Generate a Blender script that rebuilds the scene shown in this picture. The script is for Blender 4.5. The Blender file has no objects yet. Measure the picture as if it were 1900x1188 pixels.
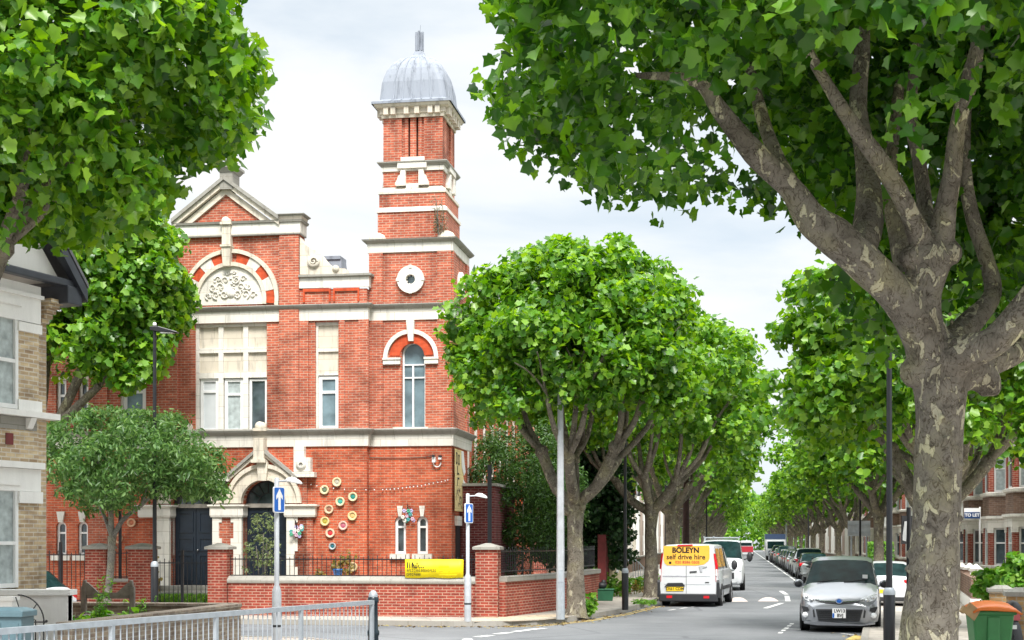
import bpy, math, random
import numpy as np
from mathutils import Vector, Matrix, noise
R = math.radians
random.seed(7)
rng = np.random.default_rng(11)
scn = bpy.context.scene
COL = scn.collection
F, CX, HY, EH = 2660.0, 950.0, 1004.0, 2.1     # lens in photo pixels, principal column, horizon row, eye height


def P(x, y, Y):
    return Vector(((x - CX) / F * Y, Y, EH + (HY - y) / F * Y))


def G(x, y, z=0.0):
    Y = (EH - z) * F / (y - HY)
    return Vector(((x - CX) / F * Y, Y, z))


def at(x, Y, z=0.0):
    return Vector(((x - CX) / F * Y, Y, z))


SA, NA = R(9), R(15)                           # bearing of the far street, of the near street


def S(a, b, z=0.0):
    return Vector((a * math.cos(SA) + b * math.sin(SA), -a * math.sin(SA) + b * math.cos(SA), z))


def N(p, q, z=0.0):
    return Vector((p * math.cos(NA) + q * math.sin(NA), -p * math.sin(NA) + q * math.cos(NA), z))


# ------------------------------------------------------------------ materials
def _nt(name):
    m = bpy.data.materials.new(name)
    m.use_nodes = True
    nt = m.node_tree
    return m, nt, nt.nodes, nt.links, nt.nodes['Principled BSDF']


def _ramp(n, stops):
    r = n.new('ShaderNodeValToRGB')
    el = r.color_ramp.elements
    while len(el) < len(stops):
        el.new(0.5)
    for e, (p, c) in zip(el, stops):
        e.position = p
        e.color = (*c, 1) if len(c) == 3 else c
    return r


def mat(name, col, rough=0.6, metal=0.0, var=0.12, scale=6.0, bump=0.0, bscale=40.0, spec=0.5, coat=0.0):
    m, nt, n, l, b = _nt(name)
    b.inputs['Roughness'].default_value = rough
    b.inputs['Metallic'].default_value = metal
    b.inputs['Specular IOR Level'].default_value = spec
    b.inputs['Coat Weight'].default_value = coat
    b.inputs['Coat Roughness'].default_value = 0.05
    tc = n.new('ShaderNodeTexCoord')
    if var > 0:
        nz = n.new('ShaderNodeTexNoise')
        nz.inputs['Scale'].default_value = scale
        nz.inputs['Detail'].default_value = 5
        l.new(tc.outputs['Object'], nz.inputs['Vector'])
        rp = _ramp(n, [(0.3, [c * (1 - var) for c in col]), (0.7, [min(1, c * (1 + var)) for c in col])])
        l.new(nz.outputs['Fac'], rp.inputs['Fac'])
        l.new(rp.outputs['Color'], b.inputs['Base Color'])
    else:
        b.inputs['Base Color'].default_value = (*col, 1)
    if bump > 0:
        n2 = n.new('ShaderNodeTexNoise')
        n2.inputs['Scale'].default_value = bscale
        n2.inputs['Detail'].default_value = 6
        l.new(tc.outputs['Object'], n2.inputs['Vector'])
        bp = n.new('ShaderNodeBump')
        bp.inputs['Strength'].default_value = bump
        bp.inputs['Distance'].default_value = 0.02
        l.new(n2.outputs['Fac'], bp.inputs['Height'])
        l.new(bp.outputs['Normal'], b.inputs['Normal'])
    return m


def brick(name, c1, c2, mortar, bw=0.225, bh=0.075, stain=0.35, ms=0.011):
    m, nt, n, l, b = _nt(name)
    b.inputs['Roughness'].default_value = 0.85
    b.inputs['Specular IOR Level'].default_value = 0.25
    uv = n.new('ShaderNodeTexCoord')
    bt = n.new('ShaderNodeTexBrick')
    bt.inputs['Scale'].default_value = 1.0
    bt.inputs['Brick Width'].default_value = bw
    bt.inputs['Row Height'].default_value = bh
    bt.inputs['Mortar Size'].default_value = ms
    bt.inputs['Mortar Smooth'].default_value = 0.2
    bt.inputs['Bias'].default_value = -0.1
    bt.inputs['Color1'].default_value = (*c1, 1)
    bt.inputs['Color2'].default_value = (*c2, 1)
    bt.inputs['Mortar'].default_value = (*mortar, 1)
    l.new(uv.outputs['UV'], bt.inputs['Vector'])
    nz = n.new('ShaderNodeTexNoise')
    nz.inputs['Scale'].default_value = 0.9
    nz.inputs['Detail'].default_value = 7
    nz.inputs['Roughness'].default_value = 0.65
    l.new(uv.outputs['Object'], nz.inputs['Vector'])
    rp = _ramp(n, [(0.32, (1 - stain,) * 3), (0.5, (1, 1, 1)), (0.72, (1.0 + stain * 0.35, 1.0 + stain * .3, 1.0 + stain * .25))])
    l.new(nz.outputs['Fac'], rp.inputs['Fac'])
    mx = n.new('ShaderNodeMix')
    mx.data_type = 'RGBA'
    mx.blend_type = 'MULTIPLY'
    mx.inputs['Factor'].default_value = 1
    l.new(bt.outputs['Color'], mx.inputs['A'])
    l.new(rp.outputs['Color'], mx.inputs['B'])
    # scattered darker and paler bricks
    n3 = n.new('ShaderNodeTexNoise')
    n3.inputs['Scale'].default_value = 6.0
    n3.inputs['Detail'].default_value = 3
    mp = n.new('ShaderNodeMapping')
    mp.inputs['Scale'].default_value = (0.5, 2.0, 1.0)
    l.new(uv.outputs['UV'], mp.inputs['Vector'])
    l.new(mp.outputs['Vector'], n3.inputs['Vector'])
    r3 = _ramp(n, [(0.3, (0.72, 0.70, 0.72)), (0.55, (1, 1, 1)), (0.75, (1.15, 1.2, 1.2))])
    l.new(n3.outputs['Fac'], r3.inputs['Fac'])
    m2 = n.new('ShaderNodeMix')
    m2.data_type = 'RGBA'
    m2.blend_type = 'MULTIPLY'
    m2.inputs['Factor'].default_value = 1
    l.new(mx.outputs['Result'], m2.inputs['A'])
    l.new(r3.outputs['Color'], m2.inputs['B'])
    # soot and rain run-off drawn down the wall
    ms_ = n.new('ShaderNodeMapping'); ms_.inputs['Scale'].default_value = (2.2, 2.2, 0.28)
    l.new(uv.outputs['Object'], ms_.inputs['Vector'])
    n7 = n.new('ShaderNodeTexNoise'); n7.inputs['Scale'].default_value = 1.0; n7.inputs['Detail'].default_value = 7; n7.inputs['Roughness'].default_value = 0.65
    l.new(ms_.outputs['Vector'], n7.inputs['Vector'])
    r7 = _ramp(n, [(0.34, (0.62, 0.60, 0.60)), (0.5, (1, 1, 1)), (0.7, (1.08, 1.12, 1.14))])
    l.new(n7.outputs['Fac'], r7.inputs['Fac'])
    m7 = n.new('ShaderNodeMix'); m7.data_type = 'RGBA'; m7.blend_type = 'MULTIPLY'; m7.inputs['Factor'].default_value = 0.75
    l.new(m2.outputs['Result'], m7.inputs['A']); l.new(r7.outputs['Color'], m7.inputs['B'])
    l.new(m7.outputs['Result'], b.inputs['Base Color'])
    bp = n.new('ShaderNodeBump')
    bp.inputs['Strength'].default_value = 0.4
    bp.inputs['Distance'].default_value = 0.01
    inv = n.new('ShaderNodeMath')
    inv.operation = 'SUBTRACT'
    inv.inputs[0].default_value = 1
    l.new(bt.outputs['Fac'], inv.inputs[1])
    l.new(inv.outputs[0], bp.inputs['Height'])
    l.new(bp.outputs['Normal'], b.inputs['Normal'])
    return m


def stone(name, col, grime=(0.2, 0.19, 0.17), amount=0.5, rough=0.8, joints=1.0):
    """pale stone with rain-washed grime: soft blotches drawn out downwards"""
    m, nt, n, l, b = _nt(name)
    b.inputs['Roughness'].default_value = rough
    b.inputs['Specular IOR Level'].default_value = 0.3
    tc = n.new('ShaderNodeTexCoord')
    mp = n.new('ShaderNodeMapping')
    mp.inputs['Scale'].default_value = (5, 5, 0.9)
    l.new(tc.outputs['Object'], mp.inputs['Vector'])
    nz = n.new('ShaderNodeTexNoise')
    nz.inputs['Scale'].default_value = 1.0
    nz.inputs['Detail'].default_value = 8
    nz.inputs['Roughness'].default_value = 0.7
    l.new(mp.outputs['Vector'], nz.inputs['Vector'])
    a = amount
    mixc = [col[i] * (1 - a) + grime[i] * a for i in range(3)]
    rp = _ramp(n, [(0.30, mixc), (0.48, col), (0.75, [min(1, c * 1.06) for c in col])])
    l.new(nz.outputs['Fac'], rp.inputs['Fac'])
    bt = n.new('ShaderNodeTexBrick')                # fine joints between the blocks
    bt.inputs['Scale'].default_value = 1
    bt.inputs['Brick Width'].default_value = 0.85
    bt.inputs['Row Height'].default_value = 0.34
    bt.inputs['Mortar Size'].default_value = 0.006
    bt.inputs['Color1'].default_value = (1, 1, 1, 1)
    bt.inputs['Color2'].default_value = (0.9, 0.89, 0.87, 1)
    bt.inputs['Mortar'].default_value = (0.6, 0.57, 0.52, 1)
    l.new(tc.outputs['UV'], bt.inputs['Vector'])
    mj = n.new('ShaderNodeMix'); mj.data_type = 'RGBA'; mj.blend_type = 'MULTIPLY'
    mj.inputs['Factor'].default_value = joints
    l.new(rp.outputs['Color'], mj.inputs['A']); l.new(bt.outputs['Color'], mj.inputs['B'])
    l.new(mj.outputs['Result'], b.inputs['Base Color'])
    n2 = n.new('ShaderNodeTexNoise')
    n2.inputs['Scale'].default_value = 30
    n2.inputs['Detail'].default_value = 5
    l.new(tc.outputs['Object'], n2.inputs['Vector'])
    bp = n.new('ShaderNodeBump')
    bp.inputs['Strength'].default_value = 0.15
    bp.inputs['Distance'].default_value = 0.02
    l.new(n2.outputs['Fac'], bp.inputs['Height'])
    l.new(bp.outputs['Normal'], b.inputs['Normal'])
    return m


def leafmat(name, c0, c1, c2, trans=0.38, rough=0.42, spec=0.4):
    m, nt, n, l, b = _nt(name)
    out = n['Material Output']
    g = n.new('ShaderNodeNewGeometry')
    rp = _ramp(n, [(0.0, c0), (0.5, c1), (1.0, c2)])
    l.new(g.outputs['Random Per Island'], rp.inputs['Fac'])
    b.inputs['Roughness'].default_value = rough
    b.inputs['Specular IOR Level'].default_value = spec
    l.new(rp.outputs['Color'], b.inputs['Base Color'])
    tr = n.new('ShaderNodeBsdfTranslucent')
    hs = n.new('ShaderNodeHueSaturation')
    hs.inputs['Hue'].default_value = 0.485
    hs.inputs['Saturation'].default_value = 1.1
    hs.inputs['Value'].default_value = 1.9
    l.new(rp.outputs['Color'], hs.inputs['Color'])
    l.new(hs.outputs['Color'], tr.inputs['Color'])
    mx = n.new('ShaderNodeMixShader')
    mx.inputs['Fac'].default_value = trans
    l.new(b.outputs['BSDF'], mx.inputs[1])
    l.new(tr.outputs['BSDF'], mx.inputs[2])
    l.new(mx.outputs['Shader'], out.inputs['Surface'])
    return m


def barkmat(name, c_dark, c_mid, c_pale, scale=5.0, th=0.615):
    m, nt, n, l, b = _nt(name)
    b.inputs['Roughness'].default_value = 0.9
    b.inputs['Specular IOR Level'].default_value = 0.2
    tc = n.new('ShaderNodeTexCoord')
    nz = n.new('ShaderNodeTexNoise')
    nz.inputs['Scale'].default_value = scale
    nz.inputs['Detail'].default_value = 9
    nz.inputs['Roughness'].default_value = 0.68
    nz.inputs['Distortion'].default_value = 0.6
    l.new(tc.outputs['Object'], nz.inputs['Vector'])
    rp = _ramp(n, [(0.28, c_dark), (0.46, c_mid), (0.62, [c * 1.2 for c in c_mid]), (0.78, [c * 0.9 for c in c_pale])])
    l.new(nz.outputs['Fac'], rp.inputs['Fac'])
    # flaked patches with a sharp edge
    mp = n.new('ShaderNodeMapping')
    mp.inputs['Scale'].default_value = (1, 1, 0.55)
    l.new(tc.outputs['Object'], mp.inputs['Vector'])
    n2 = n.new('ShaderNodeTexNoise')
    n2.inputs['Scale'].default_value = scale * 1.5
    n2.inputs['Detail'].default_value = 3
    n2.inputs['Distortion'].default_value = 0.8
    l.new(mp.outputs['Vector'], n2.inputs['Vector'])
    r2 = _ramp(n, [(th, (0, 0, 0)), (th + 0.02, (1, 1, 1))])
    l.new(n2.outputs['Fac'], r2.inputs['Fac'])
    mx = n.new('ShaderNodeMix')
    mx.data_type = 'RGBA'
    l.new(r2.outputs['Color'], mx.inputs['Factor'])
    l.new(rp.outputs['Color'], mx.inputs['A'])
    mx.inputs['B'].default_value = (*c_pale, 1)
    l.new(mx.outputs['Result'], b.inputs['Base Color'])
    # dark cracks that run round and up the trunk
    m3 = n.new('ShaderNodeMapping'); m3.inputs['Scale'].default_value = (1.5, 1.5, 1.0)
    l.new(tc.outputs['Object'], m3.inputs['Vector'])
    n5 = n.new('ShaderNodeTexNoise'); n5.inputs['Scale'].default_value = scale * 0.9; n5.inputs['Detail'].default_value = 8; n5.inputs['Distortion'].default_value = 1.6
    l.new(m3.outputs['Vector'], n5.inputs['Vector'])
    r5 = _ramp(n, [(0.475, (1, 1, 1)), (0.497, (0.42, 0.38, 0.34)), (0.503, (0.42, 0.38, 0.34)), (0.53, (1, 1, 1))])
    l.new(n5.outputs['Fac'], r5.inputs['Fac'])
    # olive and grey blotches
    n6 = n.new('ShaderNodeTexNoise'); n6.inputs['Scale'].default_value = scale * 0.35; n6.inputs['Detail'].default_value = 6
    l.new(tc.outputs['Object'], n6.inputs['Vector'])
    r6 = _ramp(n, [(0.35, (0.72, 0.70, 0.68)), (0.5, (1, 1, 1)), (0.68, (1.18, 1.2, 0.95))])
    l.new(n6.outputs['Fac'], r6.inputs['Fac'])
    for r_ in (r5, r6):
        m4 = n.new('ShaderNodeMix'); m4.data_type = 'RGBA'; m4.blend_type = 'MULTIPLY'; m4.inputs['Factor'].default_value = 1
        l.new(mx.outputs['Result'], m4.inputs['A']); l.new(r_.outputs['Color'], m4.inputs['B'])
        mx = m4
    l.new(mx.outputs['Result'], b.inputs['Base Color'])
    bp = n.new('ShaderNodeBump')
    bp.inputs['Strength'].default_value = 0.9
    bp.inputs['Distance'].default_value = 0.04
    mul = n.new('ShaderNodeMath')
    mul.operation = 'ADD'
    n4 = n.new('ShaderNodeTexNoise')
    n4.inputs['Scale'].default_value = scale * 6
    n4.inputs['Detail'].default_value = 6
    l.new(mp.outputs['Vector'], n4.inputs['Vector'])
    l.new(n4.outputs['Fac'], mul.inputs[0])
    l.new(r2.outputs['Color'], mul.inputs[1])
    l.new(mul.outputs[0], bp.inputs['Height'])
    l.new(bp.outputs['Normal'], b.inputs['Normal'])
    return m


M = {}
M['brick'] = brick('hall_brick', (0.51, 0.125, 0.066), (0.36, 0.078, 0.044), (0.47, 0.30, 0.22), stain=0.5)
M['brick_fine'] = brick('rubbed_brick', (0.55, 0.085, 0.03), (0.50, 0.075, 0.027), (0.5, 0.12, 0.06), bw=0.11, bh=0.3, ms=0.004, stain=0.15)
M['brick_bright'] = brick('lower_hall_brick', (0.54, 0.108, 0.046), (0.41, 0.076, 0.036), (0.46, 0.26, 0.17), ms=0.010, stain=0.5)
M['brick_dark'] = brick('boundary_brick', (0.33, 0.058, 0.036), (0.25, 0.044, 0.03), (0.44, 0.27, 0.2))
M['brick_maroon'] = brick('maroon_brick', (0.16, 0.025, 0.024), (0.11, 0.018, 0.018), (0.22, 0.14, 0.13))
M['brick_stock'] = brick('stock_brick', (0.58, 0.45, 0.28), (0.36, 0.25, 0.15), (0.58, 0.52, 0.43), stain=0.3)
M['brick_yellow'] = brick('yellow_brick', (0.52, 0.33, 0.15), (0.44, 0.25, 0.11), (0.45, 0.38, 0.28))
M['brick_grey'] = brick('old_garden_brick', (0.30, 0.24, 0.18), (0.2, 0.15, 0.12), (0.34, 0.31, 0.26), stain=0.5)
M['brick_brown'] = brick('brown_brick', (0.22, 0.13, 0.09), (0.16, 0.09, 0.065), (0.26, 0.2, 0.16))
M['stone'] = stone('portland_stone', (0.66, 0.60, 0.505), amount=0.6)
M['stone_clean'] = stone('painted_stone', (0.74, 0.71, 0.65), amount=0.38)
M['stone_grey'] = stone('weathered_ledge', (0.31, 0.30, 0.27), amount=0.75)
M['coping'] = stone('coping_stone', (0.33, 0.32, 0.29), amount=0.6)
M['white'] = mat('white_paint', (0.80, 0.80, 0.79), 0.45, var=0.05)
M['render'] = stone('white_render', (0.80, 0.79, 0.76), amount=0.10, joints=0.0)
M['cream'] = stone('cream_render', (0.72, 0.61, 0.40), amount=0.25)
M['pebble'] = mat('pebbledash', (0.36, 0.29, 0.25), 0.95, var=0.25, scale=30, bump=0.4, bscale=60)
M['lead'] = stone('lead_sheet', (0.245, 0.27, 0.315), grime=(0.07, 0.08, 0.10), amount=0.8, rough=0.55, joints=0.0)
M['glass'] = mat('window_glass', (0.06, 0.08, 0.09), 0.08, var=0.65, scale=2.2, spec=0.8)  # blotches in the glass colour stand in for reflections
M['glass_pale'] = mat('frosted_glass', (0.16, 0.23, 0.26), 0.15, var=0.4, scale=2.0, spec=0.7)  # tone varied in place of reflections, as in the darker panes
M['blind'] = mat('glass_over_blind', (0.60, 0.63, 0.64), 0.25, var=0.08, scale=2.0)
M['curtain'] = mat('net_curtain', (0.38, 0.43, 0.43), 0.5, var=0.3, scale=7)
M['door_navy'] = mat('navy_door_paint', (0.010, 0.018, 0.030), 0.35, var=0.2)
M['black'] = mat('black_paint', (0.012, 0.013, 0.016), 0.35, var=0.2)
M['rubber'] = mat('rubber', (0.015, 0.015, 0.016), 0.8, var=0.2)
M['plastic_dark'] = mat('dark_plastic', (0.02, 0.021, 0.024), 0.55, var=0.15)
M['galv'] = mat('galvanised', (0.42, 0.46, 0.50), 0.45, metal=0.35, var=0.12, scale=9)
M['galv_light'] = mat('grey_column_paint', (0.46, 0.48, 0.51), 0.5, metal=0.15, var=0.12, scale=5)
M['asphalt'] = None
M['slate'] = mat('roof_slate', (0.12, 0.12, 0.13), 0.7, var=0.25, scale=8, bump=0.3, bscale=12)
M['slate_red'] = mat('clay_tiles', (0.30, 0.11, 0.07), 0.8, var=0.25, scale=8, bump=0.3, bscale=12)
M['tar'] = mat('lead_flashing_black', (0.03, 0.034, 0.045), 0.4, var=0.2)
M['wood_grey'] = mat('weathered_wood', (0.25, 0.23, 0.20), 0.9, var=0.3, scale=5, bump=0.3)
M['wood_bench'] = mat('old_bench_wood', (0.17, 0.145, 0.125), 0.9, var=0.3, scale=8, bump=0.3)
M['wood_red'] = mat('oxblood_gate', (0.15, 0.02, 0.02), 0.6, var=0.2)
M['yellow'] = mat('yellow_banner', (0.92, 0.76, 0.0), 0.55, var=0.02)
M['yellow_dim'] = mat('ochre_print', (0.80, 0.62, 0.0), 0.55, var=0.02)
M['ink'] = mat('black_print', (0.012, 0.010, 0.010), 0.6, var=0)
M['sign_blue'] = mat('sign_blue', (0.008, 0.12, 0.50), 0.4, var=0)
M['blue_navy'] = mat('board_navy', (0.012, 0.05, 0.16), 0.5, var=0)
M['sign_white'] = mat('sign_white', (0.82, 0.82, 0.82), 0.4, var=0)
M['bin_green'] = mat('bin_green', (0.035, 0.19, 0.055), 0.45, var=0.1)
M['bin_orange'] = mat('orange_lid', (0.72, 0.17, 0.025), 0.4, var=0.1)
M['box_green'] = mat('recycling_green', (0.02, 0.12, 0.06), 0.5, var=0.1)
M['teal_grey'] = mat('blue_grey_paint', (0.085, 0.15, 0.18), 0.45, var=0.1)
M['hedge'] = mat('hedge_core', (0.03, 0.07, 0.012), 0.9, var=0.4, scale=20)
M['soil'] = mat('soil', (0.11, 0.085, 0.06), 0.95, var=0.3, scale=5)
M['red_light'] = mat('red_lens', (0.55, 0.012, 0.02), 0.15, var=0.1)
M['amber'] = mat('amber_lens', (0.7, 0.22, 0.02), 0.2, var=0)
M['lens'] = mat('headlamp_lens', (0.80, 0.82, 0.84), 0.08, var=0.15, scale=20, spec=0.8)
M['chrome'] = mat('chrome', (0.62, 0.63, 0.65), 0.15, metal=1.0, var=0)
M['rim'] = mat('alloy', (0.36, 0.37, 0.39), 0.3, metal=0.6, var=0.1)
M['screen'] = mat('car_glass', (0.010, 0.026, 0.026), 0.05, var=0.5, scale=3.5, spec=0.5)
M['screen'].node_tree.nodes['Principled BSDF'].inputs['IOR'].default_value = 1.1
M['car_silver'] = mat('silver_paint', (0.31, 0.322, 0.35), 0.28, metal=0.5, var=0.03, coat=0.6)
M['car_white'] = mat('white_car_paint', (0.62, 0.64, 0.66), 0.3, var=0.02, coat=0.5)
M['car_black'] = mat('black_car_paint', (0.012, 0.013, 0.016), 0.25, var=0.05, coat=0.6)
M['car_grey'] = mat('grey_car_paint', (0.13, 0.14, 0.15), 0.3, metal=0.4, var=0.04, coat=0.6)
M['car_green'] = mat('dark_green_paint', (0.03, 0.075, 0.06), 0.3, var=0.04, coat=0.6)
M['car_blue'] = mat('dark_blue_paint', (0.03, 0.05, 0.10), 0.3, var=0.04, coat=0.6)
M['car_pale'] = mat('pale_silver_paint', (0.52, 0.55, 0.56), 0.3, metal=0.3, var=0.03, coat=0.6)
M['car_red'] = mat('red_paint', (0.42, 0.025, 0.04), 0.3, var=0.04, coat=0.6)
M['sticker'] = mat('orange_vinyl', (0.86, 0.46, 0.06), 0.35, var=0.03)
M['sticker_tint'] = mat('printed_side_glass', (0.55, 0.30, 0.06), 0.2, var=0.3, scale=5)
M['plate_yellow'] = mat('plate_yellow', (0.80, 0.55, 0.02), 0.4, var=0)
M['mural'] = stone('mural_cream', (0.74, 0.60, 0.30), amount=0.3)
M['yline'] = mat('yellow_line', (0.55, 0.40, 0.12), 0.8, var=0.3, scale=12)
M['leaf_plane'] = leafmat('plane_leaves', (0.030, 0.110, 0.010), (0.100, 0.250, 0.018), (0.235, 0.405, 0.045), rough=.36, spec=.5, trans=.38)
M['leaf_shaded'] = leafmat('shaded_plane_leaves', (0.016, 0.068, 0.008), (0.052, 0.165, 0.012), (0.155, 0.325, 0.032), rough=.36, spec=.5, trans=.40)  # plane greens darkened, so the colour carries the canopy's shade
M['leaf_small'] = leafmat('small_tree_leaves', (0.034, 0.092, 0.020), (0.075, 0.165, 0.040), (0.165, 0.28, 0.085), rough=0.35)
M['leaf_olive'] = leafmat('olive_leaves', (0.09, 0.14, 0.05), (0.17, 0.23, 0.09), (0.28, 0.34, 0.16), rough=0.35)
M['leaf_yew'] = leafmat('shrub_leaves', (0.020, 0.060, 0.010), (0.040, 0.105, 0.016), (0.08, 0.17, 0.03), trans=0.25)
M['leaf_dark'] = leafmat('dark_shrub_leaves', (0.012, 0.045, 0.012), (0.022, 0.07, 0.02), (0.05, 0.11, 0.035), trans=0.2)
M['leaf_weed'] = leafmat('weed_leaves', (0.06, 0.19, 0.02), (0.12, 0.30, 0.035), (0.24, 0.40, 0.07))
M['leaf_dry'] = leafmat('climber_leaves', (0.12, 0.13, 0.03), (0.24, 0.20, 0.05), (0.36, 0.24, 0.07))
M['bark'] = barkmat('plane_bark', (0.07, 0.058, 0.046), (0.20, 0.178, 0.145), (0.42, 0.39, 0.30))
M['bark_near'] = barkmat('near_plane_bark', (0.065, 0.055, 0.046), (0.19, 0.172, 0.145), (0.47, 0.44, 0.33), scale=5.5, th=0.585)
M['bark_grey'] = barkmat('grey_bark', (0.13, 0.12, 0.105), (0.24, 0.225, 0.2), (0.34, 0.32, 0.28))


# ------------------------------------------------------------------ mesh builder
class MB:
    def __init__(s):
        s.v, s.f, s.mi, s.sm = [], [], [], []

    def add(s, vs, fs, mi=0, sm=False):
        o = len(s.v)
        s.v += [tuple(p) for p in vs]
        for f in fs:
            s.f.append([o + i for i in f])
            s.mi.append(mi)
            s.sm.append(sm)

    def box(s, x0, x1, y0, y1, z0, z1, mi=0):
        if x0 > x1: x0, x1 = x1, x0
        if y0 > y1: y0, y1 = y1, y0
        if z0 > z1: z0, z1 = z1, z0
        s.add([(x0, y0, z0), (x1, y0, z0), (x1, y1, z0), (x0, y1, z0), (x0, y0, z1), (x1, y0, z1), (x1, y1, z1), (x0, y1, z1)],
              [(0, 3, 2, 1), (4, 5, 6, 7), (0, 1, 5, 4), (1, 2, 6, 5), (2, 3, 7, 6), (3, 0, 4, 7)], mi)
        return s

    def frustum(s, cx, cy, z0, z1, w0, d0, w1, d1, mi=0):
        vs = []
        for z, w, d in ((z0, w0, d0), (z1, w1, d1)):
            vs += [(cx - w / 2, cy - d / 2, z), (cx + w / 2, cy - d / 2, z), (cx + w / 2, cy + d / 2, z), (cx - w / 2, cy + d / 2, z)]
        s.add(vs, [(0, 3, 2, 1), (4, 5, 6, 7), (0, 1, 5, 4), (1, 2, 6, 5), (2, 3, 7, 6), (3, 0, 4, 7)], mi)
        return s

    def prism(s, pts, y0, y1, mi=0, axis='y'):
        """polygon in xz extruded along y ('y'), in xy along z ('z'), in yz along x ('x')"""
        n = len(pts)
        ar = sum(pts[i][0] * pts[(i + 1) % n][1] - pts[(i + 1) % n][0] * pts[i][1] for i in range(n))
        if ar < 0:
            pts = pts[::-1]
        mk = {'y': lambda p, t: (p[0], t, p[1]), 'z': lambda p, t: (p[0], p[1], t), 'x': lambda p, t: (t, p[0], p[1])}[axis]
        if y0 > y1: y0, y1 = y1, y0
        vs = [mk(p, y0) for p in pts] + [mk(p, y1) for p in pts]
        a = list(range(n)); b = list(range(n, 2 * n))
        if axis == 'y':
            fs = [a, b[::-1]] + [[i + n, (i + 1) % n + n, (i + 1) % n, i] for i in range(n)]
        else:
            fs = [a[::-1], b] + [[i, (i + 1) % n, (i + 1) % n + n, i + n] for i in range(n)]
        s.add(vs, fs, mi)
        return s

    def tube(s, pts, radii, n=8, mi=0, cap=True, sm=True, jitter=0.0):
        pts = [Vector(p) for p in pts]
        if not hasattr(radii, '__len__'):
            radii = [radii] * len(pts)
        vs, fs = [], []
        up = None
        for i, p in enumerate(pts):
            d = (pts[min(i + 1, len(pts) - 1)] - pts[max(i - 1, 0)])
            d = d.normalized() if d.length > 1e-9 else Vector((0, 0, 1))
            if up is None:
                up = Vector((1, 0, 0)) if abs(d.x) < 0.8 else Vector((0, 1, 0))
            up = (up - d * up.dot(d)).normalized()
            w = d.cross(up)
            for k in range(n):
                a = 2 * math.pi * k / n
                r = radii[i]
                if jitter:
                    r *= 1 + jitter * noise.noise(Vector((p.x * 3 + math.cos(a) * 2, p.y * 3 + math.sin(a) * 2, p.z * 2.2)))
                vs.append(p + (up * math.cos(a) + w * math.sin(a)) * r)
        for i in range(len(pts) - 1):
            for k in range(n):
                k2 = (k + 1) % n
                fs.append((i * n + k, i * n + k2, (i + 1) * n + k2, (i + 1) * n + k))
        s.add(vs, fs, mi, sm)
        if cap:
            s.add(vs[:n], [list(range(n))[::-1]], mi)
            s.add(vs[-n:], [list(range(n))], mi)
        return s

    def lathe(s, prof, c=(0, 0, 0), n=16, mi=0, axis='z', sm=True, a0=0.0, a1=2 * math.pi):
        vs, fs = [], []
        full = abs(a1 - a0 - 2 * math.pi) < 1e-6
        m = n if full else n + 1
        for r, z in prof:
            for k in range(m):
                a = a0 + (a1 - a0) * k / n
                p = (r * math.cos(a), r * math.sin(a), z)
                if axis == 'x': p = (p[2], p[0], p[1])
                if axis == 'y': p = (p[1], p[2], p[0])
                vs.append((p[0] + c[0], p[1] + c[1], p[2] + c[2]))
        for i in range(len(prof) - 1):
            for k in range(n):
                k2 = (k + 1) % m
                fs.append((i * m + k, i * m + k2, (i + 1) * m + k2, (i + 1) * m + k))
        s.add(vs, fs, mi, sm)
        return s

    def ball(s, c, r, n=10, mi=0):
        if not hasattr(r, '__len__'): r = (r, r, r)
        h = n // 2
        vs, fs = [], []
        for i in range(h + 1):
            t = math.pi * i / h
            for k in range(n):
                a = 2 * math.pi * k / n
                vs.append((c[0] + r[0] * math.sin(t) * math.cos(a), c[1] + r[1] * math.sin(t) * math.sin(a), c[2] - r[2] * math.cos(t)))
        for i in range(h):
            for k in range(n):
                k2 = (k + 1) % n
                fs.append((i * n + k, i * n + k2, (i + 1) * n + k2, (i + 1) * n + k))
        s.add(vs, fs, mi, True)
        return s

    def ring(s, cx, cz, r0, r1, a0, a1, y0, y1, n=16, mi=0):
        """arch piece in the xz plane between radii r0, r1 and angles a0, a1 (degrees), from y0 to y1"""
        vs, fs = [], []
        for k in range(n + 1):
            a = R(a0 + (a1 - a0) * k / n)
            c, d = math.cos(a), math.sin(a)
            for r in (r0, r1):
                for y in (y0, y1):
                    vs.append((cx + r * c, y, cz + r * d))
        for k in range(n):
            o, q = k * 4, k * 4 + 4
            fs += [(o, q, q + 2, o + 2)[::-1], (o + 1, o + 3, q + 3, q + 1)[::-1], (o + 2, q + 2, q + 3, o + 3)[::-1], (o, o + 1, q + 1, q)[::-1]]
        fs += [(0, 1, 3, 2)[::-1], (n * 4, n * 4 + 2, n * 4 + 3, n * 4 + 1)[::-1]]
        s.add(vs, fs, mi)
        return s

    def spandrel(s, cx, zs, r, ztop, y0, y1, n=16, mi=0):
        """fills the rectangle above a half round opening"""
        for k in range(n):
            a, b = math.pi * k / n, math.pi * (k + 1) / n
            xa, za, xb, zb = cx + r * math.cos(a), zs + r * math.sin(a), cx + r * math.cos(b), zs + r * math.sin(b)
            s.add([(xb, y0, zb), (xa, y0, za), (xa, y0, ztop), (xb, y0, ztop), (xb, y1, zb), (xa, y1, za), (xa, y1, ztop), (xb, y1, ztop)],
                  [(0, 1, 2, 3), (5, 4, 7, 6), (0, 4, 5, 1)], mi)
        return s

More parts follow.
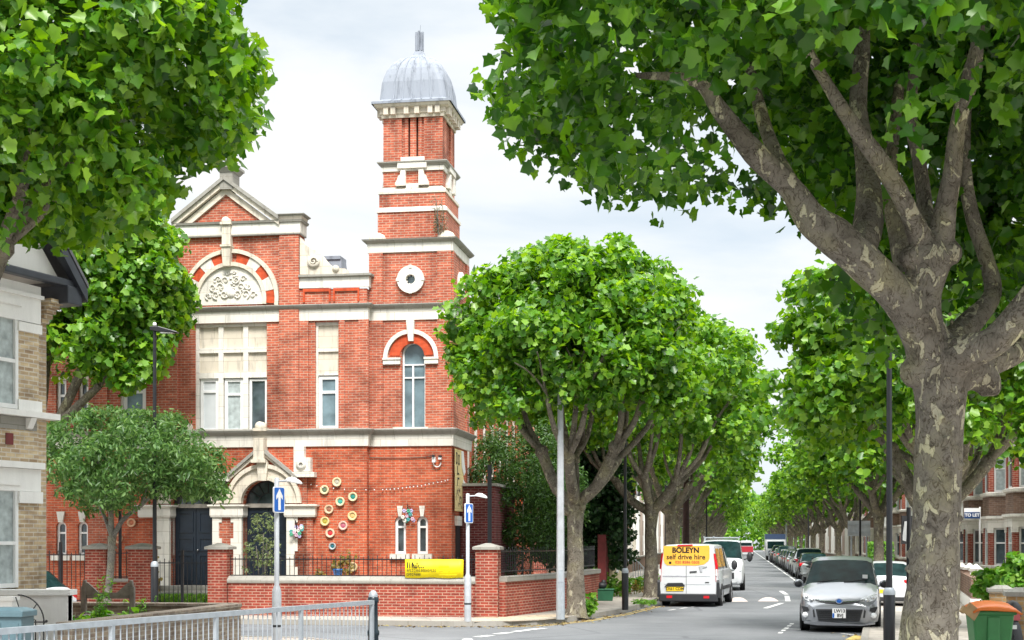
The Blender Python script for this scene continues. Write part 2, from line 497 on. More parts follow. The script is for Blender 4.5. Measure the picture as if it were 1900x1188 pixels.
    def wall(s, x0, x1, z0, z1, y0, y1, holes=(), mi=0):
        """holes: (hx0, hx1, hz0, hz1, arched)"""
        xs = sorted({x0, x1, *[min(max(h[i], x0), x1) for h in holes for i in (0, 1)]})
        zs = sorted({z0, z1, *[min(max(h[i], z0), z1) for h in holes for i in (2, 3)]})
        for j in range(len(zs) - 1):
            za, zb = zs[j], zs[j + 1]
            run = None
            for i in range(len(xs) - 1):
                xa, xb = xs[i], xs[i + 1]
                cxm, czm = (xa + xb) / 2, (za + zb) / 2
                inside = any(h[0] < cxm < h[1] and h[2] < czm < h[3] for h in holes)
                if not inside:
                    run = (run[0], xb) if run else (xa, xb)
                if inside or i == len(xs) - 2:
                    if run:
                        s.box(run[0], run[1], y0, y1, za, zb, mi)
                    run = None
        for h in holes:
            if len(h) > 4 and h[4]:
                r = (h[1] - h[0]) / 2
                s.spandrel((h[0] + h[1]) / 2, h[3] - r, r, h[3], y0, y1, 16, mi)
        return s

    def sweep(s, path, prof, mis=None, closed=False):
        """profile (out, z) swept along a plan path; out is to the right of travel"""
        n = len(path)
        cols = []
        for i, p in enumerate(path):
            def nrm(a, b):
                d = Vector((b[0] - a[0], b[1] - a[1])).normalized()
                return Vector((d.y, -d.x))
            if closed:
                n0, n1 = nrm(path[i - 1], p), nrm(p, path[(i + 1) % n])
            else:
                n0 = nrm(path[max(i - 1, 0)], path[max(i, 1)])
                n1 = nrm(path[min(i, n - 2)], path[min(i + 1, n - 1)])
            m = (n0 + n1)
            m = m / max(0.2, m.length_squared / 2)
            cols.append([(p[0] + m.x * o, p[1] + m.y * o, z) for o, z in prof])
        k = len(prof)
        vs = [q for c in cols for q in c]
        rngn = range(n) if closed else range(n - 1)
        for i in rngn:
            for j in range(k - 1):
                i2 = (i + 1) % n
                s.add([vs[i * k + j], vs[i2 * k + j], vs[i2 * k + j + 1], vs[i * k + j + 1]], [(0, 1, 2, 3)], mis[j] if mis else 0)
        if not closed:
            s.add(cols[0], [list(range(k))], mis[0] if mis else 0)
            s.add(cols[-1], [list(range(k))[::-1]], mis[0] if mis else 0)
        return s

    def bar(s, p0, p1, w, h=None, mi=0, up=(0, 0, 1)):
        p0, p1 = Vector(p0), Vector(p1)
        h = h or w
        d = (p1 - p0).normalized()
        u = Vector(up)
        if abs(d.dot(u)) > 0.98: u = Vector((0, 1, 0))
        x = d.cross(u).normalized(); z = x.cross(d)
        vs = []
        for p in (p0, p1):
            for a, b in ((-1, -1), (1, -1), (1, 1), (-1, 1)):
                vs.append(p + x * (a * w / 2) + z * (b * h / 2))
        s.add(vs, [(0, 3, 2, 1), (4, 5, 6, 7), (0, 1, 5, 4), (1, 2, 6, 5), (2, 3, 7, 6), (3, 0, 4, 7)], mi)
        return s

    def build(s, name, mats, parent=None, bevel=0.0, remesh=0.0, smooth=None):
        me = bpy.data.meshes.new(name)
        me.from_pydata(s.v, [], s.f)
        for m in (mats if isinstance(mats, (list, tuple)) else [mats]):
            me.materials.append(m)
        me.polygons.foreach_set('material_index', s.mi)
        me.polygons.foreach_set('use_smooth', [bool(x) if smooth is None else smooth for x in s.sm])
        me.update()
        o = bpy.data.objects.new(name, me)
        COL.objects.link(o)
        if remesh:
            md = o.modifiers.new('r', 'REMESH'); md.mode = 'VOXEL'; md.voxel_size = remesh; md.use_smooth_shade = True
            sm = o.modifiers.new('s', 'SMOOTH'); sm.iterations = 4
            dg = bpy.context.evaluated_depsgraph_get()
            me2 = bpy.data.meshes.new_from_object(o.evaluated_get(dg))
            o.modifiers.clear()
            o.data = me2
            me2.materials.clear()
            for m in (mats if isinstance(mats, (list, tuple)) else [mats]):
                me2.materials.append(m)
        else:
            boxuv(me)
            if bevel:
                md = o.modifiers.new('bevel', 'BEVEL'); md.width = bevel; md.segments = 2; md.limit_method = 'ANGLE'
        if parent is not None:
            o.parent = parent
        return o


def boxuv(me):
    """one metre of surface is one unit of UV, laid along each face"""
    nl = len(me.loops)
    if nl == 0: return
    co = np.empty(len(me.vertices) * 3); me.vertices.foreach_get('co', co); co = co.reshape(-1, 3)
    vi = np.empty(nl, int); me.loops.foreach_get('vertex_index', vi)
    nf = len(me.polygons)
    tot = np.empty(nf, int); me.polygons.foreach_get('loop_total', tot)
    nr = np.empty(nf * 3); me.polygons.foreach_get('normal', nr); nr = nr.reshape(-1, 3)
    n = np.repeat(nr, tot, axis=0)
    p = co[vi]
    flat = np.abs(n[:, 2]) > 0.75
    t = np.stack([-n[:, 1], n[:, 0]], 1)
    ln = np.linalg.norm(t, axis=1); ln[ln < 1e-6] = 1
    t /= ln[:, None]
    u = np.where(flat, p[:, 0], p[:, 0] * t[:, 0] + p[:, 1] * t[:, 1])
    v = np.where(flat, p[:, 1], p[:, 2])
    lay = me.uv_layers.new(name='UVMap')
    lay.data.foreach_set('uv', np.stack([u, v], 1).ravel())


def tag(o, label=None, cat=None, group=None, kind=None):
    if label: o['label'] = label
    if cat: o['category'] = cat
    if group: o['group'] = group
    if kind: o['kind'] = kind
    return o


def thing(name, loc=(0, 0, 0), rz=0.0, label=None, cat=None, group=None):
    o = bpy.data.objects.new(name, None)
    o.empty_display_size = 0.2
    COL.objects.link(o)
    o.location = loc
    o.rotation_euler = (0, 0, rz)
    return tag(o, label, cat, group)


def kids(o):
    return [c for c in o.children]


def copy_tree(o, parent=None):
    c = o.copy()
    COL.objects.link(c)
    if parent is not None: c.parent = parent
    for ch in kids(o):
        copy_tree(ch, c)
    return c


def text(name, body, size, mat_, parent, loc, rot, align='CENTER', bold=0.0, extrude=0.002, xs=1.0):
    cu = bpy.data.curves.new(name, 'FONT')
    cu.body = body
    cu.size = size
    cu.align_x = align
    cu.align_y = 'CENTER'
    cu.extrude = extrude
    cu.offset = bold
    cu.resolution_u = 3
    tmp = bpy.data.objects.new(name, cu)
    COL.objects.link(tmp)
    dg = bpy.context.evaluated_depsgraph_get()
    me = bpy.data.meshes.new_from_object(tmp.evaluated_get(dg))
    bpy.data.objects.remove(tmp)
    me.materials.clear()
    me.materials.append(mat_)
    o = bpy.data.objects.new(name, me)
    COL.objects.link(o)
    o.parent = parent
    o.location = loc
    o.rotation_euler = rot
    o.scale = (xs, 1, 1)
    return o


# ------------------------------------------------------------------ foliage
def tmpl(kind):
    if kind == 'maple':
        h = [(0.0, 0.0), (-0.08, 0.27), (0.06, 0.50), (0.26, 0.40), (0.50, 0.58), (0.62, 0.32), (0.78, 0.19), (1.0, 0.0)]
    elif kind == 'lobed':
        h = [(0.0, 0.0), (0.02, 0.5), (0.28, 0.3), (0.62, 0.5), (1.0, 0.0)]
    elif kind == 'quad':
        h = [(0.0, 0.0), (0.22, 0.46), (0.66, 0.42), (1.0, 0.0)]
    else:  # lance
        h = [(0.0, 0.0), (0.3, 0.17), (0.7, 0.14), (1.0, 0.0)]
    return h


def leaves(name, p, nrm, size, mats, parent, kind='lobed', droop=0.35, fold=0.24):
    """p: N leaf base points, nrm: leaf facing; every leaf is two halves folded along the midrib"""
    N_ = len(p)
    nrm = nrm / np.linalg.norm(nrm, axis=1)[:, None]
    t = rng.normal(size=(N_, 3)); t[:, 2] -= droop * 1.6
    t -= nrm * (t * nrm).sum(1)[:, None]
    t /= np.linalg.norm(t, axis=1)[:, None] + 1e-9
    b = np.cross(nrm, t)
    sz = size * rng.uniform(0.65, 1.25, N_)
    h = tmpl(kind)
    k = len(h)
    local = [(x, y, fold * y - 0.22 * x * x) for x, y in h] + [(x, -y, fold * y - 0.22 * x * x) for x, y in h[1:-1]]
    m = len(local)
    L = np.array(local)
    V = p[:, None, :] + sz[:, None, None] * (L[None, :, 0, None] * t[:, None, :] + L[None, :, 1, None] * b[:, None, :] + L[None, :, 2, None] * nrm[:, None, :])
    V = V.reshape(-1, 3)
    f1 = list(range(k))
    f2 = [0] + list(range(k, m))[::1] + [k - 1]
    f2 = f2[::-1]
    base = (np.arange(N_) * m)[:, None]
    idx = np.concatenate([base + np.array(f1)[None], base + np.array(f2)[None]], axis=1).ravel()
    me = bpy.data.meshes.new(name)
    me.vertices.add(len(V)); me.vertices.foreach_set('co', V.ravel().astype(np.float32))
    me.loops.add(len(idx)); me.loops.foreach_set('vertex_index', idx.astype(np.int32))
    nf = 2 * N_
    me.polygons.add(nf)
    me.polygons.foreach_set('loop_start', (np.arange(nf) * k).astype(np.int32))
    me.polygons.foreach_set('loop_total', np.full(nf, k, np.int32))
    me.update(calc_edges=True)
    me.validate()
    for mm in (mats if isinstance(mats, (list, tuple)) else [mats]):
        me.materials.append(mm)
    o = bpy.data.objects.new(name, me)
    COL.objects.link(o)
    if parent is not None: o.parent = parent
    return o


def unit(n):
    d = rng.normal(size=(n, 3))
    return d / np.linalg.norm(d, axis=1)[:, None]


def crown_points(c, r, ncl, nlf, rc, zmin=-0.45, ex=2.0, inner=0.22, keep=None, lump=0.13, seed=0):
    """shoots spread over a domed shell; every shoot carries a cap of leaves"""
    c, r = np.array(c, float), np.array(r, float)
    out_p, out_n = [], []
    d = unit(ncl * 3)
    d = d[d[:, 2] > zmin][:ncl]
    for i, u in enumerate(d):
        lo = (np.abs(u) ** ex).sum() ** (-1 / ex)
        lmp = 1 + lump * noise.noise(Vector((u[0] * 2.3 + seed, u[1] * 2.3, u[2] * 2.3))) * 2
        rad = rng.uniform(0.80, 1.0) if rng.random() > inner else rng.uniform(0.35, 0.75)
        q = c + u * lo * r * rad * lmp
        if keep is not None and not keep(q):
            continue
        n = int(nlf * rng.uniform(0.6, 1.4))
        e = unit(n)
        axis = u * 0.7 + np.array([0, 0, 0.45])
        e = e + axis * 0.75
        e /= np.linalg.norm(e, axis=1)[:, None]
        pr = rc * rng.uniform(0.4, 1.3, n)[:, None]
        pts = q + e * pr * np.array([1, 1, 0.8])
        nn = e * 0.55 + unit(n) * 0.8 + np.array([0, 0, 0.42])
        out_p.append(pts); out_n.append(nn)
    return np.concatenate(out_p), np.concatenate(out_n)
# ================================================================== the setting
def road_material():
    m, nt, n, l, b = _nt('asphalt')
    b.inputs['Roughness'].default_value = 0.85
    b.inputs['Specular IOR Level'].default_value = 0.3
    tc = n.new('ShaderNodeTexCoord')
    a = n.new('ShaderNodeTexNoise'); a.inputs['Scale'].default_value = 0.22; a.inputs['Detail'].default_value = 9; a.inputs['Roughness'].default_value = 0.7
    g = n.new('ShaderNodeTexNoise'); g.inputs['Scale'].default_value = 60; g.inputs['Detail'].default_value = 3
    l.new(tc.outputs['Object'], a.inputs['Vector']); l.new(tc.outputs['Object'], g.inputs['Vector'])
    r1 = _ramp(n, [(0.30, (0.095, 0.100, 0.108)), (0.42, (0.145, 0.152, 0.162)), (0.7, (0.215, 0.222, 0.232))])
    r2 = _ramp(n, [(0.3, (0.72, 0.72, 0.72)), (0.7, (1.2, 1.2, 1.2))])
    l.new(a.outputs['Fac'], r1.inputs['Fac']); l.new(g.outputs['Fac'], r2.inputs['Fac'])
    mx = n.new('ShaderNodeMix'); mx.data_type = 'RGBA'; mx.blend_type = 'MULTIPLY'; mx.inputs['Factor'].default_value = 1
    l.new(r1.outputs['Color'], mx.inputs['A']); l.new(r2.outputs['Color'], mx.inputs['B'])
    # tar seams and patches
    v = n.new('ShaderNodeTexVoronoi'); v.feature = 'DISTANCE_TO_EDGE'; v.inputs['Scale'].default_value = 0.16
    l.new(tc.outputs['Object'], v.inputs['Vector'])
    r3 = _ramp(n, [(0.003, (0.72, 0.72, 0.74)), (0.008, (1, 1, 1))])
    l.new(v.outputs['Distance'], r3.inputs['Fac'])
    m2 = n.new('ShaderNodeMix'); m2.data_type = 'RGBA'; m2.blend_type = 'MULTIPLY'; m2.inputs['Factor'].default_value = 1
    l.new(mx.outputs['Result'], m2.inputs['A']); l.new(r3.outputs['Color'], m2.inputs['B'])
    l.new(m2.outputs['Result'], b.inputs['Base Color'])
    bp = n.new('ShaderNodeBump'); bp.inputs['Strength'].default_value = 0.25; bp.inputs['Distance'].default_value = 0.01
    l.new(g.outputs['Fac'], bp.inputs['Height']); l.new(bp.outputs['Normal'], b.inputs['Normal'])
    return m


def paving_material(name, col, slab=0.6):
    m, nt, n, l, b = _nt(name)
    b.inputs['Roughness'].default_value = 0.9
    b.inputs['Specular IOR Level'].default_value = 0.25
    tc = n.new('ShaderNodeTexCoord')
    bt = n.new('ShaderNodeTexBrick')
    bt.inputs['Scale'].default_value = 1
    bt.inputs['Brick Width'].default_value = slab * 1.5
    bt.inputs['Row Height'].default_value = slab
    bt.inputs['Mortar Size'].default_value = 0.012
    bt.inputs['Color1'].default_value = (*col, 1)
    bt.inputs['Color2'].default_value = (*[c * 0.86 for c in col], 1)
    bt.inputs['Mortar'].default_value = (*[c * 0.5 for c in col], 1)
    mp = n.new('ShaderNodeMapping'); mp.inputs['Rotation'].default_value = (0, 0, -SA)
    l.new(tc.outputs['Object'], mp.inputs['Vector']); l.new(mp.outputs['Vector'], bt.inputs['Vector'])
    a = n.new('ShaderNodeTexNoise'); a.inputs['Scale'].default_value = 0.8; a.inputs['Detail'].default_value = 8; a.inputs['Roughness'].default_value = 0.7
    l.new(tc.outputs['Object'], a.inputs['Vector'])
    r = _ramp(n, [(0.3, (0.7, 0.69, 0.67)), (0.65, (1.1, 1.1, 1.08))])
    l.new(a.outputs['Fac'], r.inputs['Fac'])
    mx = n.new('ShaderNodeMix'); mx.data_type = 'RGBA'; mx.blend_type = 'MULTIPLY'; mx.inputs['Factor'].default_value = 1
    l.new(bt.outputs['Color'], mx.inputs['A']); l.new(r.outputs['Color'], mx.inputs['B'])
    l.new(mx.outputs['Result'], b.inputs['Base Color'])
    return m


M['asphalt'] = road_material()
M['paving'] = paving_material('paving_slabs', (0.46, 0.42, 0.38))
M['paving_tactile'] = paving_material('buff_paving', (0.60, 0.50, 0.38), 0.4)
M['kerb'] = stone('kerb_stone', (0.33, 0.31, 0.28), amount=0.5)
M['paint'] = mat('road_paint', (0.66, 0.66, 0.65), 0.8, var=0.2, scale=18)
M['hump'] = mat('hump_paint', (0.62, 0.52, 0.48), 0.8, var=0.2, scale=10)

mb = MB()
mb.add([(-500, -60, 0), (500, -60, 0), (500, 900, 0), (-500, 900, 0)], [(0, 1, 2, 3)])
tag(mb.build('road', M['asphalt']), kind='structure')


def slab(name, pts, z0, z1, m):
    b_ = MB()
    b_.prism([(p[0], p[1]) for p in pts], z0, z1, 0, 'z')
    return tag(b_.build(name, m), kind='structure')


PZ = 0.12
kl = [S(-90, 34.6), S(-8.9, 34.6), S(-6.9, 34.45), S(-5.9, 34.7), S(-5.0, 35.5), S(-4.25, 37.5), S(-3.5, 41), S(-2.85, 46.5), S(-2.85, 60), S(-2.9, 420)]
slab('pavement', kl + [S(-200, 420), S(-200, 34.6)], 0.0, PZ, M['paving'])
kr = [S(-1.6, -12), S(0.55, 10), S(1.6, 21), S(2.75, 33), S(3.9, 45), S(4.8, 54.5), S(5.0, 60), S(5.0, 420)]
slab('pavement', kr + [S(200, 420), S(200, -12)], 0.0, PZ, M['paving'])
kn = [N(-9.3, -15), N(-9.3, 22.0), N(-9.6, 24.3), N(-10.4, 26.2), N(-11.6, 27.3), S(-16, 29.2), S(-90, 29.2)]
slab('pavement', kn + [S(-90, -20)], 0.0, PZ, M['paving'])
tac = [G(880, 1146.5, PZ), G(1010, 1141, PZ), G(1075, 1138, PZ), G(1052, 1146, PZ), G(1000, 1151, PZ), G(950, 1153, PZ), G(880, 1154, PZ)]
slab('pavement', tac, PZ, PZ + 0.006, M['paving_tactile'])


def kerbline(pts, side):
    b_ = MB()
    pr = [(0.012, 0.0), (0.008, PZ + 0.012), (-0.14, PZ + 0.014), (-0.14, PZ - 0.01)]
    if side < 0:
        pts = pts[::-1]
    b_.sweep([(p.x, p.y) for p in pts], pr)
    tag(b_.build('kerb', M['kerb']), kind='structure')


kerbline(kl, 1)
kerbline(kr, -1)
kerbline(kn, 1)

# painted markings, a few millimetres above the asphalt
mk = MB()


def paint_px(mbx, pts, z=0.006, mi=0):
    w = [G(x, y, z) for x, y in pts]
    mbx.add(w, [list(range(len(w)))], mi)


def stripe(mbx, a, b_, w, z=0.006, mi=0):
    a, b_ = Vector(a), Vector(b_)
    d = (b_ - a); d.z = 0; d.normalize()
    n_ = Vector((-d.y, d.x, 0)) * w / 2
    mbx.add([(a + n_).to_tuple()[:2] + (z,), (a - n_).to_tuple()[:2] + (z,), (b_ - n_).to_tuple()[:2] + (z,), (b_ + n_).to_tuple()[:2] + (z,)], [(0, 1, 2, 3)], mi)


for x0, y0, x1, y1 in ((884, 1182.5, 912, 1179.5), (920, 1177, 947, 1174), (954, 1172.5, 980, 1169.7), (979, 1169, 1010, 1166.3)):
    stripe(mk, G(x0, y0), G(x1, y1), 0.22)
paint_px(mk, [(856, 1190), (858, 1186), (866, 1184.5), (876, 1185.5), (880, 1190)])
stripe(mk, S(2.95, 54), S(2.95, 330), 0.11)
stripe(mk, N(-0.15 - 2.0, 36.0), S(2.95, 54), 0.10)
for q in range(5):
    stripe(mk, N(-2.55, 33.0 + q * 0.9), N(-2.55, 33.45 + q * 0.9), 0.10)
stripe(mk, G(1453, 1167), G(1500, 1169), 0.10)
stripe(mk, G(1561, 1176), G(1604, 1181), 0.10)
stripe(mk, G(1420, 1129), G(1451, 1119.5), 0.16)
stripe(mk, G(1462, 1116), G(1460, 1106), 0.18)
stripe(mk, G(1459, 1103.5), G(1449, 1097), 0.18)
for b0 in range(58, 300, 14):
    stripe(mk, S(0.2, b0 + 6), S(0.2, b0 + 9), 0.10)
for k in range(7):
    p0, p1 = G(1240, 1133), G(1376, 1113)
    stripe(mk, p0.lerp(p1, k / 7), p0.lerp(p1, k / 7 + 0.08), 0.10)
tag(mk.build('road_markings', M['paint']), kind='structure')
yl = MB()
ky = [S(-5.75, 34.45), S(-4.8, 35.3), S(-4.0, 37.4), S(-3.25, 41), S(-2.6, 46.5)]
for i in range(len(ky) - 1):
    stripe(yl, ky[i], ky[i + 1], 0.07)
    o_ = Vector((0.14, -0.1, 0))
    stripe(yl, ky[i] + o_, ky[i + 1] + o_, 0.07)
stripe(yl, G(1590, 1188), G(1606, 1180), 0.5)
tag(yl.build('road_markings', M['yline']), kind='structure')


def hump(name, cpts, zt):
    """a low speed cushion with a chamfered edge"""
    lo = [G(x, y, 0.0) for x, y in cpts]
    c = sum(lo, Vector()) / len(lo)
    hi = [c + (p - c) * 0.72 for p in lo]
    b_ = MB()
    n_ = len(lo)
    vs = [(p.x, p.y, 0.002) for p in lo] + [(p.x, p.y, zt) for p in hi]
    b_.add(vs, [[i, (i + 1) % n_, (i + 1) % n_ + n_, i + n_] for i in range(n_)] + [list(range(n_, 2 * n_))])
    return tag(b_.build(name, M['hump']), kind='structure')


hump('road_hump', [(1406, 1116), (1445, 1116), (1440, 1112.5), (1430, 1110), (1420, 1110), (1411, 1112.5)], 0.05)
hump('road_hump', [(1350, 1117), (1388, 1116.5), (1382, 1112), (1374, 1110), (1362, 1110.5), (1354, 1113)], 0.05)

# ------------------------------------------------------------------ sky, sun, camera
w = bpy.data.worlds.new('World')
scn.world = w
w.use_nodes = True
nt = w.node_tree
n, l = nt.nodes, nt.links
bg = n['Background']
sky = n.new('ShaderNodeTexSky')
sky.sky_type = 'NISHITA'
sky.sun_disc = False
SUN_EL, SUN_AZ = R(52), R(173)                 # azimuth from +Y towards +X: behind the viewer, to the right
sky.sun_elevation = SUN_EL
sky.sun_rotation = SUN_AZ
sky.air_density = 1.0
sky.dust_density = 1.5
tc = n.new('ShaderNodeTexCoord')
mp = n.new('ShaderNodeMapping'); mp.inputs['Scale'].default_value = (1.0, 1.0, 3.2)
l.new(tc.outputs['Generated'], mp.inputs['Vector'])
nz = n.new('ShaderNodeTexNoise'); nz.inputs['Scale'].default_value = 3.4; nz.inputs['Detail'].default_value = 7; nz.inputs['Roughness'].default_value = 0.52; nz.inputs['Distortion'].default_value = 0.3
l.new(mp.outputs['Vector'], nz.inputs['Vector'])
cover = _ramp(n, [(0.33, (0.74, 0.74, 0.74)), (0.52, (0.97, 0.97, 0.97))])
l.new(nz.outputs['Fac'], cover.inputs['Fac'])
tone = _ramp(n, [(0.30, (0.68, 0.775, 0.85)), (0.47, (0.84, 0.90, 0.945)), (0.64, (1.0, 1.0, 1.0))])
l.new(nz.outputs['Fac'], tone.inputs['Fac'])
sc_ = n.new('ShaderNodeMix'); sc_.data_type = 'RGBA'; sc_.blend_type = 'MULTIPLY'; sc_.inputs['Factor'].default_value = 1
l.new(tone.outputs['Color'], sc_.inputs['A'])
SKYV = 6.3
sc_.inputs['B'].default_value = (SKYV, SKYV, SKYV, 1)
mx = n.new('ShaderNodeMix'); mx.data_type = 'RGBA'
l.new(cover.outputs['Color'], mx.inputs['Factor'])
l.new(sky.outputs['Color'], mx.inputs['A'])
# thin cloud is brightest overhead, as under any overcast sky
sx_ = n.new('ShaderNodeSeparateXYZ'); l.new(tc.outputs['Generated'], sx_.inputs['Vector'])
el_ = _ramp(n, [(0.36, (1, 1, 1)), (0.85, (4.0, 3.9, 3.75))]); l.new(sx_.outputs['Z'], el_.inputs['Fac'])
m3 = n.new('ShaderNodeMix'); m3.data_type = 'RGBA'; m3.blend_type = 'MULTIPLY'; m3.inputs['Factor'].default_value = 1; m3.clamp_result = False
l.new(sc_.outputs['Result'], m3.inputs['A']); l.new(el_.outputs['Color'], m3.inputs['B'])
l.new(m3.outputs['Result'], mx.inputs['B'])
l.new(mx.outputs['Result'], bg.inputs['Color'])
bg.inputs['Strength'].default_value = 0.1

sl = bpy.data.lights.new('sun', 'SUN')
sl.energy = 3.0
sl.angle = R(16)
sl.color = (1.0, 0.965, 0.91)
so = bpy.data.objects.new('sun', sl)
COL.objects.link(so)
dv = Vector((math.sin(SUN_AZ) * math.cos(SUN_EL), math.cos(SUN_AZ) * math.cos(SUN_EL), math.sin(SUN_EL)))
so.rotation_euler = dv.to_track_quat('Z', 'Y').to_euler()

cam = bpy.data.cameras.new('camera')
cam.sensor_width = 36
cam.lens = 36 * F / 1900
cam.shift_x = 0.0
cam.shift_y = (HY - 594) / 1900
cam.clip_start = 0.3
cam.clip_end = 3000
co = bpy.data.objects.new('camera', cam)
COL.objects.link(co)
co.location = (0, 0, EH)
co.rotation_euler = (R(90), 0, 0)
scn.camera = co
scn.view_settings.view_transform = 'Standard'
scn.view_settings.look = 'None'
scn.view_settings.exposure = 0.78
scn.view_settings.gamma = 1.0
scn.view_settings.use_curve_mapping = False
scn.cycles.use_denoising = True
scn.cycles.max_bounces = 8
# ================================================================== the brick hall
HC = at(838, 42.0)
c9, s9 = math.cos(SA), math.sin(SA)


def FP(px, py, ly=0.0):
    """photo pixel -> (x, z) on the hall's front plane set back by ly, in the hall's own frame"""
    t = (px - CX) / F
    lx = (t * (HC.y + ly * c9) - HC.x - ly * s9) / (c9 + t * s9)
    Y = HC.y - lx * s9 + ly * c9
    return lx, EH + (HY - py) / F * Y


def fx(px, ly=0.0): return FP(px, 0, ly)[0]
def fz(py, px=760, ly=0.0): return FP(px, py, ly)[1]


hall = thing('town_hall', (HC.x, HC.y, 0), -SA, 'tall red brick hall with stone bands, gabled front and a domed corner tower', 'building')
BR, ST, SG = M['brick'], M['stone'], M['stone_grey']
WF = M['white']


def window(px0, px1, py0, py1, ly, arch=False, trans=(), mull=(), fw=0.06, pane='glass', frame='white', depth=0.16, name='window', parent=None, label=None):
    """frame part with its pane, set in an opening given by photo pixels on the front plane"""
    cxp = (px0 + px1) / 2
    x0, x1, z1, z0 = fx(px0, ly), fx(px1, ly), fz(py0, cxp, ly), fz(py1, cxp, ly)
    return window_m(x0, x1, z0, z1, ly + depth, arch, [fz(t, cxp, ly) for t in trans], [fx(m_, ly) for m_ in mull], fw, pane, frame, name, parent or hall, label)


def window_m(x0, x1, z0, z1, y, arch=False, trans=(), mull=(), fw=0.06, pane='glass', frame='white', name='window', parent=None, label=None):
    f = MB()
    y0, y1 = y - 0.05, y + 0.02
    f.box(x0, x0 + fw, y0, y1, z0, z1 - ((x1 - x0) / 2 if arch else 0))
    f.box(x1 - fw, x1, y0, y1, z0, z1 - ((x1 - x0) / 2 if arch else 0))
    f.box(x0 + fw, x1 - fw, y0 + .002, y1, z0, z0 + fw)
    if arch:
        r = (x1 - x0) / 2
        f.ring((x0 + x1) / 2, z1 - r, r - fw, r, 0, 180, y0, y1, 16)
    else:
        f.box(x0 + fw, x1 - fw, y0 + .002, y1, z1 - fw, z1)
    for t in trans:
        f.box(x0 + fw, x1 - fw, y0 + .004, y1, t - fw * .4, t + fw * .4)
    for m_ in mull:
        f.box(m_ - fw * .3, m_ + fw * .3, y0 + .006, y1 - .004, z0 + fw, z1 - fw)
    o = f.build(name, M[frame], parent)
    if label: o['label'] = label
    g = MB()
    if arch:
        r = (x1 - x0) / 2 - fw * .5
        cx, zs = (x0 + x1) / 2, z1 - (x1 - x0) / 2
        g.prism([(cx - r, z0 + fw * .5), (cx + r, z0 + fw * .5)] + [(cx + r * math.cos(R(a)), zs + r * math.sin(R(a))) for a in range(0, 181, 15)], y, y + 0.012)
    else:
        g.box(x0 + fw * .5, x1 - fw * .5, y, y + .012, z0 + fw * .5, z1 - fw * .5)
    g.build('pane', M[pane], o)
    return o


ZG = 0.35
MY = -0.28                                    # main block stands a little in front of the tower
XT = fx(685)                                  # tower's left edge
XL = fx(163, MY)                              # main block's left edge
XE = fx(-60, MY)
Z2a, Z2b, Z2c = fz(797), fz(807), fz(828)
Z3a, Z3b, Z3c = fz(565), fz(573), fz(594)

# ---- main front wall with its openings
bigw = (fx(362, MY), fx(495, MY), fz(803, 428, MY), fz(598, 428, MY))
bayw = (fx(585, MY), fx(628, MY), fz(797, 606, MY), fz(597, 606, MY))
bayl = (fx(222, MY), fx(271, MY), fz(797, 246, MY), fz(597, 246, MY))
DZ = ZG + 0.42                                # door sill
rd = (fx(451, MY), fx(534, MY), DZ, fz(891, 492, MY), True)
ld = (fx(317, MY), fx(397, MY), DZ, fz(893, 357, MY), True)
slims = [(104, 123, 968, 1030), (144, 163, 968, 1030)]
ups = [(104, 123, 706, 790), (145, 164, 706, 790)]
holes = [bigw + (False,), bayw + (False,), bayl + (False,), rd, ld]
for s_ in slims: holes.append((fx(s_[0], MY), fx(s_[1], MY), fz(s_[3], 113, MY), fz(s_[2], 113, MY), True))
for s_ in ups: holes.append((fx(s_[0], MY), fx(s_[1], MY), fz(s_[3], 113, MY), fz(s_[2], 113, MY), False))
lun_c = (fx(429, MY), fz(572, 429, MY) + 0.02)
lr_in = (fx(491, MY) - fx(367, MY)) / 2
ZGT = fz(414, 429, MY)                        # top of the square part of the gable block
GX0, GX1 = fx(331, MY), fx(556, MY)
wl = MB()
low = [h for h in holes if h[3] < Z2c]
wl.wall(XE, XT, ZG - 0.5, Z2c, MY, MY + 0.4, low)
wl.build('wall', M['brick_bright'], hall)
wu = MB()
up_ = [h for h in holes if h[3] >= Z2c]
wu.wall(XE, XT, Z2c, Z3c, MY, MY + 0.4, up_)
wu.wall(GX0, GX1, Z3c, ZGT, MY, MY + 0.5)
par_top = fz(537, 620, MY)
wu.wall(GX1, XT, Z3c, par_top, MY, MY + 0.35)
wu.wall(XL, GX0, Z3c, par_top, MY, MY + 0.35)
wu.build('wall', BR, hall)
# dark sheet a little behind the windows: interior shade put into its colour
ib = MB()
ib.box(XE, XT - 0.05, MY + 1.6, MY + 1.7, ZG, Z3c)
ib.build('dark_backing', M['plastic_dark'], hall)

# pilasters: broad flat strips standing proud
class Each(MB):
    def box(s_, *a, **k):
        MB().box(*a, **k).build('pilaster', BR, hall)


pil = Each()
for a, b_, y_ in ((520, 556, MY - 0.11), (295, 331, MY - 0.11)):
    pil.box(fx(a, MY), fx(b_, MY), y_, MY + .01, Z2a, ZGT - 0.02)
for a, b_ in ((630, 640), (666, 684.5)):
    pil.box(fx(a, MY), fx(b_, MY) , MY - 0.05, MY + .01, Z2a, Z3c)
pil.box(fx(556, MY) + .003, fx(573, MY), MY - 0.05, MY + .01, Z2a, Z3c)
pil.box(fx(166, MY), fx(200, MY), MY - 0.045, MY + .01, ZG, Z2c)
pil.box(fx(166, MY), fx(200, MY), MY - 0.045, MY + .01, Z2a, Z3c)
pil.box(fx(536, MY), fx(571, MY), MY - 0.1, MY + .01, ZG, fz(886, 560, MY))
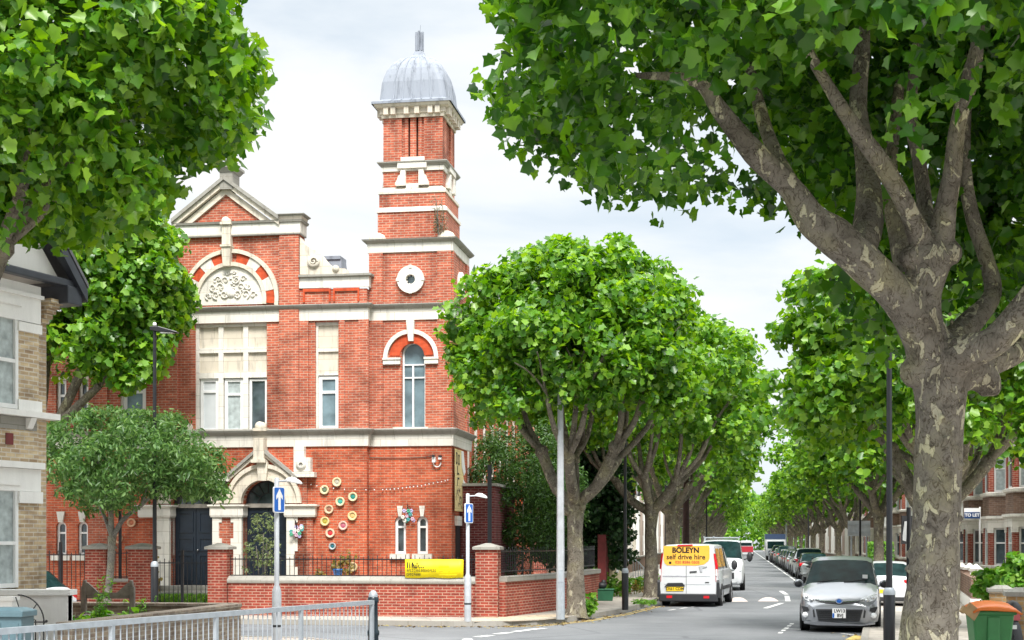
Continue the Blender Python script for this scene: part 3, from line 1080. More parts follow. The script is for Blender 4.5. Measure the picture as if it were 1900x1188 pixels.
# recessed brick panels in the little parapet
pp = MB()
for a, b_ in ((566, 611), (622, 664)):
    x0, x1, z0, z1 = fx(a, MY), fx(b_, MY), fz(560, 620, MY), fz(541, 620, MY)
    pp.box(x0 - .05, x0, MY - .05, MY + .01, z0, z1); pp.box(x1, x1 + .05, MY - .05, MY + .01, z0, z1)
    pp.box(x0 - .05, x1 + .05, MY - .05, MY + .01, z1, z1 + .09)
pp.build('parapet_panel', M['brick_fine'], hall)

# ---- the horizontal stone bands run along main block, tower front and tower side
TW = -XT                                       # tower width
TS = [(XE, MY), (XT, MY), (XT, 0.0), (0.0, 0.0), (0.0, TW), (0.0, TW + 0.4)]
c2 = MB()
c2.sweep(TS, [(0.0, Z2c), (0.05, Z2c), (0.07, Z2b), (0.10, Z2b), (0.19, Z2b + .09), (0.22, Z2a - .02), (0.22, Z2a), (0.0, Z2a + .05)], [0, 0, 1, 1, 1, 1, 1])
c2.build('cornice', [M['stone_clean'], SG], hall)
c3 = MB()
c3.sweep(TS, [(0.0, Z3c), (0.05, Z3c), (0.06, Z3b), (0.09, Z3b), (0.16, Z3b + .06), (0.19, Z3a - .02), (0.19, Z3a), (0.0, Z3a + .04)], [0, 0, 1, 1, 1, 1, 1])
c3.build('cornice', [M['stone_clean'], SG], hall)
# small parapet coping
for xa, xb in ((GX1, XT + 0.03), (XL, GX0)):
    cp = MB()
    za, zb, zc = fz(510, 620, MY), fz(515, 620, MY), fz(534, 620, MY)
    cp.sweep([(xa, MY), (xb, MY), (xb, MY + .5)], [(0.0, zc), (0.05, zc), (0.05, zb), (0.14, zb + .02), (0.14, za), (0, za + .03), (-.4, za + .03)], [0, 0, 1, 1, 1, 1])
    cp.build('parapet_coping', [M['stone_clean'], SG], hall)

# ---- gable: entablature, pediment, apex block
ge = MB()
zt, zm, zb = fz(414, 429, MY), fz(419, 429, MY), fz(438, 429, MY)
ge.sweep([(GX0 - .02, MY + .5), (GX0 - .02, MY - .11), (GX1 + .02, MY - .11), (GX1 + .02, MY + .5)],
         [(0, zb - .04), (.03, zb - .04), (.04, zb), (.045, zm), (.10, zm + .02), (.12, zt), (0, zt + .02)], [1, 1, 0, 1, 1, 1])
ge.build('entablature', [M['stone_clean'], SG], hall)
ax, az = fx(421, MY), fz(330, 421, MY)
lx_, rx_ = fx(325, MY), fx(514, MY)
bz = fz(414, 420, MY)
tp = MB()
tp.prism([(fx(348, MY), bz), (fx(505, MY), bz), (ax, fz(352, 421, MY))], MY - .02, MY + .45)
tp.build('tympanum', BR, hall)
rk = MB()
lx2, rx2 = lx_ - 0.02, rx_ + 0.12


def rake(mbx, x0, z0, x1, z1, t0, t1, y0, y1, mi):
    """sloping member between two points, from t0 to t1 below its upper line"""
    mbx.prism([(x0, z0 - t0), (x1, z1 - t0), (x1, z1 - t1), (x0, z0 - t1)], y0, y1, mi)


for xe in (lx2, rx2):
    ze = bz + 0.12
    rake(rk, xe, ze, ax, az, 0.0, 0.12, MY - .30, MY + .5, 1)
    rake(rk, xe, ze, ax, az, 0.12, 0.27, MY - .22, MY + .5, 0)
    rake(rk, xe + (0.2 if xe < ax else -.2), ze, ax, az - .12, 0.18, 0.40, MY - .10, MY + .46, 2)
rk.build('raking_cornice', [M['stone'], SG, ST], hall)
for sx in (0, 1):                              # end blocks right and left of the pediment
    eb = MB()
    x0, x1 = (fx(514, MY), fx(559, MY)) if sx == 0 else (fx(331, MY), fx(338, MY))
    if sx == 1: continue
    zt2 = fz(401, 540, MY)
    eb.sweep([(x0, MY + .45), (x0, MY - .11), (x1, MY - .11), (x1, MY + .45)], [(0, bz), (.05, bz), (.07, bz + .1), (.16, bz + .16), (.16, zt2), (0, zt2 + .03), (-.2, zt2 + .04)], [0, 0, 1, 1, 1, 1])
    eb.build('corner_block', [ST, SG], hall)
ap = MB()
zb_, zt_ = fz(336, 424, MY), fz(311, 424, MY)
axc = fx(425, MY)
ap.box(axc - .20, axc + .20, MY - .25, MY + .35, zb_ - .3, zt_ - .2)
ap.frustum(axc, MY + .05, zt_ - .2, zt_ - .08, .44, .64, .60, .8)
ap.box(axc - .32, axc + .32, MY - .37, MY + .47, zt_ - .08, zt_)
ap.frustum(axc, MY + .05, zt_, zt_ + .07, .5, .7, .3, .5)
ap.build('apex_block', SG, hall)

# ---- great arch over the big window with its carved lunette
cxA, czA = fx(429, MY), fz(557, 429, MY)
rO, rM, rI, rL = fx(519, MY) - cxA, fx(512, MY) - cxA, fx(496, MY) - cxA, fx(489, MY) - cxA
zsp = Z3a + 0.03
am = MB()
am.ring(cxA, czA, rM, rO, -8, 188, MY - .13, MY + .01, 40)
am.ring(cxA, czA, rL, rI - .003, -8, 188, MY - .10, MY + .01, 40)
am.build('arch_moulding', ST, hall)
nv = 11
for k in range(nv):
    v = MB()
    a0 = -6 + 192 * k / nv
    v.ring(cxA, czA, rI, rM - .003, a0 + .15, a0 + 192 / nv - .15, MY - .07 - (.012 if k % 2 else 0), MY + .01, 5)
    if k == nv // 2: continue
    v.build('voussoir', M['brick_fine'] if k % 2 == 0 else M['stone_clean'], hall)
lu = MB()
lu.prism([(cxA + rL * math.cos(R(a)), czA + rL * math.sin(R(a))) for a in range(-8, 189, 7)], MY - .02, MY + .005)
lu.build('lunette', M['stone_clean'], hall)
rel = MB()
rr = random.Random(5)


def spiral(mbx, cx, cz, r, turns, sgn, y, a0=0, rad=.022):
    pts = [(cx + sgn * (r * (1 - k / 18)) * math.cos(a0 + turns * 6.28 * k / 18), y - .02, cz + (r * (1 - k / 18)) * math.sin(a0 + turns * 6.28 * k / 18)) for k in range(18)]
    mbx.tube(pts, [rad * (1 - .5 * k / 18) for k in range(18)], 5)


for sgn in (-1, 1):
    for (u, v_, r_) in ((.22, .18, .16), (.50, .16, .17), (.76, .13, .14), (.34, .44, .16), (.60, .42, .15), (.18, .66, .15), (.42, .70, .12), (.12, .90, .07)):
        spiral(rel, cxA + sgn * u * rL * .92, czA + .02 + v_ * rL * .86, r_ * rL * .8, 1.4, sgn, MY - .03, rr.random() * 6)
    for k in range(26):
        u, v_ = rr.random(), rr.random()
        if u * u + v_ * v_ < .78:
            rel.ball((cxA + sgn * u * rL * .92, MY - .03, czA + .05 + v_ * rL * .86), (.05, .035, .04), 6)
rel.ball((cxA, MY - .03, czA + .2 * rL), (.16, .06, .14), 10)
rel.build('carved_relief', M['stone_clean'], hall)
ks = MB()
xk = fx(424.5, MY)
ks.frustum(xk, MY - .12, fz(496, 424, MY), fz(461, 424, MY), .20, .24, .28, .28)
ks.box(xk - .17, xk + .17, MY - .30, MY, fz(461, 424, MY), fz(457, 424, MY))
ks.box(xk - .13, xk + .13, MY - .24, MY, fz(457, 424, MY), fz(414, 424, MY))
ks.box(xk - .17, xk + .17, MY - .30, MY - .02, fz(420, 424, MY), fz(416, 424, MY))
ks.lathe([(0.0, -.12), (.13, -.12), (.13, .1), (0, .1)], (xk, MY - .16, fz(414, 424, MY)), 16, 0, 'y')
ks.build('keystone', ST, hall)

# ---- big stone window: two rows of blind panels above three glazed lights
x0, x1, z0, z1 = bigw
bp = MB()
cols = [(368, 404), (413, 450), (459, 494)]
panel = [(fx(a, MY), fx(b_, MY)) for a, b_ in cols]
zr = [(fz(645, 428, MY), fz(606, 428, MY)), (fz(691, 428, MY), fz(654, 428, MY)), (fz(801, 428, MY), fz(701, 428, MY))]
hl = [(a, b_, c_[0], c_[1], False) for a, b_ in panel for c_ in zr]
bp.wall(x0, x1, z0, z1, MY + .06, MY + .26, hl)
bp.build('window_surround', M['stone_clean'], hall)
bl = MB()
for a, b_ in panel:
    for c_ in zr[:2]:
        bl.box(a, b_, MY + .14, MY + .2, c_[0], c_[1])
bl.build('blind_panel', ST, hall)
window(369.5, 403, 702, 801, MY, trans=(726,), pane='blind', fw=.09, depth=.17, label='white framed window with pale blind drawn')
window(414.5, 449, 702, 801, MY, trans=(731,), pane='curtain', fw=.09, depth=.17)
window(460.5, 493.5, 702, 801, MY, pane='glass', fw=.07, depth=.17)
for (hx0, hx1, hz0, hz1), pxs in ((bayw, (589, 627)), (bayl, (226, 268))):
    sp = MB()
    a, b_ = fx(pxs[0], MY), fx(pxs[1], MY)
    pc = (pxs[0] + pxs[1]) / 2
    zq = [(fz(648, pc, MY), fz(603, pc, MY)), (fz(693, pc, MY), fz(652, pc, MY)), (hz0, fz(696, pc, MY))]
    sp.wall(hx0, hx1, hz0, hz1, MY + .08, MY + .26, [(a, b_, q[0], q[1], False) for q in zq])
    sp.build('window_surround', M['stone_clean'], hall)
    b2 = MB()
    for q in zq[:2]: b2.box(a, b_, MY + .14, MY + .2, q[0], q[1])
    b2.build('blind_panel', ST, hall)
    window(pxs[0] + .5, pxs[1] - .5, 697, 796, MY, trans=(727,), pane='glass_pale', fw=.10, depth=.17)
for s_ in slims:
    window(s_[0] + .3, s_[1] - .3, s_[2], s_[3], MY, arch=True, trans=(989,), fw=.07, depth=.14)
    k = MB()
    xm = fx((s_[0] + s_[1]) / 2, MY); zk = fz(968, 113, MY)
    k.prism([(xm - .07, zk - .02), (xm + .07, zk - .02), (xm + .13, zk + .30), (xm - .13, zk + .30)], MY - .06, MY + .01)
    k.build('keystone', M['stone_clean'], hall)
    k = MB(); k.box(fx(s_[0] - 8, MY), fx(s_[1] + 8, MY), MY - .08, MY + .1, fz(1040, 113, MY), fz(1030, 113, MY)); k.build('sill', M['stone_clean'], hall)
for s_ in ups:
    window(s_[0] + .3, s_[1] - .3, s_[2], s_[3], MY, trans=(734,), fw=.09, depth=.14)
    k = MB(); k.box(fx(s_[0] - 8, MY), fx(s_[1] + 8, MY), MY - .03, MY + .1, fz(706, 113, MY), fz(700, 113, MY)); k.build('lintel', ST, hall)
    k = MB(); k.box(fx(s_[0] - 6, MY), fx(s_[1] + 6, MY), MY - .08, MY + .1, fz(797, 113, MY), fz(790, 113, MY)); k.build('sill', ST, hall)

# ---- twin arched doorways under little gables
DY = MY - 0.16


def doorway(pxc, pxo0, pxo1, pxi0, pxi1, ptop, pitop, psp):
    xc = (fx(pxi0, MY) + fx(pxi1, MY)) / 2
    ri = (fx(pxi1, MY) - fx(pxi0, MY)) / 2
    zc = fz(pitop, pxc, MY) - ri
    ro = (fx(pxo1, MY) - fx(pxo0, MY)) / 2
    a = MB()
    a.ring(xc, zc, ri, ro - .12, 0, 180, DY, MY + .2, 28)
    a.ring(xc, zc, ro - .118, ro, 0, 180, DY - .08, MY + .2, 28)
    a.ring(xc, zc, ri - .001, ri + .09, 0, 180, DY - .05, DY + .01, 28)
    a.prism([(xc - .12, zc + ri - .03), (xc + .12, zc + ri - .03), (xc + .17, zc + ro + .06), (xc - .17, zc + ro + .06)], DY - .14, DY + .02)
    a.build('door_arch', ST, hall)
    zsp_ = zc - .02
    d = MB()                                    # leaves
    yb = MY + .30
    zh = zsp_ - .10
    for q in (-1, 1):
        xa, xb = (xc - ri + .02, xc - .008) if q < 0 else (xc + .008, xc + ri - .02)
        d.box(xa, xb, yb, yb + .06, DZ + .01, zh)
        w_ = xb - xa
        for (za, zb2) in ((.05, .40), (.44, .62), (.68, .95)):
            H_ = zh - DZ
            za_, zb_2 = DZ + za * H_, DZ + zb2 * H_
            for (u0, u1, v0, v1) in ((.12, .88, za_, za_ + .05), (.12, .88, zb_2 - .05, zb_2), (.12, .2, za_ + .05, zb_2 - .05), (.8, .88, za_ + .05, zb_2 - .05)):
                d.box(xa + u0 * w_, xa + u1 * w_, yb - .025, yb + .01, v0, v1)
        for m_ in range(1, 6):
            d.box(xa + w_ * (.2 + .1 * m_) - .006, xa + w_ * (.2 + .1 * m_) + .006, yb - .012, yb + .01, DZ + .05 * H_ + .06, DZ + .40 * H_ - .06)
    do = d.build('door', M['door_navy'], hall)
    h = MB(); h.ball((xc + .07, yb - .05, DZ + 1.05), .035, 8); h.build('handle', M['chrome'], do)
    t = MB(); t.box(xc - ri + .01, xc + ri - .01, yb - .08, yb + .06, zh, zsp_ + .02); t.build('transom', M['wood_grey'], hall)
    fl = MB()
    fl.prism([(xc + (ri - .01) * math.cos(R(q)), zc + (ri - .01) * math.sin(R(q))) for q in range(0, 181, 10)], yb, yb + .02)
    fo = fl.build('fanlight', M['glass'], hall)
    fb = MB()
    for q in (35, 62, 90, 118, 145):
        fb.bar((xc + ri * .45 * math.cos(R(q)), yb - .02, zc + ri * .45 * math.sin(R(q))), (xc + ri * .97 * math.cos(R(q)), yb - .02, zc + ri * .97 * math.sin(R(q))), .03, .03)
    fb.ring(xc, zc, ri * .43, ri * .48, 0, 180, yb - .035, yb - .005, 16)
    fb.ring(xc, zc, ri * .93, ri * 1.0, 0, 180, yb - .04, yb + .01, 20)
    fb.build('glazing_bar', M['plastic_dark'], fo)
    return xc, zc, ri, ro


xR, zR, riR, roR = doorway(492, 420, 559, 451, 534, 861, 891, 937)
xL_, zL_, riL, roL = doorway(357, 288, 424, 317, 397, 863, 893, 939)
# imposts, piers and quoins
zi1, zi0 = fz(937, 480, MY), fz(960, 480, MY)
imp = []
db = MB(); imp.append(db)
db.sweep([(xR + riR - .02, MY + .25), (xR + riR - .02, DY), (fx(586, MY), DY), (fx(586, MY), MY)], [(0, zi0), (.02, zi0), (.04, zi0 + .06), (.04, zi1 - .08), (.12, zi1 - .04), (.12, zi1), (0, zi1 + .01)])
db = MB(); imp.append(db)
db.sweep([(xL_ + riL - .02, MY + .25), (xL_ + riL - .02, DY), (xR - riR + .02, DY), (xR - riR + .02, MY + .25)], [(0, zi0), (.02, zi0), (.04, zi0 + .06), (.04, zi1 - .08), (.10, zi1 - .04), (.10, zi1), (0, zi1 + .01)])
db = MB(); imp.append(db)
db.sweep([(fx(263, MY), MY), (fx(263, MY), DY), (xL_ - riL + .02, DY), (xL_ - riL + .02, MY + .25)], [(0, zi0), (.02, zi0), (.04, zi0 + .06), (.04, zi1 - .08), (.12, zi1 - .04), (.12, zi1), (0, zi1 + .01)])
for db, (xa, xb) in zip(imp, ((xR + riR - .02, fx(586, MY)), (xL_ + riL - .02, xR - riR + .02), (fx(263, MY), xL_ - riL + .02))):
    db.box(xa + .003, xb - .003, DY + .004, MY + .25, zi0 + .004, zi1 - .004)
for db in imp: db.build('impost', M['stone_clean'], hall)
for xa, xb, q in ((xR + riR, xR + riR + .25, 1), (xR - riR - .25, xR - riR, -1), (xL_ + riL, xL_ + riL + .2, 1), (xL_ - riL - .42, xL_ - riL, -1)):
    jb = MB()
    jb.box(xa, xb, DY + .02, MY + .3, ZG - .2, zi0)
    for k in range(3):
        z_ = ZG + .6 + k * .85
        jb.box((xb if q > 0 else xa - .09), (xb + .09 if q > 0 else xa), DY + .03, MY + .2, z_, z_ + .38)
    jb.build('door_jamb', M['stone_clean'], hall)
cb = MB()
cb.box(xL_ + riL + .2, xR - riR - .25, DY + .06, MY + .2, ZG - .2, zi0)
cb.build('door_pier', BR, hall)
cb = MB()
cb.box(xR + riR + .25, fx(582, MY), DY + .06, MY + .02, ZG - .2, zi0)
cb.build('door_pier', BR, hall)
# brick gablets behind the hood moulds
gb = MB()
apx, apz = fx(487, MY), fz(829, 487, MY)
def gablet(xa, xb, ze, ax_, az_, xc, zc, ro):
    arc = [(xc + (ro - .03) * math.cos(R(q)), zc + (ro - .03) * math.sin(R(q))) for q in range(0, 181, 12)]
    gb.prism([(xa, zc), (xa, ze), (ax_, az_), (xb, ze), (xb, zc)] + arc, DY + .05, MY + .01)


apx, apz = fx(487, MY), fz(829, 487, MY)
apx2, apz2 = fx(350, MY), fz(829, 350, MY)
gablet(fx(421, MY), fx(562, MY), fz(884, 556, MY), apx, apz, xR, zR, roR)
gablet(fx(283, MY), fx(421, MY) - .003, fz(884, 419, MY), apx2, apz2, xL_, zL_, roL)
hm = MB()
for ax_, az_, exs in ((apx, apz, ((424, 884), (556, 886))), (apx2, apz2, ((283, 886), (420, 884)))):
    for ex, ey in exs:
        rake(hm, fx(ex, MY), fz(ey, ex, MY), ax_, az_, -.02, .09, DY - .14, MY + .02, 1)
        rake(hm, fx(ex, MY), fz(ey, ex, MY), ax_, az_, .09, .20, DY - .06, MY + .02, 0)
gb.build('door_gable', M['brick_bright'], hall)
hm.build('hood_mould', [ST, SG], hall)
for px_ in (487, 350):
    cbk = MB()
    xk = fx(px_, MY)
    cbk.box(xk - .16, xk + .16, DY - .20, MY, fz(854, px_, MY), fz(814, px_, MY))
    cbk.box(xk - .22, xk + .22, DY - .26, MY, fz(860, px_, MY), fz(854, px_, MY))
    cbk.lathe([(0, -.2), (.15, -.2), (.15, .12), (0, .12)], (xk, MY - .06, Z2a + .1), 14, 0, 'y')
    cbk.box(xk - .2, xk + .2, MY - .28, MY, Z2a - .03, Z2a + .06)
    cbk.build('corbel', ST, hall)
ob = MB()                                       # square ornament blocks at the gable feet
x0_, x1_ = fx(549, MY), fx(580, MY)
ob.box(x0_, fx(568, MY), DY - .06, MY, fz(876, 560, MY), Z2c)
ob.box(fx(568, MY), x1_, DY - .06, MY, fz(876, 560, MY), fz(850, 560, MY))
ob.box(fx(546, MY), fx(588, MY), DY - .14, MY, fz(886, 560, MY), fz(877, 560, MY))
ob.lathe([(.06, -.05), (.15, -.05), (.15, .03), (.06, .03)], (fx(563, MY), DY - .06, fz(863, 560, MY)), 14, 0, 'y')
ob.build('ornament_block', M['stone_clean'], hall)
ob = MB()
xg = fx(419, MY)
ob.box(xg - .13, xg + .18, DY - .12, MY, fz(894, 419, MY), fz(880, 419, MY))
ob.build('ornament_block', M['stone_clean'], hall)
cx_ = fx(417.5, MY)
dp = MB(); dp.tube([(cx_, DY - .02, fz(894, 419, MY)), (cx_, DY - .02, zi1)], .03, 8); dp.box(cx_ - .14, cx_ + .14, DY - .18, DY, fz(900, 419, MY), fz(893, 419, MY)); dp.build('downpipe', M['plastic_dark'], hall)
stp = MB()
stp.box(xL_ - riL - .5, xR + riR + .5, MY - 1.2, MY + .5, ZG - .3, DZ - .16)
stp.box(xL_ - riL - .5, xR + riR + .5, MY - .8, MY + .5, DZ - .16, DZ)
stp.build('door_step', SG, hall)

# ---- scroll beside the gable, and the leaded vent behind the parapet
sc = MB()
pts = [(557, 510), (557, 440), (561, 447), (567, 455), (573, 459), (580, 463), (588, 466), (594, 470), (599, 477), (606, 486), (616, 495), (628, 498), (641, 499), (646, 509)]
sc.prism([FP(x, y, MY) for x, y in pts], MY - .04, MY + .3)
q = FP(583, 486, MY)
sc.lathe([(.10, -.08), (.19, -.08), (.19, .0), (.10, .0)], (q[0], MY - .02, q[1]), 18, 0, 'y')
spiral(sc, q[0], q[1], .13, 1.5, 1, MY - .08, 0, .03)
q = FP(624, 499, MY)
sc.lathe([(.0, -.06), (.1, -.06), (.1, .0), (.0, .0)], (q[0], MY - .02, q[1]), 14, 0, 'y')
sc.build('scroll', ST, hall)
vt = MB()
vx = fx(618, 2.2)
vt.frustum(vx, 2.3, fz(515, 620, 2.2), fz(484, 620, 2.2), .72, .7, .62, .6)
vt.box(vx - .38, vx + .30, 1.95, 2.65, fz(484, 620, 2.2), fz(478, 620, 2.2))
vt.build('roof_vent', M['lead'], hall)

# ---- tower
tw = MB()
ti = TW / 2
aw = (fx(745), fx(789), fz(796, 766), fz(634, 766), True)
slt = [(fx(732.5), fx(753), fz(1028, 743), fz(958, 743), True), (fx(773.5), fx(794), fz(1028, 783), fz(958, 783), True)]
ocx, ocz = FP(762.5, 519)
orr = fx(771.5) - ocx
tl = MB()
tl.wall(XT, 0, ZG - .5, Z2c, 0, .35, slt)
tl.box(-.35, 0, .35, TW, ZG - .5, Z2c)
tl.build('wall', M['brick_bright'], hall)
tw.wall(XT, 0, Z2c, Z3c, 0, .35, [aw])
tw.box(XT, XT + .35, .35, TW, Z3c, fz(468)); tw.box(-.35, 0, .35, TW, Z2c, fz(468)); tw.box(XT + .35, -.35, TW - .35, TW, Z3c, fz(468))
tw.wall(XT, 0, Z3c, fz(468), 0, .35, [(ocx - orr, ocx + orr, ocz - orr, ocz + orr, False)])
ib2 = MB(); ib2.box(XT + .3, -.36, .8, .9, ZG, fz(468)); ib2.build('dark_backing', M['plastic_dark'], hall)  # dark sheet inside the tower, its colour standing in for shade


def tring(mbx, w, z0, z1, mi=0):
    mbx.box(-ti - w / 2, -ti + w / 2, ti - w / 2, ti + w / 2, z0, z1, mi)


def tcorn(w, prof, mis, name='cornice', mats=None):
    m_ = MB()
    h = w / 2
    m_.sweep([(-ti - h, ti + h), (-ti - h, ti - h), (-ti + h, ti - h), (-ti + h, ti + h)], prof, mis, closed=True)
    return m_.build(name, mats or [M['stone_clean'], SG], hall)


# pilaster strips on the tower
ps = Each()
for a, b_ in ((685.5, 711), (812, 837.7)):
    ps.box(fx(a), fx(b_), -.06, .01, Z3a, fz(468))
    ps.box(fx(a), fx(b_), -.05, .01, Z2a, Z3c)
ps.box(-.01, .06, .0, .36, Z3a, fz(468)); ps.box(-.01, .06, TW - .36, TW, Z3a, fz(468))
ps.box(-.01, .05, .0, .36, Z2a, Z3c); ps.box(-.01, .05, TW - .36, TW, Z2a, Z3c)
# oculus
for side in (0, 1):
    oc = MB()
    if side == 0:
        oc.ring(ocx, ocz, orr * .98, fx(787.5) - ocx, 0, 360, -.09, .05, 28)
        for a in (0, 90, 180, 270):
            oc.box(ocx + math.cos(R(a)) * .375 - .045, ocx + math.cos(R(a)) * .375 + .045, -.115, -.02, ocz + math.sin(R(a)) * .375 - .045, ocz + math.sin(R(a)) * .375 + .045)
        o_ = oc.build('oculus', M['stone_clean'], hall)
        g_ = MB(); g_.prism([(ocx + orr * 1.02 * math.cos(R(a)), ocz + orr * 1.02 * math.sin(R(a))) for a in range(0, 360, 20)], .12, .15); g_.build('pane', M['glass_pale'], o_)
        fr = MB()
        for a in range(8):
            fr.ball((ocx + orr * .95 * math.cos(R(a * 45 + 22)), .03, ocz + orr * .95 * math.sin(R(a * 45 + 22))), .035, 6)
        fr.build('foil', M['stone_clean'], o_)
    else:
        prof = []
        oc.lathe([(.14, -.01), (.16, .09), (.40, .09), (.41, -.01)], (0, ti, ocz), 24, 0, 'x')
        o_ = oc.build('oculus', M['stone_clean'], hall)
        g_ = MB(); g_.lathe([(0, .03), (.15, .03)], (0, ti, ocz), 20, 0, 'x'); g_.build('pane', M['glass_pale'], o_)
# arched tower window
window(745.2, 788.8, 634, 795, 0, arch=True, trans=(676, 700), mull=(), pane='glass_pale', fw=.05, depth=.2)
mm = MB(); xm = fx(766.8, .16); mm.box(xm - .025, xm + .025, .135, .2, fz(794, 766), fz(676, 766)); mm.build('mullion', WF, hall)
acx, acz = fx(763), fz(664, 763)
ar = MB()
ar.ring(acx, acz, fx(806.5) - acx, fx(814) - acx, 0, 180, -.10, .01, 28)
for a, b_ in ((712, 743.5), (788.5, 814)):
    ar.box(fx(a), fx(b_), -.10, .02, fz(676, 763), acz - .003)
    ar.box(fx(a) - .015, fx(b_) + .015, -.13, .02, fz(667.5, 763), acz + .002)
ar.prism([(acx - .07 + .02, fz(634, 763)), (acx + .07 + .02, fz(634, 763)), (acx + .12 + .0, fz(596, 763)), (acx - .12, fz(596, 763))], -.17, .0)
ar.build('arch_moulding', M['stone_clean'], hall)
av = MB()
av.ring(acx + .03, acz + .05, (fx(789) - fx(745)) / 2 + .01, fx(806) - acx - .02, 2, 178, -.03, .01, 24)
av.build('voussoir', M['brick_fine'], hall)
sl_ = MB(); sl_.box(fx(731), fx(796), -.16, .2, fz(800), fz(793.5)); sl_.build('sill', M['stone_clean'], hall)
for s_, xc_ in zip(((732.5, 753), (773.5, 794)), (742.5, 783.5)):
    window(s_[0] + .2, s_[1] - .2, 958.5, 1028, 0, arch=True, trans=(978,), fw=.075, depth=.13)
    k = MB(); xm = fx(xc_)
    k.prism([(xm - .045, fz(958.5)), (xm + .045, fz(958.5)), (xm + .085, fz(939)), (xm - .085, fz(939))], -.05, .01)
    k.build('keystone', M['stone_clean'], hall)
    k = MB(); k.box(fx(s_[0] - 8), fx(s_[1] + 8), -.1, .2, fz(1038), fz(1028)); k.build('sill', M['stone_clean'], hall)
# cornice under the bell stage
za, zb, zc = fz(444), fz(451), fz(468)
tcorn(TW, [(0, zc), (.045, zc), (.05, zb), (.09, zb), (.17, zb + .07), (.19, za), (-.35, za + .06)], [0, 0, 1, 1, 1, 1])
cc = MB()
for sx in (-1, 1):
    for sy in (-1, 1):
        cc = MB()
        cc.lathe([(.26, 0), (.26, .08), (.2, .17), (.1, .22), (0, .23)], (-ti + sx * (ti - .2), ti + sy * (ti - .2), za + .02), 14)
        cc.build('corner_cap', ST, hall)
W1 = 2.07
tring(tw, W1, za - .2, fz(390))
tring(tw, 2.0, fz(380), fz(355))
tring(tw, 1.80, fz(340), fz(312))
tw.build('wall', BR, hall)
tcorn(W1 - .02, [(0, fz(390)), (.05, fz(390)), (.05, fz(384)), (-.05, fz(379.5))], [0, 0, 0])
tcorn(1.92, [(0, fz(355)), (.07, fz(355)), (.07, fz(350)), (-.10, fz(340))], [0, 0, 0], mats=[ST, SG])
# belfry: brick piers with dark slots
bf = MB()
z0_, z1_ = fz(292), fz(211)
h = .90
for rot in range(4):
    seg = [(-h, -.34), (-.26, -.155), (-.09, .09), (.155, .26), (.34, h)]
    for i, (a, b_) in enumerate(seg):
        y_ = -h + (.0 if i in (0, 4) else .05)
        pts_ = [(a, y_), (b_, y_), (b_, y_ + .3), (a, y_ + .3)]
        if i in (0, 4): pts_ = [(a if i == 0 else a, y_), (b_ - (.0), y_), (b_ - (.0), y_ + .3), (a, y_ + .3)]
        ca, sa = math.cos(R(90 * rot)), math.sin(R(90 * rot))
        bf.prism([(-ti + ca * x - sa * y, ti + sa * x + ca * y) for x, y in [(p[0] * (.999 if rot % 2 else 1), p[1]) for p in pts_]], z0_ - (.001 * rot), z1_ + .05, 0, 'z')
    for a, b_ in ((-.34, -.26), (.26, .34)):
        ca, sa = math.cos(R(90 * rot)), math.sin(R(90 * rot))
        bf.prism([(-ti + ca * x - sa * y, ti + sa * x + ca * y) for x, y in ((a, -h + .1), (b_, -h + .1), (b_, -h + .3), (a, -h + .3))], z0_, z1_ + .05, 0, 'z')
bf.build('belfry', BR, hall)
co_ = MB(); tring(co_, 1.2, z0_, z1_); co_.build('dark_backing', M['plastic_dark'], hall)  # dark core: the shade in the slots comes from its colour
bs = MB()
for rot in range(4):
    ca, sa = math.cos(R(90 * rot)), math.sin(R(90 * rot))

    def rp_(x, y): return (-ti + ca * x - sa * y, ti + sa * x + ca * y)
    # sill block under slots
    bs.prism([rp_(x, y) for x, y in ((-.36, -h - .05), (.36, -h - .05), (.36, -h + .2), (-.36, -h + .2))], fz(294), fz(286), 0, 'z')
    # projecting tablet above the lower stage
    bs.prism([rp_(x, y) for x, y in ((-.44, -h - .14), (.44, -h - .14), (.44, -h + .1), (-.44, -h + .1))], fz(308), fz(297), 0, 'z')
    # scrolled brackets
    for s2 in (-1, 1):
        prof = [(.20, fz(340)), (.50, fz(340)), (.50, fz(334)), (.44, fz(328)), (.42, fz(322)), (.36, fz(320)), (.34, fz(312)), (.20, fz(312))]
        n0 = len(bs.v)
        bs.prism([(s2 * x, z) for x, z in prof], -h - .13, -h + .05)
        for i in range(n0, len(bs.v)):
            x, y, z = bs.v[i]
            u = rp_(x, y)
            bs.v[i] = (u[0], u[1], z)
    bs.prism([rp_(x, y) for x, y in ((-.19, -h - .06), (.19, -h - .06), (.19, -h + .1), (-.19, -h + .1))], fz(345), fz(336), 0, 'z')
bs.build('bracket', M['stone_clean'], hall)
tcorn(1.80, [(0, fz(312)), (.04, fz(312)), (.05, fz(304)), (.09, fz(302)), (.16, fz(297)), (.16, fz(295)), (-.2, fz(291))], [0, 0, 1, 1, 1, 1])
# dentil cornice and lead roof
dc = MB()
zc0, zc1, zc2 = fz(212), fz(196), fz(188)
hh = .90
dc.sweep([(-ti - hh, ti + hh), (-ti - hh, ti - hh), (-ti + hh, ti - hh), (-ti + hh, ti + hh)], [(.0, zc0), (.04, zc0), (.05, zc0 + .1), (.09, zc0 + .12), (.09, zc1), (.2, zc1 + .03), (.25, zc2), (0, zc2 + .02)], None, closed=True)
for rot in range(4):
    ca, sa = math.cos(R(90 * rot)), math.sin(R(90 * rot))
    for x in (-.78, -.56, .56, .78, -.16, .16):
        pts_ = [(x - .07, -hh - .20), (x + .07, -hh - .20), (x + .07, -hh - .05), (x - .07, -hh - .05)]
        dc.prism([(-ti + ca * a - sa * b_, ti + sa * a + ca * b_) for a, b_ in pts_], zc0 + .07, zc1 + .02, 0, 'z')
dc.build('cornice', ST, hall)
dm = MB()
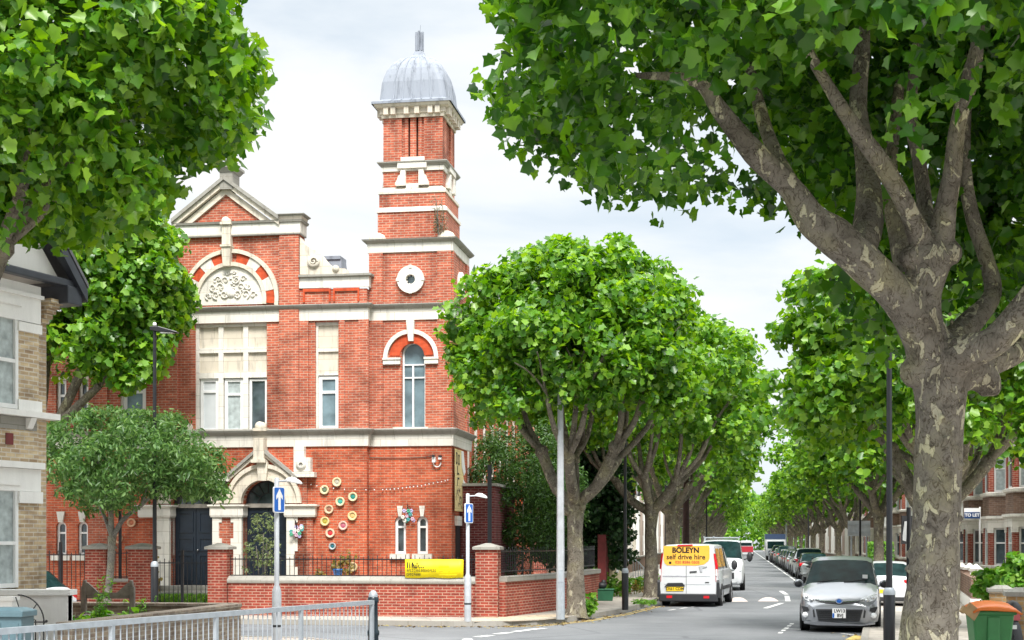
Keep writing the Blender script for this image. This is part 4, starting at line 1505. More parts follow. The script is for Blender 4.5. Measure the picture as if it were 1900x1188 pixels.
def fzd(y): return fz(y, 762, 1.2)               # heights on the tower's axis


prof = [(1.20, zc2 - .01), (1.20, zc2 + .06), (1.12, zc2 + .09), (1.02, zc2 + .16), (.97, fzd(168)), (.92, fzd(155)), (.86, fzd(143)), (.77, fzd(133)), (.64, fzd(124)), (.54, fzd(118.5)), (.38, fzd(115)), (.26, fzd(111)), (.18, fzd(105)), (.14, fzd(98))]
rows = []
for w_, z_ in prof:
    row = []
    rnd = .30 * min(1, (1.25 - w_) / .4)
    rad = w_ * rnd
    for q in range(4):
        cs = [(1, -1), (1, 1), (-1, 1), (-1, -1)][q]
        for k in range(5):
            a = R(-90 + q * 90 + 90 * k / 4)
            row.append((-ti + cs[0] * (w_ - rad) + rad * math.cos(a), ti + cs[1] * (w_ - rad) + rad * math.sin(a), z_))
    rows.append(row)
vs = [p for r_ in rows for p in r_]
k_ = 20
dm.add(vs, [(i * k_ + j, i * k_ + (j + 1) % k_, (i + 1) * k_ + (j + 1) % k_, (i + 1) * k_ + j) for i in range(len(rows) - 1) for j in range(k_)], 0, False)
dome = dm.build('dome', M['lead'], hall, smooth=False)
rb = MB()                                        # rolled seams of the lead
for rot in range(4):
    ca, sa = math.cos(R(90 * rot)), math.sin(R(90 * rot))
    for u in (-.66, -.33, 0, .33, .66):
        pts_ = []
        for w_, z_ in prof[2:-2]:
            x, y = u * w_ * .82, -w_
            pts_.append((-ti + ca * x - sa * y, ti + sa * x + ca * y, z_))
        rb.tube(pts_, .022, 5)
rb.build('lead_roll', M['lead'], dome)
fn = MB()
zf = fzd(98)
fn.lathe([(.22, fzd(110)), (.15, fzd(103)), (.12, fzd(97)), (.12, fzd(95))], (-ti, ti, 0), 10)
for k in range(8):
    a = R(45 * k)
    fn.box(-ti + .10 * math.cos(a) - .03, -ti + .10 * math.cos(a) + .03, ti + .10 * math.sin(a) - .03, ti + .10 * math.sin(a) + .03, fzd(96), fzd(60) - (.04 if k % 2 else 0))
fn.box(-ti - .09, -ti + .09, ti - .09, ti + .09, fzd(96), fzd(62))
fn.tube([(-ti + .02, ti, fzd(62)), (-ti + .03, ti, fzd(47))], .008, 5)
fn.build('finial', M['lead'], dome)

# ---- the long side wall along the street, and roof
BD = 17.0
sw = MB()
sw.box(-.75, -.45, TW, BD, ZG - .5, 8.7)
for y in (2.9, 4.3, 5.9, 7.5, 9.1, 10.7, 12.3, 13.9, 15.5):
    sw.box(-.45, -.22, y, y + .55, ZG - .5, 8.3)
    sw.box(-.45, -.30, y + .72, y + .92, ZG + 3.4, 8.0)
sw.box(-.45, .0, TW + .4, BD, ZG - .5, 3.4)
sw.box(-.75, -.1, TW, BD, 8.3, 8.7)
sw.build('side_wall', M['brick_bright'], hall)
sd = MB()
for y in (2.9, 4.3, 5.9, 7.5, 9.1, 10.7, 12.3):
    sd.box(-.47, -.24, y + 1.05, y + 1.17, 3.6, 8.2)
sd.build('side_strip', M['stone_clean'], hall)
sw2 = MB(); sw2.box(XE, XE + .3, MY + .4, BD, ZG - .5, Z3c); sw2.box(XE, -.75, BD - .3, BD, ZG - .5, 8.6); sw2.build('wall', BR, hall)
rf = MB()
rm = fx(425, 5)
rf.prism([(XL + .4, 8.75), (-.5, 8.75), (-.5, 8.85), (rm, 11.1), (XL + .4, 8.85)], 1.2, BD)
rf.build('roof', M['slate'], hall)
# low side porch in dark brick, with its stone lintel and door
sp = MB()
sp.box(.0, 1.05, 1.25, 5.2, ZG - .5, fz(902, 870, 1.2) )
sp.build('side_porch', M['brick_maroon'], hall)
pc_ = MB(); pc_.box(-.0, 1.15, 1.15, 5.3, fz(902, 870, 1.2), fz(897, 870, 1.2)); pc_.build('porch_coping', M['stone_grey'], hall)
sdz = fz(1045, 855)
sdp = MB(); sdp.box(.0, .05, .55, 1.05, DZ - .2, fz(975, 855)); sdp.build('side_door', M['plastic_dark'], hall)
sdl = MB(); sdl.box(.0, .09, .45, 1.15, fz(975, 855), fz(957, 855)); sdl.build('lintel', M['stone_clean'], hall)


def hp(lx, ly, z):
    """hall frame -> world"""
    return Vector((HC.x + lx * c9 + ly * s9, HC.y - lx * s9 + ly * c9, z))


# ---- things fixed to or resting on the hall
plates = [((625.8, 894.7), 'cream', (.70, .58, .36), (.45, .42, .33), 'round cream woven basket plate, topmost on the brick wall'),
          ((602.8, 909.2), 'olive', (.66, .55, .33), (.12, .17, .10), 'cream basket plate with small dark green centre, beside the doorway stonework'),
          ((655.4, 922.0), 'teal', (.68, .58, .36), (.02, .22, .18), 'basket plate with wide deep teal centre, right of the others near the top'),
          ((631.9, 930.8), 'aqua', (.68, .58, .36), (.05, .33, .28), 'basket plate with bright aqua centre, in the middle of the wall cluster'),
          ((611.0, 945.3), 'brown', (.62, .46, .30), (.30, .13, .08), 'tilted straw basket plate with red brown hole, left of the aqua one'),
          ((654.5, 957.5), 'straw', (.74, .56, .28), (.60, .42, .16), 'all straw coloured basket plate on the right of the cluster'),
          ((603.6, 967.5), 'yellow', (.70, .55, .26), (.42, .36, .05), 'basket plate with yellow green centre, at the left edge of the cluster'),
          ((637.2, 975.5), 'pink', (.72, .44, .36), (.45, .12, .18), 'pinkish basket plate with crimson pink centre'),
          ((613.3, 989.4), 'red', (.72, .52, .38), (.55, .03, .04), 'cream basket plate with small bright red centre'),
          ((617.5, 1013.6), 'blue', (.40, .42, .42), (.01, .13, .17), 'small grey rimmed plate with dark blue centre, lowest of the cluster'),
          ((655.6, 1052.0), 'lower', (.68, .55, .32), (.50, .40, .20), 'straw basket plate hanging beside the white planter behind the railings'),
          ((245.0, 970.0), 'leftwing', (.60, .36, .22), (.50, .16, .08), 'terracotta basket plate above the leaning tree trunk on the left wall'),
          ((221.0, 1000.0), 'leftlow', (.58, .32, .2), (.48, .14, .08), 'lower terracotta basket plate beside the fork of the small tree')]
for (px_, py_), nm, c_rim, c_mid, lab in plates:
    x_, z_ = FP(px_, py_, MY)
    w_ = hp(x_, MY - .02, z_)
    t_ = thing('basket_plate', w_, -SA, lab, 'wall plate', 'woven basket plates hung on the hall wall')
    r_ = .105 if nm == 'blue' else .135
    a = MB(); a.lathe([(r_ * .55, -.02), (r_ * .62, -.045), (r_ * .8, -.05), (r_, -.06), (r_ * 1.02, -.03), (r_, .0)], (0, 0, 0), 20, 0, 'y')
    a.build('rim', mat('plate_rim_' + nm, c_rim, .8, var=.2, scale=20), t_)
    a = MB(); a.lathe([(0, -.03), (r_ * .3, -.035), (r_ * .58, -.02)], (0, 0, 0), 16, 0, 'y')
    a.build('centre', mat('plate_mid_' + nm, c_mid, .7, var=.25, scale=20), t_)
# floodlight with its conduit loop
x_, z_ = FP(812, 855)
t_ = thing('security_light', hp(x_, -.02, z_), -SA, 'white security light and camera with looped conduit high on the tower brick', 'light')
a = MB(); a.box(-.14, -.04, -.14, .0, -.06, .10); a.box(.05, .14, -.16, -.02, .02, .10); a.build('lamp_head', M['white'], t_, bevel=.01)
a = MB(); a.box(-.12, -.05, -.2, -.13, .1, .16); a.box(.06, .15, -.18, -.04, .10, .15); a.build('sensor', M['plastic_dark'], t_)
a = MB(); a.tube([(-.11 + .11 - .11 * math.cos(R(q)), -.05, -.06 - .13 * math.sin(R(q))) for q in range(0, 181, 15)], .018, 8); a.build('conduit', M['white'], t_)
# festoon string
t_ = thing('string_lights', hp(fx(560), -.06, fz(895)), -SA, 'sagging string of small white bulbs across the red brick wall', 'string lights')
inv = Vector((fx(560), -.06, fz(895)))
pt = []
for px_, py_ in ((562, 893), (578, 898), (600, 903), (640, 907), (680, 908), (711, 907.5), (725, 907), (740, 905.5), (755, 903.5), (768, 902), (783, 900.5), (797, 897), (813, 894), (827, 891), (836, 888)):
    x_, z_ = FP(px_, py_, MY if px_ < 684 else 0)
    pt.append(Vector((x_, (MY if px_ < 684 else 0) - .06, z_)) - inv)
a = MB(); a.tube(pt, .004, 4); a.build('wire', M['plastic_dark'], t_)
for i in range(len(pt) - 1):
    for f_ in (0.0, .5):
        q = pt[i].lerp(pt[i + 1], f_)
        a = MB(); a.ball((q.x, q.y, q.z - .025), .022, 6); a.build('bulb', M['white'], t_)
# dark cable along the wall below the cornice
a = MB()
a.tube([(fx(px_), -.03, fz(py_)) for px_, py_ in ((686, 849), (720, 850), (760, 850), (790, 849), (802, 846))], .012, 5)
a.build('cable', M['plastic_dark'], hall)
# paper flower bunches
for (px_, py_, ly, lab, seed) in ((552, 984, DY, 'bunch of teal and pink paper flowers hung beside the navy door', 3), (760, 956, 0, 'bunch of lilac and green paper flowers hung between the slim windows', 8)):
    x_, z_ = FP(px_, py_, ly)
    t_ = thing('flower_bunch', hp(x_, ly - .08, z_), -SA, lab, 'flowers', 'paper flower bunches on the hall wall')
    r2 = random.Random(seed)
    a = MB()
    for q in range(5): a.tube([(0, 0, .0), (r2.uniform(-.06, .06), -.02, .2 + r2.random() * .16)], .007, 4)
    a.build('stem', M['plastic_dark'], t_)
    cols_ = [(.06, .32, .32), (.62, .42, .52), (.70, .68, .62), (.45, .40, .62), (.08, .36, .22)]
    for q in range(14):
        a = MB()
        c_ = (r2.uniform(-.18, .18), r2.uniform(-.08, .02), r2.uniform(-.20, .14))
        for e in range(6):
            an = e * 1.05
            a.ball((c_[0] + .035 * math.cos(an), c_[1], c_[2] + .035 * math.sin(an)), (.03, .015, .03), 6)
        a.build('flower', mat('paper_%d_%d' % (seed, q), cols_[q % 5], .8, var=.1), t_)
# mural banner on the tower flank
bx = .07
bw0, bw1 = .12, 1.62
bzt, bzb = fz(832, 844), fz(948, 844)
t_ = thing('wall_banner', hp(bx, 0, 0), -SA, 'tall cream yellow banner with dark lettering and leaf drawing on the tower flank', 'banner')
a = MB()
pts_ = [(bw0, bzb), (bw1, bzb), (bw1 + .0, bzt - 1.1), (bw1 - .25, bzt - .75), (bw1 - .02, bzt - .6), (bw1 - .35, bzt), (bw0, bzt)]
a.prism(pts_, 0.0, .015, 0, 'x'); a.build('sheet', M['mural'], t_)
a = MB()
a.prism([(bw1 - .62, bzt - .02), (bw1 - .3, bzt - .01), (bw1 + .03, bzt - .62), (bw1 - .2, bzt - .74), (bw1 - .5, bzt - .52)], .018, .03, 0, 'x')
a.prism([(bw1 - .35, bzt - .85), (bw1 + .02, bzt - .95), (bw1 + .02, bzt - 1.55), (bw1 - .15, bzt - 1.3)], .018, .026, 0, 'x')
a.build('loose_flap', M['sign_white'], t_)
a = MB()
for (u, v_, w2, h2) in ((.32, .22, .16, .30), (.66, .25, .16, .26)):
    for (du, dv, ww, hh2) in ((-w2 / 2, 0, .05, h2), (w2 / 2, 0, .05, h2), (0, h2 / 2, w2, .05), (0, -h2 / 2, w2, .05)):
        a.box(.016, .022, u + du - ww / 2, u + du + ww / 2, bzt - v_ + dv - hh2 / 2 - .05, bzt - v_ + dv + hh2 / 2 - .05)
for (u, v_, ww, hh2) in ((.45, .62, .06, .26), (.58, .72, .2, .05), (.45, .96, .05, .24), (.58, .86, .26, .05)):
    a.box(.016, .022, u - ww / 2, u + ww / 2, bzt - v_ - hh2 / 2, bzt - v_ + hh2 / 2)
r2 = random.Random(2)
for q in range(34):
    u, v_ = r2.uniform(.22, 1.45), r2.uniform(.06, .62)
    an = r2.uniform(-1.2, 1.2)
    p_ = Vector((.018, u, bzb + v_))
    a.bar(p_, p_ + Vector((0, .11 * math.sin(an), .11 * math.cos(an))), .022, .006, 0, (1, 0, 0))
a.build('printing', M['plastic_dark'], t_)
# pigeon on the apex block
pg = MB()
pw = hp(axc - .03, MY + .05, fz(311, 424, MY) + .07)
sk = [((0, 0, .10), .055), ((.06, 0, .115), .06), ((.11, 0, .15), .045), ((.125, 0, .20), .032), ((.135, 0, .225), .03)]
pg.tube([Vector((-.17, 0, .06)), Vector((-.10, 0, .075)), Vector((-.04, 0, .10)), Vector((.03, 0, .115)), Vector((.085, 0, .14)), Vector((.11, 0, .19)), Vector((.118, 0, .225)), Vector((.12, 0, .245))],
        [.014, .028, .05, .06, .052, .032, .028, .012], 10)
pg.tube([(.125, 0, .228), (.165, 0, .222)], [.009, .002], 6)
for sy in (-.02, .02): pg.tube([(.01, sy, .07), (.015, sy, .0)], .006, 5)
po = pg.build('pigeon', mat('pigeon_grey', (.11, .115, .14), .7, var=.3, scale=14))
po.location = pw; po.rotation_euler = (0, 0, R(180 - 9))
tag(po, 'grey pigeon perched on the capping block of the gable peak', 'bird')
# buddleia rooted in the tower ledge
t_ = thing('wall_plant', hp(fx(816), .02, za + .1), -SA, 'straggly plant rooted in the stone ledge at the tower corner', 'plant')
a = MB()
r2 = random.Random(4)
pp_ = []
for q in range(9):
    x_ = r2.uniform(-.12, .12); h_ = r2.uniform(.5, 1.25)
    e_ = Vector((x_ + r2.uniform(-.15, .12), -.06 - r2.random() * .08, h_))
    a.tube([(x_ * .5, 0, 0), (x_, -.05, h_ * .5), e_], [.012, .008, .004], 5)
    for k in range(26):
        f_ = r2.uniform(.1, 1)
        pp_.append((x_ + (e_.x - x_) * f_ + r2.gauss(0, .05), -.05 + r2.gauss(0, .04), h_ * f_))
a.build('stem', M['bark_grey'], t_)
pp_ = np.array(pp_)
leaves('foliage', pp_, unit(len(pp_)) + np.array([0, -.5, .4]), .085, leafmat('dry_plant', (.07, .08, .04), (.12, .11, .06), (.2, .17, .1)), t_, 'lance')
# ================================================================== trees and plants
def limb(mb, pts, radii, n=10, jit=0.10, sub=3):
    """a limb through the given points, smoothed by Catmull-Rom"""
    pts = [Vector(p) for p in pts]
    P_, R_ = [], []
    m = len(pts)
    for i in range(m - 1):
        p0, p1, p2, p3 = pts[max(i - 1, 0)], pts[i], pts[i + 1], pts[min(i + 2, m - 1)]
        for k in range(sub):
            t = k / sub
            q = 0.5 * ((2 * p1) + (p2 - p0) * t + (2 * p0 - 5 * p1 + 4 * p2 - p3) * t * t + (3 * p1 - p0 - 3 * p2 + p3) * t ** 3)
            P_.append(q); R_.append(radii[i] * (1 - t) + radii[i + 1] * t)
    P_.append(pts[-1]); R_.append(radii[-1])
    mb.tube(P_, R_, n, jitter=jit)


def street_plane(seed, H=10.4, rad=4.0, fork=3.0, nl=5, lean=0.0):
    """pollarded plane: trunk with a knuckle, limbs with knuckles of their own; returns builder and limb tips"""
    r_ = random.Random(seed)
    mb = MB()
    limb(mb, [(0, 0, -.05), (0.02, 0, .25), (.0 + lean * .4, 0, 1.2), (lean * .8, .02, 2.2), (lean, 0, fork - .15), (lean, 0, fork + .25)],
         [.36, .27, .225, .205, .235, .26], 14, .14)
    mb.ball((lean, 0, fork + .05), (.30, .29, .27), 12)
    for q in range(3):
        a = r_.uniform(0, 6.28)
        mb.ball((lean + .22 * math.cos(a), .22 * math.sin(a), fork - .05 + r_.uniform(-.2, .15)), r_.uniform(.09, .15), 10)
    tips = []
    a0 = r_.uniform(0, 6.28)
    for k in range(nl):
        a = a0 + k * 6.283 / nl + r_.uniform(-.3, .3)
        out = r_.uniform(.9, 1.3)
        h1 = fork + r_.uniform(.9, 1.5)
        e1 = Vector((lean + out * math.cos(a), out * math.sin(a), h1))
        m1 = Vector((lean + .55 * out * math.cos(a), .55 * out * math.sin(a), fork + .35 + r_.uniform(0, .25)))
        limb(mb, [(lean, 0, fork), m1, e1], [.17, .15, .14], 10, .15)
        mb.ball(e1, r_.uniform(.15, .2), 10)
        for j in range(3):
            b = a + r_.uniform(-.9, .9)
            o2 = r_.uniform(.5, 1.5)
            e2 = e1 + Vector((o2 * math.cos(b), o2 * math.sin(b), r_.uniform(1.2, 2.3)))
            m2 = e1.lerp(e2, .5) + Vector((.15 * math.cos(b), .15 * math.sin(b), -.15))
            limb(mb, [e1, m2, e2], [.095, .075, .05], 7, .1)
            mb.ball(e2, .07, 6)
            for i in range(2):
                c_ = b + r_.uniform(-1, 1)
                e3 = e2 + Vector((.8 * math.cos(c_), .8 * math.sin(c_), r_.uniform(.6, 1.4)))
                limb(mb, [e2, e2.lerp(e3, .5) + Vector((0, 0, .1)), e3], [.04, .028, .014], 5, 0)
            tips.append(e2)
    return mb, tips


def plane_tree(name, seed, loc, label, H=10.4, rad=4.0, fork=3.0, group='plane trees along the street', ncl=330, nlf=46, lsz=.21, kind='lobed', lsep=.62, rz=None, zc=None, lean=0.0, scale=1.0, leafm='leaf_plane', rot=0.0):
    t = thing(name, loc, rot, label, 'tree', group)
    mb, tips = street_plane(seed, H, rad, fork, lean=lean)
    mb.build('trunk', M['bark'], t)
    rzz = rz or (H - fork - 1.6) / 2 * 1.02
    zcc = zc or H - rzz
    p, nn = crown_points((lean, 0, zcc), (rad, rad, rzz), ncl, nlf, lsep, zmin=-.62, ex=2.3, seed=seed, lump=.15, inner=.3)
    keep = p[:, 2] > fork + 1.05
    leaves('crown', p[keep], nn[keep], lsz, M[leafm], t, kind)
    t.scale = (scale,) * 3
    return t


GP = 'plane trees lining the street'
# --- left row: the big one by the corner
tA = plane_tree('plane_tree', 21, G(1068, 1142, PZ), 'round topped plane tree on the corner pavement behind the tall grey column', H=10.0, rad=2.95, fork=2.95, group=GP, ncl=520, nlf=62, lsz=.175, lsep=.50, zc=7.0, rz=2.5, rot=.4)
tB = plane_tree('plane_tree', 34, S(-3.05, 50.5, PZ), 'plane tree growing at the kerb beside the white hire van', H=10.2, rad=3.8, fork=3.0, group=GP, ncl=360, nlf=60, lsz=.20, lsep=.55, zc=7.0, rz=2.9, rot=1.0)
tC = plane_tree('plane_tree', 47, S(-3.1, 66, PZ), 'thick trunked plane tree behind the hire van roof, left of the brown pole', H=11.0, rad=3.9, fork=3.3, group=GP, ncl=300, nlf=54, lsz=.24, lsep=.56, zc=7.4, rz=3.7, rot=2.0)
# protos reused further down the street
far = [plane_tree('plane_tree', 58 + i, S(-3.4, 79 + 13 * i, PZ), '', H=11.2, rad=3.7, fork=3.1, group=GP, ncl=260, nlf=34, lsz=.30, kind='quad', zc=7.4, rz=3.7, rot=i * 1.7) for i in range(3)]
names_far = ['third plane tree past the hire van on the left pavement', 'fourth plane tree past the hire van, above the roof rack of the second van', 'fifth plane tree on the left, its crown bulging over the road']
for t_, lb in zip(far, names_far): t_['label'] = lb
k = 0
r3 = random.Random(9)
ordn = ['sixth', 'seventh', 'eighth', 'ninth', 'tenth', 'eleventh', 'twelfth', 'thirteenth', 'fourteenth', 'fifteenth', 'sixteenth', 'seventeenth', 'eighteenth', 'nineteenth', 'twentieth']
for i in range(13):
    c_ = copy_tree(far[i % 3])
    c_.location = S(-3.4 + r3.uniform(-.2, .2), 119 + i * 13.5, PZ)
    c_.rotation_euler.z = r3.uniform(0, 6.28)
    s_ = r3.uniform(.92, 1.08)
    c_.scale = (s_, s_, s_)
    c_['label'] = '%s plane from the junction in the left row, far down the street' % ordn[i]
# --- right row
tD = plane_tree('plane_tree', 73, N(.95, 33.5, PZ), 'leafy plane tree directly behind the nearest trunk and the black lamp post', H=9.0, rad=3.15, fork=2.7, group=GP, ncl=420, nlf=62, lsz=.18, lsep=.50, zc=5.9, rz=2.55, rot=2.2)
tE = plane_tree('plane_tree', 82, S(6.0, 64, PZ), 'plane tree with pale mottled trunk directly behind the silver people carrier', H=9.8, rad=3.3, fork=3.1, group=GP, ncl=290, nlf=52, lsz=.24, lsep=.55, zc=6.5, rz=3.0, rot=.3)
rlab = ['plane tree beside the clipped green hedge on the right pavement', 'plane tree behind the parked estate cars, next past the hedge', 'pale trunked leaning plane tree above the row of parked cars on the right']
for i in range(15):
    c_ = copy_tree(far[(i + 1) % 3])
    c_.location = S(6.3 + r3.uniform(-.2, .2), 83 + i * 13.5, PZ)
    c_.rotation_euler.z = r3.uniform(0, 6.28)
    s_ = r3.uniform(.80, .92)
    c_.scale = (s_, s_, s_)
    c_['label'] = rlab[i] if i < 3 else '%s plane tree from the near corner in the right row, far down the street' % ordn[i - 3]
tF = copy_tree(far[1]); tF.location = N(1.2, 50, PZ); tF.rotation_euler.z = 4.0; tF.scale = (.86, .86, .86)
tF['label'] = 'plane tree behind the nearest trunk, close to the letting board'

# --- the great tree in the foreground, limb by limb
YN = 16.6
tn = thing('plane_tree', at(1735, YN, PZ), 0, 'huge near plane tree with thick mottled trunk beside the tall black lamp post', 'tree', GP)
base = at(1735, YN, PZ)


def nl_(mb, pts, n=14, jit=.12, sub=4):
    """limb from (photo x, photo y, radius in px, depth offset) measured at the tree's distance"""
    V_, Q_ = [], []
    for x, y, r, d in pts:
        V_.append(P(x, y, YN + d) - base)
        Q_.append(r / F * (YN + d))
    limb(mb, V_, Q_, n, jit, sub)


nb = MB()
nl_(nb, [(1722, 1370, 80, 0), (1723, 1300, 64, 0), (1724, 1188, 54, 0), (1734, 1040, 46, 0), (1740, 900, 43, 0), (1744, 780, 43, 0), (1744, 715, 51, 0), (1738, 660, 50, 0), (1735, 620, 40, 0)], 22, .10)
nl_(nb, [(1735, 670, 44, 0), (1696, 590, 37, -.2), (1650, 532, 35, -.3), (1602, 488, 36, -.4), (1548, 438, 36, -.4), (1508, 408, 31, -.4), (1466, 348, 22, -.4), (1400, 285, 22, -.5), (1338, 208, 17, -.6), (1290, 150, 11, -.7), (1180, 140, 6, -.9)], 16)
nl_(nb, [(1590, 480, 30, -.3), (1612, 410, 27, .1), (1608, 300, 21, .5), (1592, 200, 17, .8), (1600, 60, 15, 1.1), (1580, -120, 9, 1.2)], 12)
nl_(nb, [(1480, 370, 22, -.3), (1445, 300, 15, .1), (1415, 220, 13, .4), (1390, 120, 10, .7)], 10)
nl_(nb, [(1735, 680, 50, 0), (1712, 600, 37, -.15), (1714, 545, 34, -.2), (1722, 480, 44, -.2), (1722, 440, 32, -.2)], 16)
nb.ball(P(1690, 478, YN - .3) - base, .14, 10); nb.ball(P(1762, 470, YN - .25) - base, .15, 10); nb.ball(P(1700, 690, YN - .05) - base, .2, 10)
nl_(nb, [(1712, 455, 26, -.25), (1690, 400, 19, -.4), (1640, 310, 18, -.6), (1592, 245, 16, -.7), (1540, 165, 12, -.8), (1490, 70, 10, -.9), (1470, -60, 6, -.9)], 12)
nl_(nb, [(1722, 450, 22, -.1), (1716, 380, 15, .1), (1704, 290, 13, .3), (1690, 220, 12, .5), (1700, 80, 9, .6)], 10)
nl_(nb, [(1742, 455, 30, -.2), (1756, 380, 20, -.3), (1768, 310, 17, -.4), (1778, 230, 15, -.5), (1803, 135, 17, -.6), (1820, 40, 8, -.7)], 12)
nb.ball(P(1805, 130, YN - .6) - base, .12, 8)
nl_(nb, [(1740, 680, 48, 0), (1790, 655, 34, -.3), (1840, 636, 29, -.5), (1885, 592, 28, -.6), (1930, 530, 27, -.7), (1990, 430, 28, -.8), (2040, 250, 18, -.9)], 16)
nl_(nb, [(1765, 700, 40, .1), (1805, 690, 34, .2), (1832, 712, 27, .2), (1836, 735, 16, .2)], 12)
nl_(nb, [(1800, 690, 28, .2), (1850, 668, 24, .3), (1900, 640, 24, .4), (1960, 560, 22, .5), (2000, 420, 14, .6)], 12)
nl_(nb, [(1760, 640, 30, .5), (1800, 600, 24, .8), (1842, 545, 17, 1.0), (1830, 480, 15, 1.1), (1806, 410, 14, 1.2), (1790, 300, 12, 1.3), (1800, 100, 8, 1.4)], 10)
nl_(nb, [(1725, 640, 26, .6), (1690, 540, 22, .9), (1665, 430, 18, 1.2), (1650, 320, 15, 1.4), (1670, 150, 10, 1.6)], 10)
rb_ = random.Random(3)
for q in range(26):                             # knuckles and burrs up the trunk
    yy = rb_.uniform(420, 1180)
    a = rb_.uniform(0, 6.28)
    xx = np.interp(yy, [450, 560, 650, 720, 900, 1180], [1722, 1716, 1735, 1745, 1742, 1726])
    rr_ = np.interp(yy, [450, 560, 650, 720, 900, 1180], [44, 40, 54, 54, 46, 60]) / F * YN
    c_ = P(xx, yy, YN) - base
    nb.ball((c_.x + rr_ * .9 * math.cos(a), c_.y + rr_ * .9 * math.sin(a), c_.z), rb_.uniform(.02, .05), 8)
nb.build('trunk', M['bark_near'], tn, remesh=.022)
tt = bpy.data.textures  # (no image textures used)


def keep_near(q):
    w_ = Vector(q) + base
    px = CX + w_.x / w_.y * F
    py = HY - (w_.z - EH) / w_.y * F
    if py > 900 or px < np.interp(py, [-200, 0, 90, 130, 190, 250], [965, 945, 1000, 955, 945, 975]): return False
    # the space under the canopy, in front of and around the limbs, is open
    if w_.y < YN + .6 and py > 170 and px > 1300:
        return rng.random() < .10 and py < 330
    if w_.y < YN + .6 and py > 60 and 1420 < px < 1850:
        return rng.random() < .42
    lim = np.interp(px, [880, 960, 1040, 1120, 1200, 1300, 1400, 1500, 1600, 1900], [215, 265, 285, 330, 335, 375, 365, 375, 520, 560])
    return py < lim + rng.normal(0, 14) and rng.random() > (.12 if px < 1500 else 0)


pc = P(1745, 1004, YN) - base
p, nn = crown_points((.45, .3, 8.55), (5.75, 5.2, 3.5), 2300, 30, .38, zmin=-.78, ex=2.9, inner=.30, keep=keep_near, lump=.06, seed=3)
# an inner backing of shaded shoots behind the limbs
p2, n2 = crown_points((.75, 2.2, 7.6), (4.6, 2.6, 3.3), 420, 34, .5, zmin=-.95, ex=2.2, inner=.4, lump=.05, seed=5, keep=lambda q: (HY - ((q[2] + base.z) - EH) / (q[1] + base.y) * F) < 620 and q[1] > .75 and (CX + (q[0] + base.x) / (q[1] + base.y) * F) > 1575 + max(0, 400 - (HY - ((q[2] + base.z) - EH) / (q[1] + base.y) * F)) * -1.2)
p = np.concatenate([p, p2]); nn = np.concatenate([nn, n2])
leaves('crown', p, nn, .158, M['leaf_shaded'], tn, 'maple', droop=.55)

# --- the tree whose crown fills the upper left; its trunk is just out of frame
tl_ = thing('plane_tree', (-7.75, 19.0, PZ), 0, 'near plane tree hanging its bright leafy crown over the pale house', 'tree', GP)
mb, tips = street_plane(91, 10, 3.4, 4.4)
mb.build('trunk', M['bark'], tl_)


def keep_l(q):
    w_ = Vector(q) + Vector((-7.75, 19.0, PZ))
    px = CX + w_.x / w_.y * F
    py = HY - (w_.z - EH) / w_.y * F
    lim = np.interp(px, [-200, 0, 20, 60, 150, 240, 290, 330, 420, 470, 520], [460, 470, 440, 450, 475, 440, 370, 310, 285, 240, 150])
    return py < lim - 14 + rng.normal(0, 10) and px < np.interp(py, [-100, 0, 60, 120, 180, 240], [410, 415, 430, 465, 450, 440])


p, nn = crown_points((.85, .2, 8.9), (3.4, 3.6, 3.5), 1250, 40, .38, zmin=-.85, ex=2.3, inner=.25, keep=keep_l, lump=.08, seed=11)
leaves('crown', p, nn, .155, M['leaf_plane'], tl_, 'maple', droop=.5)

# --- plane tree beyond the pale house
tm_loc = at(60, 40.2, PZ)
tm = thing('plane_tree', tm_loc, 0, 'plane tree rising from behind the pale house in front of the hall', 'tree', GP)
mb = MB()
limb(mb, [(0, 0, 0), (.02, 0, 1.8), (0, 0, 3.6), (.05, 0, 4.6)], [.38, .28, .25, .28], 12, .12)
for (e, r_) in (((1.5, 0, 7.0), .13), ((.3, .5, 7.6), .12), ((-1.2, .3, 7.0), .12), ((2.0, -.4, 6.3), .1), ((.5, -.9, 7.3), .11)):
    limb(mb, [(.05, 0, 4.4), (e[0] * .5, e[1] * .5, 5.4), e], [.16, .14, r_], 9, .12)
    for j in range(2):
        limb(mb, [e, (e[0] * 1.3 + .3 * j, e[1] + .4, e[2] + .9)], [r_ * .7, .03], 6, 0)
mb.build('trunk', M['bark'], tm)


def keep_m(q):
    w_ = Vector(q) + tm_loc
    px = CX + w_.x / w_.y * F
    py = HY - (w_.z - EH) / w_.y * F
    lim = np.interp(px, [60, 110, 170, 230, 300, 345], [690, 690, 735, 725, 680, 620])
    return py < lim - 8


p, nn = crown_points((1.28, 0, 8.75), (2.8, 2.0, 2.9), 470, 54, .46, zmin=-.8, ex=2.5, inner=.25, keep=keep_m, lump=.08, seed=13)
leaves('crown', p, nn, .205, M['leaf_plane'], tm, 'lobed')

# --- small leaning tree in the front garden
ts_loc = at(203, 38.0, PZ)
ts_ = thing('small_tree', ts_loc, 0, 'small leaning tree with fine pale green leaves in front of the brick piers', 'tree')
mb = MB()
YS = 38.0


def sl_pts(pts, d=0): return [P(x, y, YS + d) - ts_loc for x, y in pts]


